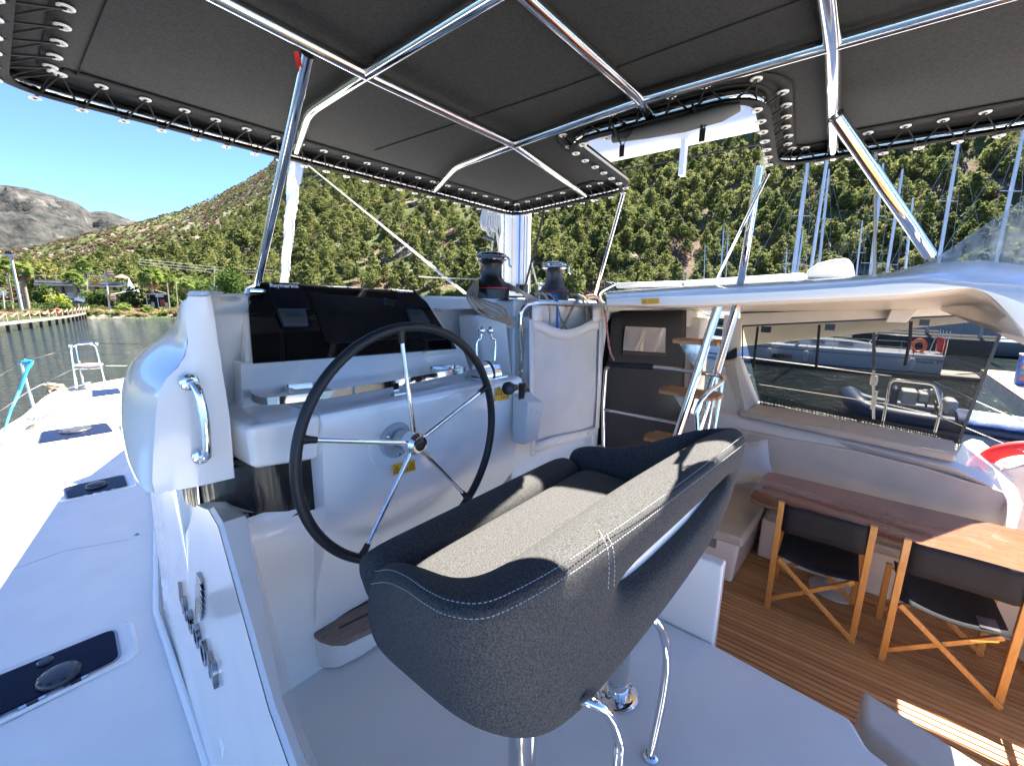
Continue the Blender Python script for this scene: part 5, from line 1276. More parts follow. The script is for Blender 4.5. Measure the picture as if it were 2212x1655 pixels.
# ------------------------------------------------------------ guard rail and ladder
gr = thing('guard_rail', 'polished steel guard rail with two bars in front of the doorway', 'rail', (2.75, 1.3, .41))
G = lambda px, py, x=2.75: P(px, py, x=x)
mb = MB(); mb.tube(fillet([V((G(1298, 983).x, 1.33, .405)), G(1303, 880), G(1309, 787), G(1420, 793), G(1560, 812), P(1566, 822, x=2.66), P(1528, 848, x=2.45), P(1503, 880, x=2.40), P(1508, 960, x=2.40), P(1490, 1030, x=2.40), V((2.40, .66, .405))], .07, 5), .0135, 14); mb.build('rail', STEEL, gr)
mb = MB(); mb.tube([G(1301, 884), G(1475, 917)], .012, 12); mb.build('mid_bar', STEEL, gr)
mb = MB(); mb.tube([G(1312, 787), G(1412, 793)], .020, 14); mb.build('black_grip', mat('black_vinyl', (.012, .012, .012), .5), gr)
mb = MB(); mb.lathe([(.028, 0), (.028, .006), (.016, .012)], (G(1298, 983).x, 1.33, .405), (0, 0, 1), 20); mb.build('foot', STEEL, gr)
ld = thing('ladder', 'polished steel ladder with three teak treads leading up to the hardtop', 'ladder', (2.8, .8, -.6))
for (a, b) in (((1448, 985, 2.62), (1552, 660, 2.70)), ((1492, 985, 2.9), (1592, 660, 3.0))):
    mb = MB(); mb.tube([P(a[0]-28, a[1]+90, x=a[2]-.05), P(a[0], a[1], x=a[2]), P(b[0], b[1], x=b[2])], .026, 16, flat=.8); mb.build('stringer', STEEL, ld)
for (q0, q1, x0, x1) in (((1530, 1010), (1562, 815), 2.9, 3.0), ((1514, 1010), (1548, 820), 2.85, 2.9)):
    mb = MB(); mb.tube([P(*q0, x=x0), P(*q1, x=x1)], .012, 12); mb.build('brace', STEEL, ld)
ST = [([(1450, 733), (1546, 742), (1552, 736), (1475, 729)], 2.70), ([(1420, 843), (1440, 836), (1530, 847), (1557, 855), (1545, 862), (1505, 862), (1421, 850)], 2.72), ([(1387, 950), (1405, 940), (1475, 947), (1560, 956), (1530, 975), (1390, 960)], 2.72)]
for i, (cpx, w0, w1, zz) in enumerate((((1500, 738), 1448, 1562, 0), ((1486, 849), 1418, 1558, 0), ((1455, 952), 1384, 1545, 0))):
    c = P(*cpx, x=2.78); zz = c.z
    a = P(w0, cpx[1], z=zz) if abs(zz-1.55) > .25 else P(w0, cpx[1]-4, y=c.y+.10)
    y0, y1 = c.y-.22, c.y+.17; x0, x1 = 2.68, 2.90
    if i == 0: y0, y1 = P(1562, 740, x=2.72).y, P(1450, 735, x=2.72).y
    if i == 1: y0, y1 = P(1553, 852, x=2.72).y, P(1420, 845, x=2.72).y
    if i == 2: y0, y1 = P(1530, 955, x=2.72).y, P(1388, 950, x=2.72).y
    for k in range(4):
        xa_ = x0+(x1-x0)*k/4; mb = MB(); e = .02 if k in (0, 3) else 0; mb.box((xa_+.0015, y0+e, zz-.012), (xa_+(x1-x0)/4-.0015, y1-e, zz+.012)); s_ = mb.build('tread', TEAK, ld, bevel=.005)
    mb = MB(); yc = P(cpx[0]+0, cpx[1], x=2.75).y; mb.prism([V((2.74, yc-.05, zz-.015)), V((2.74, yc+.09, zz-.015)), V((2.74, yc-.02, zz-.16))], (.004, 0, 0)); mb.build('gusset', STEEL, ld)
# ------------------------------------------------------------ starboard coaming, seats, cushions
MOUL = mat('grey_white_moulding', (.58, .57, .54), .35, coat=.3, var=.02)
co = thing('cockpit_coaming', 'grey white moulded starboard coaming running the length of the cockpit', 'coaming', (4.9, .2, 0))
A0 = [P(1570, 790, x=4.93), P(1600, 905, x=4.80), P(1612, 906, x=4.72), P(2070, 1003, x=4.42), P(2112, 1035, x=4.42), P(2134, 1062, x=4.45)]
cl_ = [V((4.76, 1.38, .40)), V((4.74, .8, .40)), V((4.60, .0, .39)), V((4.44, -.72, .37)), V((4.42, -.92, .30)), V((4.45, -1.05, .17))]
lowc = [P(1590, 935, x=4.66), P(1625, 939, x=4.64), P(1839, 970, x=4.60), P(2083, 1036, x=4.50), P(2115, 1050, x=4.48), P(2138, 1066, x=4.46)]
lowc[0] = V((4.72, 1.38, .27))
mb = MB(); mb.grid([[p+V((.9, 0, .02)) for p in cl_], [p+V((.05, 0, .01)) for p in cl_], [p+V((-.0, 0, -.02)) for p in cl_], lowc, [V((p.x+.05, p.y, p.z-.02)) for p in lowc], [V((p.x+.08, p.y, FZ)) for p in lowc]]); mb.build('moulding', MOUL, co, ang=50)
mb = MB(); mb.prism([P(1566, 795, x=4.9), P(1598, 862, x=4.86), P(1612, 900, x=4.8), P(1640, 915, x=4.75), P(1640, 960, x=4.7), P(1540, 960, x=4.9), P(1550, 800, x=4.9)], (.06, .05, 0)); mb.build('end_moulding', MOUL, co, bevel=.01)
mb = MB(); mb.prism([P(1565, 680, x=5.05), P(1603, 690, x=5.05), P(1600, 760, x=5.05), P(1552, 785, x=5.05)], (.1, .02, 0)); mb.build('upper_return', BEIGE, co, bevel=.006)
mb = MB(); mb.prism([P(1552, 775, x=5.0), P(1592, 752, x=5.0), P(1592, 772, x=5.0), P(1552, 792, x=5.0)], (.03, .02, 0)); mb.build('black_band', BLACK, co)
def cushion(name, label, quad, th, m, bev=.02, par=None, top=None, cat='cushion'):
    """quad: four corners of the lower face, th: thickness vector"""
    t = thing(name, label, cat, tuple(sum((V(q) for q in quad), V((0, 0, 0)))/4))
    mb = MB(); mb.hexa(quad, [V(q)+V(th) for q in quad]); mb.build('pad', m, t, bevel=bev, seg=4)
    pts = [V(q)+V(th)*.94+(sum((V(k) for k in quad), V((0, 0, 0)))/4-V(q)).normalized()*.008 for q in quad]
    mb = MB(); mb.tube(pts, .0028, 6, closed=True); mb.build('piping', m, t); return t
cz = .405
cushion('coaming_cushion', 'long taupe cushion lying along the top of the starboard coaming', [V((4.74, .80, cz)), V((4.43, -.73, cz-.01)), V((4.90, -.78, cz-.01)), V((5.30, .74, cz))], (0, 0, .065), TAUPE, .022)
bq = [P(1566, 776, x=4.92), P(1608, 889, x=4.80), P(1636, 870, x=5.2), P(1602, 768, x=5.3)]
t = thing('side_bolster', 'upright taupe backrest cushion at the forward end of the coaming', 'cushion', tuple(bq[1]))
f0, f1, f2, f3 = P(1588, 778, x=4.88), P(1612, 889, x=4.80), P(1641, 868, x=5.28), P(1603, 770, x=5.28)
b0, b1 = P(1567, 783, x=4.90), P(1600, 886, x=4.83)
mb = MB(); mb.hexa([f1, f2, f2+V((0, .12, 0)), b1+V((0, .03, 0))], [f0, f3, f3+V((0, .12, 0)), b0+V((0, .03, 0))]); mb.build('pad', TAUPE, t, bevel=.014, seg=3)
# sofa: backrest along starboard, seat across the forward end
sf = thing('sofa_backrest', 'wide taupe sofa backrest behind the table', 'backrest', (4.6, 0, 0))
topl = [P(1600, 930, x=4.62), P(1700, 948, x=4.62), P(1839, 972, x=4.58), P(1990, 1008, x=4.52), P(2083, 1037, x=4.47), P(2140, 1053, x=4.46), P(2164, 1062, x=4.46), P(2172, 1078, x=4.45), P(2172, 1100, x=4.44), P(2166, 1150, x=4.43)]
mb = MB(); rr = []
for k, p in enumerate(topl):
    e = k > 6
    rr.append([p+V((.06, 0, 0)), p+V((.03, 0, .008)), p+V((-.025, 0, -.005)), V((p.x-.06, p.y, p.z-.15 if not e else p.z-.02)), V((4.35, p.y, min(-.22, p.z-.03)))])
mb.grid(rr); mb.build('pad', TAUPE, sf, ang=60)
mb = MB(); mb.tube([p+V((-.022, 0, 0)) for p in topl], .006, 8); mb.build('piping', mat('cream_piping', (.55, .52, .46), .6), sf)
ss = thing('corner_bench', 'taupe seat cushion on a white moulded base at the forward end of the cockpit', 'seat', (3.9, .9, FZ))
bx0 = P(1582, 1262, z=FZ)
mb = MB(); mb.hexa([V((3.43, .49, FZ)), V((5.0, .40, FZ)), V((5.0, 1.4, FZ)), V((3.38, 1.4, FZ))], [V((3.40, .46, -.275)), V((5.0, .36, -.275)), V((5.0, 1.4, -.275)), V((3.34, 1.4, -.275))]); mb.build('base', GEL, ss, bevel=.03, seg=4)
mb = MB(); mb.hexa([V((3.34, .43, -.27)), V((4.6, .36, -.27)), V((4.6, 1.4, -.27)), V((3.30, 1.4, -.27))], [V((3.35, .44, -.195)), V((4.6, .37, -.195)), V((4.6, 1.4, -.195)), V((3.31, 1.4, -.195))]); mb.build('seat_pad', TAUPE, ss, bevel=.025, seg=4)
mb = MB(); mb.box((3.37, .62, -.36), (3.395, .72, -.29)); mb.build('label_plate', mat('grey_plate', (.25, .26, .26), .4), ss)
mb = MB(); mb.lathe([(.012, 0), (.012, .02)], V((4.0, .43, -.30)), (0, -1, 0), 12); mb.build('latch', CHROME, ss)
ls = thing('side_bench', 'white moulded base and taupe cushion of the starboard bench under the table', 'seat', (4.1, -.5, FZ))
mb = MB(); mb.box((4.0, -1.6, FZ), (4.5, .40, -.275)); mb.build('base', GEL, ls, bevel=.02)
mb = MB(); mb.box((3.93, -1.6, -.27), (4.45, .37, -.195)); mb.build('seat_pad', TAUPE, ls, bevel=.025, seg=4)
pl = thing('throw_pillow', 'pale grey beige throw pillow leaning in the corner of the sofa', 'pillow', tuple(P(1625, 1010, x=4.2)))
mb = MB(); rows = []
pc = P(1612, 1000, x=4.30)
for i in range(11):
    rw = []
    for j in range(11):
        u, v = i/10*2-1, j/10*2-1; e = max(0, (1-abs(u)**2.6)*(1-abs(v)**2.6))**.5
        rw.append((u*(.21-.02*(1-abs(v))), v*(.20-.02*(1-abs(u))), .075*e))
    rows.append(rw)
ax_ = V((.25, -.9, .25)).normalized(); ay_ = V((.12, .28, .9)).normalized(); az_ = ax_.cross(ay_)
for s_ in (1, -1): mb.grid([[pc+ax_*a+ay_*b+az_*c*s_ for a, b, c in rw] for rw in rows])
o = mb.build('cover', mat('linen', (.46, .44, .40), .85, bump=.3, bscale=300, var=.04), pl, ang=180)
# table
tb = thing('table', 'varnished wooden dining table with rounded corners', 'table', (3.85, -.6, FZ))
VARN = mat('varnished_wood', (.20, .075, .045), .10, coat=1., col2=(.27, .115, .07), vscale=6, stretch=(9, 1.2, 9), bump=.05, bscale=3, bdist=.004)
c1 = [V((4.24, .44, .07)), V((3.50, .47, .07)), V((3.42, -2.0, .07)), V((4.20, -2.0, .07))]
cc = []
for i in range(4):
    a, b, c = c1[i-1], c1[i], c1[(i+1) % 4]; u = (a-b).normalized()*.09; w = (c-b).normalized()*.09
    for k in range(6): t_ = k/5; cc.append((b+u)*(1-t_)**2+b*2*t_*(1-t_)+(b+w)*t_*t_)
mb = MB(); mb.prism([p+V((0, 0, -.004)) for p in cc], (0, 0, -.030)); mb.build('edge', mat('table_edge', (.22, .15, .10), .3, coat=.6, var=.1), tb, bevel=.01, seg=3)
for k, (s0, s1) in enumerate(((.0, .33), (.33, .70), (.70, 1))):
    ya, yb2 = .455-s0*2.45, .455-s1*2.45
    q = []
    if k == 0: q = [V((p.x, p.y, p.z)) for p in [cc[i] for i in range(12)]]; q = [p+(V((3.86, -.6, .07))-p).normalized()*.012 for p in q]; q += [V((3.46, yb2+.002, .07)), V((4.21, yb2+.002, .07))]
    else: q = [V((4.21, ya, .07)), V((3.455, ya, .07)), V((3.43, yb2+.002, .07)), V((4.20, yb2+.002, .07))]
    mb = MB(); mb.prism([p+V((0, 0, -.003)) for p in q], (0, 0, .004)); mb.build('leaf', VARN, tb)
mb = MB(); mb.box((3.6, -.9, .005), (4.1, .2, .035)); mb.build('apron', GEL2, tb)
for y in (-.15, -1.25):
    mb = MB(); mb.lathe([(.16, 0), (.16, .01), (.06, .03), (.05, .65)], (3.88, y, FZ), (0, 0, 1), 28); mb.build('pedestal', mat('white_alloy', (.6, .6, .58), .35), tb)
# director's chairs
WOOD = mat('honey_wood', (.45, .21, .055), .42, coat=.3, bump=.1, bscale=60, col2=(.54, .27, .08), vscale=12, stretch=(6, 6, 1))
CAN2 = mat('navy_black_canvas', (.007, .0065, .009), .75, bump=.35, bscale=700, var=.12, vscale=30)
BRASS = mat('brass', (.6, .45, .2), .3, 1.)
def chair(label, x, y1, y2, patch=False):
    t = thing('director_chair', label, 'chair', (x, (y1+y2)/2, FZ), "folding director's chairs along the table")
    w = .036; xf = x+.46
    def leg(a, b, nm='leg', w_=.036, h_=.024): mb = MB(); mb.bar(a, b, w_, h_, V((1, 0, 0))); return mb.build(nm, WOOD, t, bevel=.004)
    for y in (y1, y2): leg((x, y, FZ), (x-.03, y, FZ+.86), 'rear_post', .036, .03)
    for y in (y1, y2): leg((xf, y, FZ), (xf, y, FZ+.44), 'front_leg', .036, .03)
    for y in (y1, y2): leg((x-.01, y, FZ+.64), (xf+.01, y, FZ+.66), 'armrest', .03, .018) if False else None
    for xx, s in ((x-.005, 1), (xf, 1)):
        leg((xx-.022, y1-.025, FZ+.43), (xx-.022, y2-.01, FZ+.02), 'cross_bar', .030, .02)
        leg((xx+.004, y1+.02, FZ+.06), (xx+.004, y2+.04, FZ+.43), 'cross_bar', .030, .02)
    for y in (y1+.0, y2-.0): leg((x+.01, y, FZ+.10), (xf, y, FZ+.10), 'bottom_rail', .022, .022)
    for y in (y1-.03, y2+.03): leg((x-.02, y, FZ+.44), (xf+.02, y, FZ+.44), 'seat_rail', .028, .022)
    mb = MB(); rows = []
    for i in range(9):
        u = i/8; rows.append([V((x-.025+.51*v, y1-.02+(y2-y1+.04)*u, FZ+.455-.035*math.sin(math.pi*u))) for v in [k/5 for k in range(6)]])
    mb.grid(rows); mb.build('seat_canvas', CAN2, t, solid=.004, ang=180)
    mb = MB(); rows = []
    for i in range(11):
        u = i/10; rows.append([V((x-.046+.012*math.sin(math.pi*u)+(.03 if u in (0, 1) else 0), y1+.0+(y2-y1)*u, FZ+.85-.20*v)) for v in [k/4 for k in range(5)]])
    mb.grid(rows); mb.build('back_canvas', CAN2, t, solid=.004, ang=180)
    for y in (y1, y2):
        for z in (.35, .62): 
            mb = MB(); mb.lathe([(.005, 0), (.005, .004)], (x-.02, y, FZ+z), (-1, 0, 0), 8); mb.build('rivet', BRASS, t)
    mb = MB(); mb.bar((x-.03, y2+.06, FZ+.41), (x-.03, y2+.16, FZ+.36), .010, .003, V((1, 0, 0))); mb.build('hinge_plate', BRASS, t)
    if patch:
        mb = MB(); mb.add([V((x+.0, y2+.03, FZ+.452)), V((x+.0, y2+.13, FZ+.440)), V((x+.12, y2+.13, FZ+.440)), V((x+.12, y2+.03, FZ+.452))], [(0, 1, 2, 3)]); mb.build('worn_patch', mat('worn_grey_canvas', (.13, .12, .12), .8), t, solid=.002)
chair("folding wooden director's chair with dark canvas nearest the forward seat", 3.31, .225, -.265)
chair("folding wooden director's chair with a pale worn patch on its dark seat", 3.25, -.415, -.905, True)
chair("folding wooden director's chair partly cut off at the right edge of the photo", 3.22, -1.10, -1.59)
t = thing('padded_locker', 'grey padded cushion beside the corner of the helm deck', 'cushion', (2.1, -.8, FZ))
q = [P(1850, 1500, z=-.05), P(1862, 1486, z=-.05), P(2130, 1655, z=-.05)]
GP = mat('grey_vinyl_pad', (.58, .52, .45), .6, bump=.1, bscale=500, var=.04, vscale=5)
dd = (q[2]-q[1]).normalized(); e1 = q[1]; e2 = q[1]+dd*2.2; e0 = V((1.96, -.20, -.05)); e3 = e0+dd*2.2+V((-.5, 0, 0)); e0b = V((1.93, -.235, -.05))
mb = MB(); mb.hexa([V((e0b.x, e0b.y, FZ)), V((e1.x, e1.y, FZ)), V((e2.x, e2.y, FZ)), V((e3.x, e3.y, FZ))], [e0b, e1, e2, e3]); mb.build('pad', GP, t, bevel=.025, seg=4)
mb = MB(); mb.tube([e3+V((.01, 0, -.012)), e0b+V((.006, -.006, -.012)), e1+V((-.006, -.012, -.012)), e2+V((-.01, 0, -.012))], .004, 6); mb.build('piping', mat('pale_piping', (.5, .49, .46), .6), t)
# ------------------------------------------------------------ sunscreen
sc_ = thing('sun_screen', 'tinted see through sunscreen with black edging hung from the hardtop', 'screen', tuple(P(1900, 800, x=5.2)))
def tint():
    m = bpy.data.materials.new('tinted_mesh'); m.use_nodes = True; n = m.node_tree; n.nodes.clear()
    o = n.nodes.new('ShaderNodeOutputMaterial'); tr = n.nodes.new('ShaderNodeBsdfTransparent'); tr.inputs[0].default_value = (.24, .24, .23, 1)
    g = n.nodes.new('ShaderNodeBsdfGlossy'); g.inputs['Roughness'].default_value = .25; g.inputs[0].default_value = (.35, .35, .35, 1)
    d = n.nodes.new('ShaderNodeBsdfDiffuse'); d.inputs[0].default_value = (.02, .02, .02, 1)
    a1 = n.nodes.new('ShaderNodeMixShader'); a1.inputs[0].default_value = .03; a2 = n.nodes.new('ShaderNodeMixShader'); a2.inputs[0].default_value = .12
    n.links.new(tr.outputs[0], a2.inputs[1]); n.links.new(d.outputs[0], a2.inputs[2]); n.links.new(a2.outputs[0], a1.inputs[1]); n.links.new(g.outputs[0], a1.inputs[2]); n.links.new(a1.outputs[0], o.inputs[0]); return m
X5 = 5.2
def S(px, py, dx=0): return P(px, py, x=X5+dx)
c4 = [(1604, 704), (2178, 676), (2070, 957), (1642, 872)]
mb = MB(); mb.add([S(*c) for c in c4], [(0, 1, 2, 3)]); mb.build('mesh_panel', tint(), sc_, smooth=False)
mb = MB()
for a, b, w in ((c4[0], c4[1], .022), (c4[1], c4[2], .022), (c4[0], (1604, 775), .012)): mb.bar(S(*a, -.005), S(*b, -.005), .004, w, V((0, 0, 1)) if a[0] != b[0] and abs(a[1]-b[1]) < 60 else V((0, 1, 0)))
mb.build('edging', BLACK, sc_)
for q in (((1637, 706), (1627, 794)), ((1770, 702), (1763, 794)), ((1968, 694), (1966, 730), (1955, 790)), ((2160, 690), (2165, 705), (2200, 730))):
    mb = MB(); mb.tube([S(*p, -.02) for p in q], .012, 6, flat=.25, up=(1, 0, 0)); mb.build('strap', LACE, sc_)
for px, py in ((1655, 712), (1793, 707), (1997, 697), (2130, 690)):
    mb = MB(); a = S(px-10, py-7, -.015); b = S(px+10, py+7, -.012); mb.box((a.x, min(a.y, b.y), min(a.z, b.z)), (b.x, max(a.y, b.y), max(a.z, b.z))); mb.build('patch', BLACK, sc_)
# open net along its foot
mb = MB(); n1, n2 = 78, 5
nt0 = lambda u: S(1642+428*u, 853+92*u+0); nt1 = lambda u: S(1642+428*u, 873+93*u)
for j in range(n2+1):
    v = j/n2; mb.tube([nt0(i/20).lerp(nt1(i/20), v)+V((-.01, 0, .003*math.sin(i*2.1+j))) for i in range(21)], .0045, 4, caps=False)
for i in range(n1+1):
    u = i/n1; mb.tube([nt0(u)+V((-.01, 0, 0)), nt1(min(1, u+.006*math.sin(i*1.7)))+V((-.01, 0, 0))], .0045, 4, caps=False)
mb.build('net', BLACK, sc_)
# ================================================================== starboard side outside
def simple(name, label, cat, items, group=None):
    t = None
    for nm, mb, m, kw in items:
        if t is None: t = thing(name, label, cat, tuple(mb.v[0]) if mb.v else (0, 0, 0), group)
        mb.build(nm, m, t, **kw)
    return t
mb = MB(); rows = []
for y in (6, 3, 0, -1.5, -3):
    rows.append([V((5.3, y, .1)), V((6.3, y, .12)), V((6.45, y, .05)), V((6.5, y, -1.2)), V((6.3, y, -2.8))])
mb.grid(rows); o = mb.build('starboard_deck', GEL, ang=40); tag(struct(o), 'white starboard side deck beyond the cockpit')
hp = thing('stern_hoop', 'steel hoop rail outside the sunscreen beside the dinghy', 'rail', tuple(P(1915, 925, x=6)))
mb = MB(); mb.tube(fillet([P(1898, 960, x=6), P(1913, 880, x=6), P(1923, 820, x=6), P(2020, 830, x=6), P(2034, 880, x=6), P(2012, 960, x=6)], .06, 6), .014, 12); mb.tube([P(1908, 870, x=6), P(2010, 893, x=6)], .010, 10); mb.build('hoop', STEEL, hp)
t = thing('lifeline', 'upper wire lifeline along the starboard deck', 'lifeline', tuple(P(1923, 812, x=6)))
mb = MB(); mb.tube([P(1600, 770, x=6), P(1750, 789, x=6), P(1925, 812, x=6)], .006, 6); mb.tube([P(2018, 824, x=6), P(2212, 912, x=5.2)], .006, 6); mb.build('wire', STEEL, t)
t = thing('lifeline', 'lower wire lifeline along the starboard deck', 'lifeline', tuple(P(1900, 865, x=6)))
mb = MB(); mb.tube([P(1640, 830, x=6), P(1915, 872, x=6)], .005, 6); mb.tube([P(2015, 893, x=6), P(2212, 975, x=5)], .005, 6); mb.build('wire', STEEL, t)
t = thing('shroud', 'dark shroud wire ending in a white and steel turnbuckle', 'shroud', tuple(P(1887, 905, x=5.9)))
mb = MB(); mb.tube([P(1887, 800, x=5.9), P(1888, 700, x=5.9), P(1893, 250, x=5.85)], .014, 8); mb.build('wire', mat('dark_wire', (.08, .085, .09), .5), t)
mb = MB(); mb.tube([P(1887, 800, x=5.9), P(1887, 905, x=5.9)], .013, 8); mb.lathe([(.03, -.05), (.035, 0), (.03, .05)], P(1888, 822, x=5.9), (0, 0, 1), 12); mb.lathe([(.02, -.1), (.022, 0), (.02, .1)], P(1888, 865, x=5.9), (0, 0, 1), 12); mb.build('turnbuckle', mat('white_fitting', (.7, .7, .68), .4), t)
# life ring
RED = mat('red_foam', (.75, .02, .02), .6, bump=.1, bscale=60)
lr = thing('life_ring', 'bright red horseshoe life buoy hanging at the stern', 'life ring', tuple(P(2190, 1020, x=5.1)))
pts = [P(2150, 1150, x=5.1), P(2130, 1080, x=5.1), P(2112, 1030, x=5.1), P(2130, 992, x=5.1), P(2175, 972, x=5.1), P(2240, 970, x=5.1), P(2290, 1000, x=5.1), P(2310, 1060, x=5.1), P(2300, 1120, x=5.1)]
mb = MB(); mb.tube(bez(pts, 6), .058, 12, flat=.6, up=(1, 0, 0)); mb.build('foam', RED, lr)
t = thing('white_fender_board', 'pale grey rounded board inside the red life ring', 'board', tuple(P(2190, 1040, x=5.0)))
q = [(2142, 1150), (2130, 1080), (2136, 1040), (2160, 1015), (2212, 1004), (2280, 1010), (2290, 1150)]
mb = MB(); mb.prism([P(*p, x=5.05) for p in q], (.05, 0, 0)); mb.build('board', mat('greige_plastic', (.52, .48, .45), .5, var=.08), t, bevel=.02)
mb = MB(); mb.tube([P(2167, 1018, x=5.02), P(2172, 990, x=5.02), P(2230, 995, x=5.02)], .006, 6); mb.build('handle', STEEL, t)
# stern corner mouldings
mb = MB(); mb.prism([P(2060, 985, x=4.6), P(2075, 955, x=5.1), P(2100, 945, x=5.4), P(2120, 950, x=5.5), P(2180, 1000, x=5.4), P(2212, 1090, x=4.6), P(2135, 1062, x=4.5)], (0, 0, -.35)); t = thing('stern_moulding', 'white moulded quarter of the boat behind the coaming cushion', 'moulding', (5, -1, .2)); mb.build('shell', GEL, t, bevel=.02)
# dinghy
BLUEC = mat('navy_hypalon', (.018, .04, .10), .45, var=.15); GRT = mat('grey_hypalon', (.22, .23, .24), .45, var=.06)
dg = thing('dinghy', 'inflatable dinghy with navy blue tubes and pale seats moored alongside', 'dinghy', tuple(P(1950, 900, z=-1.9)))
def D(px, py, z=-1.7): return P(px, py, z=z)
near_ = [D(1852, 873, -1.75), D(1870, 885, -1.85), D(1910, 897, -1.9), D(1990, 912, -1.9), D(2080, 925, -1.9), D(2212, 945, -1.9), D(2290, 958, -1.9)]
far_ = [p+V((1.9, .15, 0)) for p in near_]
mb = MB(); mb.tube(bez([far_[0]+V((-.6, .1, .1)), near_[0], *near_[1:]], 5), .30, 12); mb.tube(bez(far_, 5), .26, 12); mb.build('side_tube', BLUEC, dg)
mb = MB(); mb.tube([p+V((-.22, -.02, -.25)) for p in near_[2:]], .14, 10); mb.tube([p+V((-.12, 0, -.30)) for p in near_[2:]], .25, 10); mb.build('hull', GRT, dg)
for k in range(4):
    mb = MB(); mb.tube([p+V((-.30+.03*k, 0, -.05-.11*k)) for p in near_[2:]], .018, 6); mb.build('rub_strake', mat('white_rubber' if k % 2 else 'black_rubber_strake', (.6, .6, .6) if k % 2 else (.01, .01, .01), .5), dg)
mb = MB(); mb.box(tuple(near_[3]+V((.35, -1.5, -.2))), tuple(near_[3]+V((1.5, .8, -.05)))); mb.build('floor', GRT, dg)
SEATM = mat('pale_grey_vinyl', (.50, .48, .44), .5)
a = D(1940, 860, -1.55)
def boxat(px0, py0, px1, py1, x, dep, nm, m, bev=.05):
    p, q = P(px0, py0, x=x), P(px1, py1, x=x); mb = MB(); mb.box((x, min(p.y, q.y), min(p.z, q.z)), (x+dep, max(p.y, q.y), max(p.z, q.z))); return mb.build(nm, m, dg, bevel=bev, seg=3)
xd = near_[3].x
boxat(1945, 872, 1985, 848, xd+.5, .8, 'rear_seat', SEATM); boxat(1985, 868, 2008, 852, xd+.4, .8, 'rear_seat', SEATM)
boxat(1992, 850, 2030, 838+8, xd+.9, .2, 'backrest', SEATM); boxat(2040, 895, 2073, 868, xd+.6, .8, 'console', mat('white_fitting', (), 0), .08)
boxat(1920, 880, 1945, 838, xd+1.2, .6, 'engine_cover', BLUEC, .12)
mb = MB(); c = P(2022, 880, x=xd+.5); mb.tube([c+V((math.cos(k/16*6.283)*.22, math.sin(k/16*6.283)*.05, math.sin(k/16*6.283)*.2)) for k in range(16)], .02, 6, closed=True); mb.build('steering_wheel', BLACK, dg)
mb = MB(); mb.tube(fillet([P(2000, 880, x=xd+.9), P(2003, 842, x=xd+.9), P(2034, 845, x=xd+.9), P(2034, 880, x=xd+.9)], .1), .03, 8); mb.build('seat_frame', STEEL, dg)
t = thing('boat_cover', 'bright blue canvas cover heaped over the stern of the dinghy', 'cover', tuple(D(2130, 910, -1.5)))
mb = MB(); rows = []
for i in range(9):
    u = i/8; b = D(2062+180*u, 915+26*u, -1.75); rows.append([b+V((-.26, 0, .05)), b+V((-.1, 0, .26+.04*math.sin(i*2.2))), b+V((.3, 0, .30+.06*math.sin(i*1.3+1)-.05*u)), b+V((1.0, 0, .26+.05*math.sin(i))), b+V((1.6, 0, .1))])
mb.grid(rows); mb.build('canvas', mat('royal_blue_canvas', (.008, .04, .17), .65, bump=.4, bscale=10, bdist=.03), t, solid=.02, sub=1, ang=180)
# moored yacht seen through the screen
HW = mat('hull_white', (.62, .66, .72), .25, coat=.5)
yt = thing('moored_yacht', 'white moored sailing yacht with fenders seen through the tinted screen', 'yacht', (33, 1, WATER_Z))
sx, st_y, bow_y = 31.6, -4.0, 8.4
def hull(mb, cx, y0, y1, beam, fb, rake=.6, n=16, z0=WATER_Z-.3):
    rows = []
    for i in range(n+1):
        t = i/n; y = y0+(y1-y0)*t; w = beam/2*(1-max(0, (t-.35)/.65)**2.1)*(.86+.14*min(1, t*4)); w = max(w, .02)
        z1 = WATER_Z+fb*(1+.12*t); rows.append([V((cx-w*.2, y*.98+.02*y0, z0)), V((cx-w*.9, y, WATER_Z+.15)), V((cx-w, y+rake*t*.3, WATER_Z+fb*.5)), V((cx-w*1.0, y+rake*t, z1)), V((cx-w*.93, y+rake*t, z1+.02)), V((cx, y+rake*t, z1+.12)), V((cx+w*.93, y+rake*t, z1+.02)), V((cx+w, y+rake*t, z1)), V((cx+w*.9, y, WATER_Z+.15)), V((cx+w*.2, y, z0))])
    mb.grid(rows); mb.add(rows[0], [tuple(range(len(rows[0])))]); return rows
mb = MB(); hr = hull(mb, sx+1.9, st_y, bow_y, 3.8, 1.25); mb.build('hull', HW, yt, ang=40)
mb = MB(); mb.tube([r[1]+V((-.03, 0, .12)) for r in hr], .05, 6); mb.build('boot_stripe', mat('dark_blue_stripe', (.03, .05, .10), .4), yt)
mb = MB(); mb.tube([r[3]+V((-.02, 0, -.22)) for r in hr[:12]], .02, 6); mb.build('sheer_stripe', mat('dark_blue_stripe', (), 0), yt)
mb = MB(); rows = []
for i in range(9):
    t = i/8; y = -1.0+6.0*t; k = math.sin(math.pi*min(1, .12+t*.95))**.5; rows.append([V((sx+.9, y, WATER_Z+1.35)), V((sx+1.1, y, WATER_Z+1.35+.42*k)), V((sx+1.9, y, WATER_Z+1.35+.5*k)), V((sx+2.8, y, WATER_Z+1.35+.4*k)), V((sx+3.0, y, WATER_Z+1.35))])
mb.grid(rows); mb.build('coachroof', HW, yt)
for y in (.2, 1.6, 3.0):
    mb = MB(); mb.box((sx+.95, y-.35, WATER_Z+1.50), (sx+1.02, y+.35, WATER_Z+1.64)); mb.build('window', DG, yt)
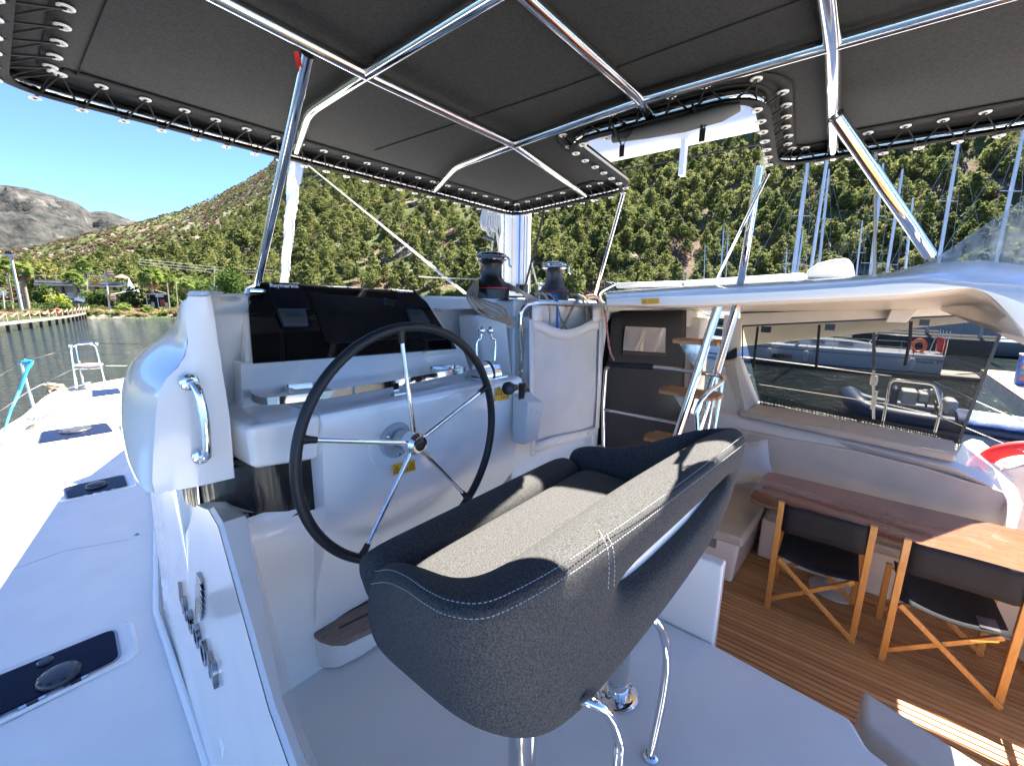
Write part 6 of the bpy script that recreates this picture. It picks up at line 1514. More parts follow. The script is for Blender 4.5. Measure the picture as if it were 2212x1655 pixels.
for px0, px1 in ((1668, 1709),):
    a, b = P(px0, 768, x=sx-.02), P(px1, 773, x=sx-.02); mb = MB(); mb.box((sx-.06, min(a.y, b.y), a.z-.14), (sx+.05, max(a.y, b.y), a.z+.14)); mb.build('hull_window', DG, yt)
for px in (1660, 1740, 1972):
    c = P(px, 770, x=sx-.25); c.z = WATER_Z+.75; 
    f_ = thing('fender', {1660: 'leftmost', 1740: 'middle', 1972: 'rightmost'}[px]+' white fender hanging on the moored yacht hull', 'fender', tuple(c), 'fenders of the moored yacht')
    mb = MB(); mb.lathe([(.02, .38), (.08, .34), (.13, .26), (.14, 0), (.13, -.26), (.08, -.34), (.02, -.38)], c, (0, 0, 1), 14); mb.build('body', mat('white_fender', (.7, .7, .7), .4), f_)
    mb = MB(); mb.lathe([(.09, -.33), (.05, -.42), (.02, -.44)], c, (0, 0, 1), 12); mb.tube([c+V((0, 0, .38)), c+V((0, 0, .75))], .015, 5); mb.build('end_cap', BLACK, f_)
o = text('lettering', 'Oceanis 38.1', .25, mat('grey_print', (.10, .11, .14), .5), P(1972, 783, x=sx-.06), (0, -1, 0), (0, 0, 1), yt, .01, .006)
mb = MB(); mb.tube([V((sx+1.9, 2.6, WATER_Z+1.7)), V((sx+1.9, 2.6, 13))], .09, 8); mb.build('mast', MASTM, yt)
mb = MB()
for y in (-3.6, -2.2, -.8, .8, 2.6, 4.4, 6.2): mb.tube([V((sx+.15, y, WATER_Z+1.3)), V((sx+.15, y, WATER_Z+1.95))], .015, 5)
mb.tube([V((sx+.15, -3.6, WATER_Z+1.95)), V((sx+.15, 6.2, WATER_Z+2.0))], .008, 4); mb.tube([V((sx+.15, -3.6, WATER_Z+1.62)), V((sx+.15, 6.2, WATER_Z+1.65))], .008, 4); mb.build('rail', STEEL, yt)
mb = MB()
for dz in (1.5, 2.1, 2.6): mb.tube([V((sx+.2, -4.0, WATER_Z+dz)), V((sx+3.4, -4.0, WATER_Z+dz))], .02, 6)
for x in (.2, 1.2, 2.4, 3.4): mb.tube([V((sx+x, -4.0, WATER_Z+1.2)), V((sx+x, -4.0, WATER_Z+2.6))], .02, 6)
mb.tube(fillet([V((sx+.5, -.8, WATER_Z+1.3)), V((sx+.5, -1.2, WATER_Z+2.3)), V((sx+3.0, -1.2, WATER_Z+2.3)), V((sx+3.0, -.8, WATER_Z+1.3))], .3), .02, 6); mb.build('stern_rail', STEEL, yt)
mb = MB(); c = P(1985, 748, x=sx+1.0)
mb.tube([c+V((0, math.cos(k/14*6.283)*.26, math.sin(k/14*6.283)*.36)) for k in range(14)], .08, 8, closed=True); t = thing('life_buoy', 'orange life buoy on the stern of the moored yacht', 'life ring', tuple(c)); mb.build('foam', mat('orange_foam', (.7, .12, .03), .6), t)
mb = MB(); c = P(2024, 728, x=sx+1.2); mb.prism([c, c+V((0, -.45, -.1)), c+V((0, -.4, -.9)), c+V((0, -.1, -.8))], (.02, 0, 0)); t = thing('flag', 'red flag drooping at the stern of the moored yacht', 'flag', tuple(c)); mb.build('cloth', RED, t)
mb = MB(); mb.tube([c+V((0, .03, .1)), c+V((0, .3, -1.6))], .02, 6); mb.build('staff', MASTM, t)
mb = MB(); mb.box((sx+.5, -5.6, WATER_Z+.15), (sx+3.2, -4.0, WATER_Z+.24)); mb.build('bathing_platform', mat('pale_wood', (.5, .45, .4), .6), yt)
# pontoon
pn_ = thing('pontoon', 'timber decked pontoon with a pale concrete side at the right edge', 'pontoon', tuple(P(2130, 800, z=-1.7)))
WPL = mat('pontoon_planks', (.50, .36, .22), .7, var=.15, vscale=3, bump=.2, bscale=10)
a, b = P(2118, 800, z=-1.7), P(2212, 866, z=-1.7); dirn = (b-a).normalized(); b = a+dirn*22; side = V((-dirn.y, dirn.x, 0)); side = side if side.y < 0 else -side
a = a-side*0
for i in range(60):
    p = a+dirn*(i*.36); mb = MB(); mb.prism([p, p+dirn*.345, p+dirn*.345+side*3, p+side*3], (0, 0, .05)); mb.build('plank', WPL, pn_, smooth=False)
mb = MB(); mb.prism([a+V((0, 0, -.02)), b+V((0, 0, -.02)), b+side*3+V((0, 0, -.02)), a+side*3+V((0, 0, -.02))], (0, 0, -.75)); mb.build('float', mat('weathered_concrete', (.30, .28, .25), .9, var=.2, vscale=4, bump=.4, bscale=20), pn_)
pd_ = thing('power_pedestal', 'blue service pedestal with sockets standing on the pontoon', 'pedestal', tuple(P(2204, 832, z=-1.65)))
bp_ = P(2206, 832, z=-1.65); c = V((bp_.x+.1, bp_.y-.1, -1.65))
mb = MB(); mb.box((c.x-.18, c.y-.3, c.z), (c.x+.18, c.y+.3, c.z+1.25)); mb.build('cabinet', mat('blue_cabinet', (.03, .10, .35), .4), pd_, bevel=.03)
for k in range(4):
    mb = MB(); mb.box((c.x-.20, c.y-.2, c.z+.2+.25*k), (c.x-.175, c.y+.22, c.z+.36+.25*k)); mb.build('socket', mat('socket_'+('red', 'green', 'orange', 'grey')[k], ((.4, .1, .08), (.1, .2, .1), (.5, .2, .05), (.4, .4, .4))[k], .5), pd_)
mb = MB(); mb.box((c.x-.2, c.y-.32, c.z+1.25), (c.x+.2, c.y+.32, c.z+1.33)); mb.build('cap', mat('white_fitting', (), 0), pd_, bevel=.02)
for lb, q in (('dark blue mooring line from the yacht stern to the pontoon', ((2036, 768), (2090, 785), (2135, 798))), ('second blue mooring line below the first', ((2036, 775), (2085, 796), (2128, 806))), ('pale mooring pole lying from the yacht to the pontoon edge', ((2030, 812), (2080, 808), (2140, 806)))):
    t = thing('mooring_line', lb, 'rope', tuple(P(*q[0], x=32))); mb = MB(); mb.tube([P(*p, x=33) for p in q], .035, 6); mb.build('line', mat('navy_line', (.05, .09, .2), .7) if 'blue' in lb else mat('pale_rope', (), 0), t)
# large hull further off
bh = thing('motor_yacht', 'large pale hull moored far beyond the pontoon at the right edge', 'yacht', (70, -20, WATER_Z))
mb = MB(); hull(mb, 74, -40, -6, 7, 3.0, 1.0); mb.build('hull', HW, bh)
mb = MB(); mb.box((71, -34, WATER_Z+3.1), (77, -14, WATER_Z+5.4)); mb.build('superstructure', HW, bh, bevel=.4)
mb = MB(); mb.box((70.9, -33, WATER_Z+3.9), (77.1, -15, WATER_Z+4.6)); mb.build('windows', DG, bh)
# marina: yachts whose masts show above the hardtop
def yacht(i, top, bot, d, wpx, label, spreaders=2, stays=True, col=None):
    b = P(*bot, y=None, x=None, z=None) if False else None
    rb = ray(*bot); rt_ = ray(*top)
    hb = math.hypot(rb.x, rb.y); pb = CPOS+rb*(d/hb)
    ht_ = math.hypot(rt_.x, rt_.y); pt = CPOS+rt_*(d/ht_)
    ax = (pt-pb).normalized(); foot = pb+ax*((WATER_Z+1.2-pb.z)/ax.z)
    t = thing('sailboat', label, 'sailboat', (foot.x, foot.y, WATER_Z), 'yachts moored along the far quay')
    r = wpx/2/FPX*d*.52
    mb = MB(); mb.tube([foot, foot.lerp(pt, .8), pt], [r, r*.95, r*.6], 10); mb.build('mast', col or MASTM, t)
    mb = MB(); hull(mb, foot.x, foot.y-5, foot.y+6, 3.4, 1.2, n=8); mb.build('hull', mat('dark_hull', (.04, .045, .055), .4), t)
    L = (pt-foot).length; sd = V((ax.z, 0, -ax.x)); sd = V((RT.x, RT.y, 0)).normalized()
    mb = MB()
    for k in range(spreaders):
        c = foot+ax*L*(.42+.28*k); mb.bar(c-sd*(1.1-.25*k), c+sd*(1.1-.25*k), .07, .05)
    if spreaders: mb.build('spreader', col or MASTM, t)
    if stays:
        mb = MB(); 
        for s in (-1, 1):
            c1 = foot+ax*L*.42+sd*s*1.1; mb.tube([foot+sd*s*1.6+V((0, 0, 0)), c1, foot+ax*L*.7+sd*s*.85, pt], .012, 4, caps=False)
        mb.tube([foot+V((0, -5, .3)), pt], .012, 4, caps=False); mb.tube([foot+V((0, 5.5, .3)), pt], .018, 4, caps=False); mb.build('rigging', mat('rigging_grey', (.25, .26, .27), .5), t)
YS = [((1745, 350), (1714, 588), 48, 14, 'yacht with the thickest white mast, left of the wedge cushion'), ((1791, 366), (1769, 575), 62, 8, 'yacht mast just right of the thickest mast'),
 ((1564, 490), (1556, 600), 90, 5, 'short mast left of the bent steel post'), ((1523, 527), (1521, 605), 110, 3, 'shortest thin mast left of the bent post'), ((1573, 505), (1568, 600), 95, 4, 'thin mast beside the short mast left of the bent post'),
 ((1863, 476), (1852, 575), 75, 5, 'low mast standing behind the wedge cushion'), ((1908, 354), (1882, 575), 60, 9, 'mast partly hidden behind the dark shroud'), ((1950, 366), (1917, 580), 66, 8, 'mast crossing behind the thick slanting post'),
 ((1972, 428), (1957, 570), 80, 7, 'shorter mast right of the slanting post middle'), ((2072, 302), (2032, 540), 58, 9, 'tall pale mast standing alone near the right'), ((2216, 262), (2176, 450), 52, 9, 'mast cut by the right edge of the photo'), ((1700, 538), (1696, 600), 100, 4, 'tiny mast low beside the thickest one'), ((1478, 575), (1477, 606), 105, 3, 'faint mast above the flat roof cushion'), ((1735, 500), (1722, 590), 85, 6, 'thin mast right behind the thickest mast')]
for i, y in enumerate(YS): yacht(i, *y, spreaders=0 if y[3] < 6 and y[2] > 90 else 2)
# ================================================================== fittings on the port side deck
def PD(px, py):
    p = P(px, py, z=-.45)
    for _ in range(10): p = P(px, py, z=deck_z(p.y))
    return p
SMOKE = mat('smoked_acrylic', (.006, .008, .022), .2, spec=.12)
def hatch(label, q, r, n_slots=9, knob=True, vent=True, vc=None):
    """q: four corners of the lens (near left, near right, far right, far left)"""
    q = [V(p) for p in q]; c = sum(q, V((0, 0, 0)))/4
    t = thing('deck_hatch', label, 'hatch', tuple(c), 'smoked hatches along the side deck')
    def rr(k, z, rad):
        pts = [c+(p-c)*k for p in q]; out = []
        for i in range(4):
            a, b, d = pts[i-1], pts[i], pts[(i+1) % 4]; u = (a-b).normalized()*rad; w = (d-b).normalized()*rad
            for s in range(6): f = s/5; out.append((b+u)*(1-f)**2+b*2*f*(1-f)+(b+w)*f*f+V((0, 0, z)))
        return out
    mb = MB(); a_, b_, c_, d_ = rr(1.34, .002, .08), rr(1.27, .016, .08), rr(1.16, .006, .07), rr(1.05, .004, .06)
    mb.grid([a_, b_, c_, d_], closed_u=True); mb.build('moulded_rim', GEL, t)
    mb = MB(); mb.prism(rr(1.045, .004, .055), (0, 0, .008)); mb.build('frame', mat('alloy_frame', (.35, .36, .38), .3, 1.), t, bevel=.002)
    mb = MB(); mb.prism(rr(1.0, .006, .05), (0, 0, .012)); mb.build('lens', SMOKE, t, bevel=.004)
    if vent:
        v = vc or c; v = V((v.x, v.y, c.z+.018)); R0 = r
        mb = MB(); mb.lathe([(R0, 0), (R0, .010), (R0*.93, .022), (R0*.72, .030), (R0*.4, .034), (.001, .035)], v, (0, 0, 1), 36); vn = mb.build('vent', mat('dark_grey_plastic', (.04, .045, .055), .4), t, ang=60)
        for k in range(n_slots):
            a = 2*math.pi*k/n_slots; o_ = v+V((math.cos(a)*R0*.86, math.sin(a)*R0*.86, .0225)); mb = MB(); tdir = V((-math.sin(a), math.cos(a), 0))
            mb.bar(o_-tdir*R0*.13, o_+tdir*R0*.13, R0*.17, .008, V((math.cos(a)*.5, math.sin(a)*.5, .85))); fin(mb.build('slot', BLACK, vn, bevel=.002))
    if knob:
        u = (q[3]-q[0]).normalized(); k_ = V((c.x, c.y, c.z+.018))+u*(r*1.25)-V((.015, 0, 0)); mb = MB(); mb.lathe([(.032, 0), (.032, .008), (.026, .014), (.001, .015)], k_, (0, 0, 1), 24); mb.build('knob', mat('slate_knob', (.05, .055, .07), .35), t)
    e = (q[1]-q[0]).normalized(); n_ = (q[0]-q[3]).normalized()
    for s in (.36, .66):
        m_ = q[0].lerp(q[1], s)+n_*.022+V((0, 0, .012)); mb = MB(); mb.bar(m_-e*.045, m_+e*.045, .018, .008); mb.build('hinge', STEEL, t); mb = MB(); mb.bar(m_-e*.02, m_+e*.02, .020, .010); mb.build('hinge_pin', BLACK, t)
    return t
hatch('nearest deck hatch with a round vent and a small knob', [V((-.33, 2.93, -.445)), PD(258, 1425), PD(247, 1362), V((-.33, 3.27, -.445))], .085, vc=PD(130, 1468))
hatch('middle deck hatch half way along the side deck, lens partly sunlit', [PD(146, 1079), PD(276, 1051), PD(268, 1028), PD(138, 1056)], .085, knob=False)
hatch('farthest vented hatch, long and dark, just behind the stanchion', [PD(84, 960), PD(244, 934), PD(228, 915), PD(92, 934)], .17, knob=False, vc=PD(163, 932))
hatch('small distant hatch with a grey lens at the bow', [PD(200, 859), PD(262, 851), PD(255, 840), PD(200, 845)], .1, knob=False, vent=False)
t = thing('deck_filler', 'small round steel filler cap set in the side deck', 'filler cap', tuple(PD(296, 1155)))
mb = MB(); mb.lathe([(.026, 0), (.026, .004), (.018, .005)], PD(296, 1155), (0, 0, 1), 24); mb.build('ring', STEEL, t)
mb = MB(); mb.lathe([(.014, .004), (.012, .007)], PD(296, 1155), (0, 0, 1), 16); mb.build('cap', BLACK, t)
# deck mould joints
for lb, q in (('fine joint line across the near side deck', ((0, 1240), (140, 1190), (280, 1165))), ('joint line across the side deck before the long hatch', ((20, 985), (110, 972), (260, 948)))):
    mb = MB(); mb.tube([PD(*p)+V((0, 0, .001)) for p in q], .003, 4); o = mb.build('deck_joint', mat('pale_grey_joint', (.5, .52, .55), .6)); tag(struct(o), lb)
# stanchion, lifelines, bow seat
sb = PD(80, 908); stp = P(46, 782, y=sb.y)
t = thing('stanchion', 'steel stanchion standing on the port gunwale with blue line tied to its top', 'stanchion', tuple(sb))
mb = MB(); mb.tube([sb, stp], .019, 10); mb.build('post', STEEL, t); mb = MB(); mb.box((sb.x-.07, sb.y-.09, sb.z), (sb.x+.07, sb.y+.09, sb.z+.02)); mb.lathe([(.035, 0), (.03, .1)], sb, (0, 0, 1), 12); mb.build('foot', STEEL, t)
BL2 = mat('bright_blue_line', (.02, .28, .62), .6)
t = thing('blue_line', 'bright blue line tied to the stanchion and led down to the water', 'rope', tuple(stp))
mb = MB(); mb.tube([stp, P(66, 785, y=sb.y-.1), P(58, 800, y=sb.y-.15), P(42, 845, y=sb.y-.2), P(22, 890, y=sb.y-.6), P(8, 935, y=sb.y-1)], [.016, .035, .02, .02, .014, .01], 8); mb.tube([P(52, 778, y=sb.y-.1), P(70, 780, y=sb.y-.12), P(58, 796, y=sb.y-.12)], .02, 6); mb.build('line', BL2, t)
py_ = 11.6
def PB(px, py, y=py_): return P(px, py, y=y)
t = thing('lifeline', 'upper wire lifeline running to the bow seat', 'lifeline', tuple(stp)); mb = MB(); mb.tube([P(-40, 835, y=7.0), stp, PB(160, 750)], .007, 6); mb.build('wire', STEEL, t)
t = thing('lifeline', 'lower wire lifeline running to the bow seat', 'lifeline', tuple(sb)); m_ = sb.lerp(stp, .52); mb = MB(); mb.tube([P(-40, 915, y=7.0), m_, PB(162, 795)], .006, 6); mb.build('wire', STEEL, t)
t = thing('lifeline', 'thin wire from the bow seat to the other bow', 'lifeline', tuple(PB(210, 742))); mb = MB(); mb.tube([PB(212, 742), P(300, 744, y=12.5)], .007, 6); mb.tube([PB(228, 790), P(300, 790, y=12.5)], .006, 6); mb.build('wire', STEEL, t)
bs = thing('bow_seat', 'steel pulpit with a wooden seat at the tip of the port bow', 'pulpit seat', tuple(PB(190, 836)))
y2 = py_+.5
mb = MB(); mb.tube(fillet([PB(165, 839), PB(153, 745), PB(205, 741), PB(228, 828)], .12, 6), .02, 10)
mb.tube(fillet([P(181, 835, y=y2), P(164, 742, y=y2), P(200, 740, y=y2)], .1, 6), .018, 8); mb.build('frame', STEEL, bs)
mb = MB(); c = PB(191, 791, py_+.2); ex = (PB(228, 790)-PB(160, 790)).length/2
mb.prism([V((c.x+ex*1.02*math.cos(k/20*6.283)*(1 if abs(math.cos(k/20*6.283)) < .9 else .97), c.y+.22*math.sin(k/20*6.283), c.z)) for k in range(20)], (0, 0, .035)); mb.build('seat_board', mat('bleached_wood', (.42, .33, .25), .7, var=.1, vscale=4), bs, bevel=.008)
mb = MB(); mb.tube([PB(160, 797), PB(224, 794)], .015, 8); mb.build('seat_bar', STEEL, bs)
for px, py in ((153, 748), (210, 743)):
    mb = MB(); mb.lathe([(.03, -.03), (.035, 0), (.03, .03)], PB(px, py), (0, 0, 1), 10); mb.build('fitting', CHROME, bs)
t = thing('coiled_rope', 'tan rope coiled on the port gunwale near the bow', 'rope', tuple(PD(122, 848)))
c = PD(122, 850)+V((0, 0, .06))
mb = MB(); rd = random.Random(2)
for k in range(5): mb.tube([c+V((math.cos(j/16*6.283)*(.085+.012*k), math.sin(j/16*6.283)*.07+rd.uniform(-.01, .01), .02*k+.09*math.sin(j/16*6.283+k*1.3)*.7)) for j in range(16)], .018, 6, closed=True)
mb.build('coil', mat('tan_rope', (.50, .36, .22), .8, var=.15, vscale=30), t)
t = thing('jackline', 'dark tape jackline lying along the port side deck', 'rope', tuple(PD(60, 935)))
mb = MB(); mb.tube([PD(0, 965)+V((0, 0, .02)), PD(63, 925)+V((0, 0, .03)), PD(150, 868)+V((0, 0, .03)), PD(240, 828)+V((0, 0, .03))], .014, 6, flat=.4); mb.build('tape', mat('dark_tape', (.10, .09, .09), .8), t)
t = thing('toe_rail', 'white raised toe rail with a dark rubbing line along the port gunwale', 'rail', (-.2, 9, -.3))
outl = [(-1.1, 3), (-.85, 5), (-.52, 7), (-.36, 8), (-.17, 9.02), (.04, 9.67), (.43, 11.27), (1.0, 12.1)]
mb = MB(); mb.tube(bez([V((x+.05, y, deck_z(y)+.05)) for x, y in outl], 4), .03, 8); mb.build('rail', GEL, t)
mb = MB(); mb.tube(bez([V((x+.10, y, deck_z(y)+.035)) for x, y in outl], 4), .012, 6); mb.build('rubbing_line', mat('grey_rubber', (.12, .12, .12), .7), t)
for px, py in ((70, 927),):
    mb = MB(); mb.lathe([(.05, 0), (.05, .05), (.03, .06)], PD(px, py), (0, 0, 1), 12); t = thing('pad_eye', 'small dark pad eye on the deck beside the stanchion foot', 'deck fitting', tuple(PD(px, py))); mb.build('base', mat('dark_steel', (.2, .18, .17), .4, 1.), t)
# ================================================================== the shore on the port side
def PS(px, py, d, dz=0):
    """point at horizontal distance d on the bearing and height the photo shows"""
    r = ray(px, py); return CPOS+r*(d/math.hypot(r.x, r.y))
def gz(p): return hill_h(math.degrees(math.atan2(p.x, p.y)), math.hypot(p.x, p.y))
def ground_at(px, d):
    p = PS(px, 655, d); p.z = gz(p); return p
# bank of dry grass and green ground cover
def bank():
    items = []; rnd = random.Random(8)
    for i in range(2600):
        th = rnd.uniform(-4, 24); r = lerp_table(SHORE, th)+rnd.uniform(.2, 16)**1.0
        x, y = r*math.sin(R(th)), r*math.cos(R(th)); k = rnd.random()
        nn = noise.noise(V((x*.15, y*.15, 2)))
        items.append((0 if nn > .05 else 1 if k < .8 else 2, (x, y, hill_h(th, r)-.05), rnd.uniform(.5, 1.2)*(.8 if k < .5 else 1.1), rnd.uniform(0, 6.28)))
    return items
DRYG = leafmat('dry_grass_blades', (.22, .17, .08), (.34, .27, .14), (.42, .35, .20)); GRNG = leafmat('ground_cover_green', (.06, .10, .02), (.12, .16, .04), (.2, .2, .07))
REDG = leafmat('red_brown_ground_cover', (.16, .07, .05), (.24, .12, .08), (.3, .17, .12))
TUFT = [bush_mesh(41, DRYG, .55, 60, .14, 'tuft'), bush_mesh(42, GRNG, .6, 70, .14, 'tuft'), bush_mesh(43, REDG, .6, 60, .14, 'tuft')]
gn_scatter('bank_plants', bank(), TUFT, 'dry grass and green ground cover on the bank')
# palms
PALML = leafmat('palm_leaf', (.07, .11, .02), (.17, .23, .05), (.30, .36, .11)); PALMD = leafmat('dead_palm_skirt', (.20, .14, .07), (.32, .24, .13), (.42, .33, .2))
def frond(mb, tint, base, a, el, L, w, rnd, n=4, fan=True):
    d = V((math.cos(a)*math.cos(el), math.sin(a)*math.cos(el), math.sin(el)))
    hub = base+d*L*.42+V((0, 0, -.05*L)); ax = (d+V((0, 0, -.18))).normalized(); sd = ax.cross(V((0, 0, 1)))
    sd = sd.normalized() if sd.length > .01 else V((1, 0, 0)); up = sd.cross(ax); rl = rnd.uniform(-.9, .9); sd, up = sd*math.cos(rl)+up*math.sin(rl), up*math.cos(rl)-sd*math.sin(rl)
    for j in range(11):
        t = -1.35+2.7*j/10; q = (ax*math.cos(t)+sd*math.sin(t)+up*rnd.uniform(-.15, .15)).normalized(); ln = L*.5*(1-.10*abs(t)); s2 = q.cross(up).normalized()*w
        mid = hub+q*ln*.55; tip = hub+q*ln+V((0, 0, -.16*ln))
        mb.add([hub-s2*.4, hub+s2*.4, mid+s2, mid-s2], [(0, 1, 2, 3)]); mb.add([mid-s2, mid+s2, tip], [(0, 1, 2)]); tint += [rnd.random(), rnd.random()]
    mb.add([base-sd*.03, base+sd*.03, hub+sd*.02, hub-sd*.02], [(0, 1, 2, 3)]); tint.append(.3)
def palm(label, px, ybase, ytop, d, cr, lean=0, trunk=.28, skirt=True, seed=1, nf=38):
    k_ = math.cos(R(abs(th_of(px)-51))); cr *= k_*1.08; trunk *= k_*1.1
    rnd = random.Random(seed); b = ground_at(px, d); top_ = PS(px+lean, ytop, d)
    t = thing('palm_tree', label, 'palm tree', tuple(b), 'palms along the shore')
    h = (top_-b).length; ax = top_-b
    mb = MB(); n = 22
    pts = [b-V((0, 0, .5))]+[b+ax*(k/n) for k in range(n+1)]; rad = [trunk*1.25]+[trunk*(1.2-.35*(k/n))*(1+.10*(k % 2)) for k in range(n+1)]
    mb.tube(pts, rad, 9); mb.build('trunk', mat('palm_trunk', (.20, .15, .11), .95, bump=.9, bscale=4, col2=(.34, .28, .21), vscale=3, bdist=.05), t)
    mb = MB(); tint = []
    for k in range(nf): frond(mb, tint, top_, rnd.uniform(0, 6.283), R(rnd.uniform(-35, 88)), cr*rnd.uniform(.7, 1.0), cr*.045, rnd)
    me = mb.mesh('crown', PALML, smooth=False); set_tint(me, tint, 0); o = bpy.data.objects.new('crown', me); COL.objects.link(o); fin(o, t)
    if skirt:
        mb = MB(); tint = []
        for k in range(34): frond(mb, tint, top_-V((0, 0, .35)), rnd.uniform(0, 6.283), R(rnd.uniform(-70, -38)), cr*rnd.uniform(.5, .75), cr*.035, rnd)
        me = mb.mesh('dry_skirt', PALMD, smooth=False); set_tint(me, tint, 0); o = bpy.data.objects.new('dry_skirt', me); COL.objects.link(o); fin(o, t)
for a in (('tall palm with a thick ridged trunk at the left edge behind the lamp pole', 57, 663, 583, 108, 3.1, -12, .42, True, 1),
          ('smaller pale palm leftmost on the shore', 28, 660, 574, 118, 2.6, -14, .14, False, 2),
          ('palm with drooping fronds leaning left in front of the long building', 167, 666, 604, 106, 3.1, -8, .34, False, 3),
          ('palm standing behind the leaning palm, its crown higher', 186, 628, 576, 122, 2.9, -2, .34, False, 4),
          ('widest palm with a big brown skirt beside the beach hut', 333, 664, 598, 112, 3.9, -10, .36, True, 5),
          ('palm with brown skirt right of the widest palm', 365, 655, 606, 118, 2.9, -3, .22, True, 6),
          ('slender palm nearest the helm wing', 405, 658, 614, 124, 2.8, -4, .24, True, 7),
          ('second low palm half hidden behind the left trunk', 24, 650, 612, 128, 2.0, 2, .16, False, 8)): palm(*a)
for lb, px, d, r_ in (('low young palm bush before the long building', 137, 108, 1.9), ('young palm bush beside the striped pole', 268, 106, 2.1), ('bright young palm bush right of the striped pole', 340-40+18, 103, 1.7)):
    b = ground_at(px, d); t = thing('young_palm', lb, 'palm', tuple(b), 'young palms on the bank'); mb = MB(); tint = []; rnd = random.Random(px)
    for k in range(30): frond(mb, tint, b+V((0, 0, .3)), rnd.uniform(0, 6.283), R(rnd.uniform(15, 85)), r_*rnd.uniform(.7, 1.1), r_*.04, rnd)
    me = mb.mesh('fronds', PALML, smooth=False); set_tint(me, tint, 0); o = bpy.data.objects.new('fronds', me); COL.objects.link(o); fin(o, t)
def bush(label, px, d, w, h, leaf, n=260, s=.30, nm='bush', zoff=0, elong=1.):
    b = ground_at(px, d); rnd = random.Random(int(px*7+d)); mb = MB(); tint = []
    mb.tube([b+V((0, 0, -.2)), b+V((0, 0, h*.5))], .08, 5); k = len(mb.f); mb.cur = 1
    sd = V((RT.x, RT.y, 0)).normalized()
    for i in range(7):
        u = rnd.uniform(-1, 1); c = b+sd*u*w*.55+V((0, rnd.uniform(-.5, .5), h*rnd.uniform(.35, .62)+zoff)); leafy(mb, tint, tuple(c), w*.42*elong, h*.42, n//7, s, rnd)
    me = mb.mesh(nm, [BARK, leaf], smooth=False); set_tint(me, tint, k); o = bpy.data.objects.new(nm, me); COL.objects.link(o); tag(o, label, 'bush' if nm == 'bush' else 'tree'); return o
YG = leafmat('yellow_green_leaf', (.16, .19, .02), (.28, .32, .04), (.42, .42, .08)); DG2 = leafmat('deep_green_leaf', (.02, .045, .012), (.045, .08, .02), (.09, .13, .03)); MG = leafmat('mid_green_leaf', (.045, .08, .015), (.09, .14, .03), (.15, .2, .05)); LILAC = leafmat('lilac_blossom', (.18, .15, .2), (.26, .22, .28), (.36, .32, .38))
PG = leafmat('olive_pine_leaf', (.07, .09, .02), (.14, .15, .035), (.22, .21, .06))
for a in (('large olive green pine rising behind the long building', 118, 160, 7.5, 12.5, PG, 1500, .36, 'pine_tree'), ('second olive pine right of the larger one behind the building', 160, 162, 5, 8.5, PG, 800, .34, 'pine_tree'), ('dense green tree filling the slope left of the helm wing', 425, 150, 7, 8, MG, 1000, .38, 'tree'),
          ('tall bushy tree behind the helm wing and the white roof box', 500, 150, 7, 11, MG, 1200, .38, 'tree'),
          ('dark green tree at the left end of the long building', 95, 118, 2.6, 4.6, DG2, 420, .26, 'tree'), ('bright yellow green shrub before the long building', 125, 112, 2.3, 3.3, YG, 420, .2, 'bush'),
          ('dark leafy tree spreading right of the building terrace', 240, 116, 3.4, 4.0, DG2, 760, .27, 'tree', 0, 1.3), ('leafy green tree left of the striped pole', 212, 118, 3.4, 3.6, MG, 500, .24, 'tree'),
          ('dark tree with gnarled trunk before the beach hut', 284, 112, 3.6, 4.8, DG2, 600, .26, 'tree'), ('lilac flowering tree beside the white tent top', 293, 122, 1.7, 5.0, LILAC, 330, .2, 'tree'),
          ('green shrub at the right end of the beach hut', 375, 112, 1.8, 3.0, MG, 300, .22, 'bush'), ('green hedge along the water on the far left', 20, 112, 5, 1.6, DG2, 420, .2, 'bush'), ('clipped hedge behind the jetty', 100, 111, 7, 1.5, DG2, 520, .18, 'bush'), ('clipped hedge right of the leaning palm', 180, 111, 4, 1.3, DG2, 300, .18, 'bush'), ('reddish shrub at the foot of the bank', 298, 104, 1.0, 1.0, REDG, 160, .14, 'bush'), ('brown leafed tree left behind the tall palm', 30, 130, 3, 5, DEAD, 300, .25, 'tree')): bush(*a)
# long low building
WALLW = mat('cream_render', (.50, .47, .42), .85, var=.05); CONC = mat('weathered_roof_edge', (.26, .25, .24), .9, var=.15, vscale=1.5)
bd = thing('long_building', 'long two storey building with a flat overhanging roof among the palms', 'building', tuple(ground_at(170, 128)))
def WQ(px0, py0, px1, py1, d, dep, nm, m, par, bev=0):
    """box whose face spans the two bearings at distance d"""
    a, b = PS(px0, py0, d), PS(px1, py0, d); z1 = a.z; z0 = PS((px0+px1)/2, py1, d).z; nrm = V((a.x, a.y, 0)).normalized()*dep
    mb = MB(); mb.hexa([V((a.x, a.y, z0)), V((b.x, b.y, z0)), V((b.x, b.y, z0))+nrm, V((a.x, a.y, z0))+nrm], [V((a.x, a.y, z1)), V((b.x, b.y, z1)), V((b.x, b.y, z1))+nrm, V((a.x, a.y, z1))+nrm]); return mb.build(nm, m, par, bevel=bev, smooth=False)
WQ(124, 617, 275, 665, 130, 8, 'wall', WALLW, bd)
WQ(73, 604, 270, 613, 124, 14, 'roof_parapet', CONC, bd); WQ(72, 612.5, 272, 618, 123.6, 14.6, 'roof_slab', mat('white_render', (.66, .64, .60), .8), bd)
WQ(140, 641, 205, 645, 125, 4, 'balcony_slab', mat('white_render', (), 0), bd)
for k, px in enumerate((132, 160, 180, 205, 226, 243, 258)):
    WQ(px, 620, px+(9 if k % 2 else 6), 634, 129.8, .2, 'window', mat('brown_window', (.07, .035, .03), .4), bd)
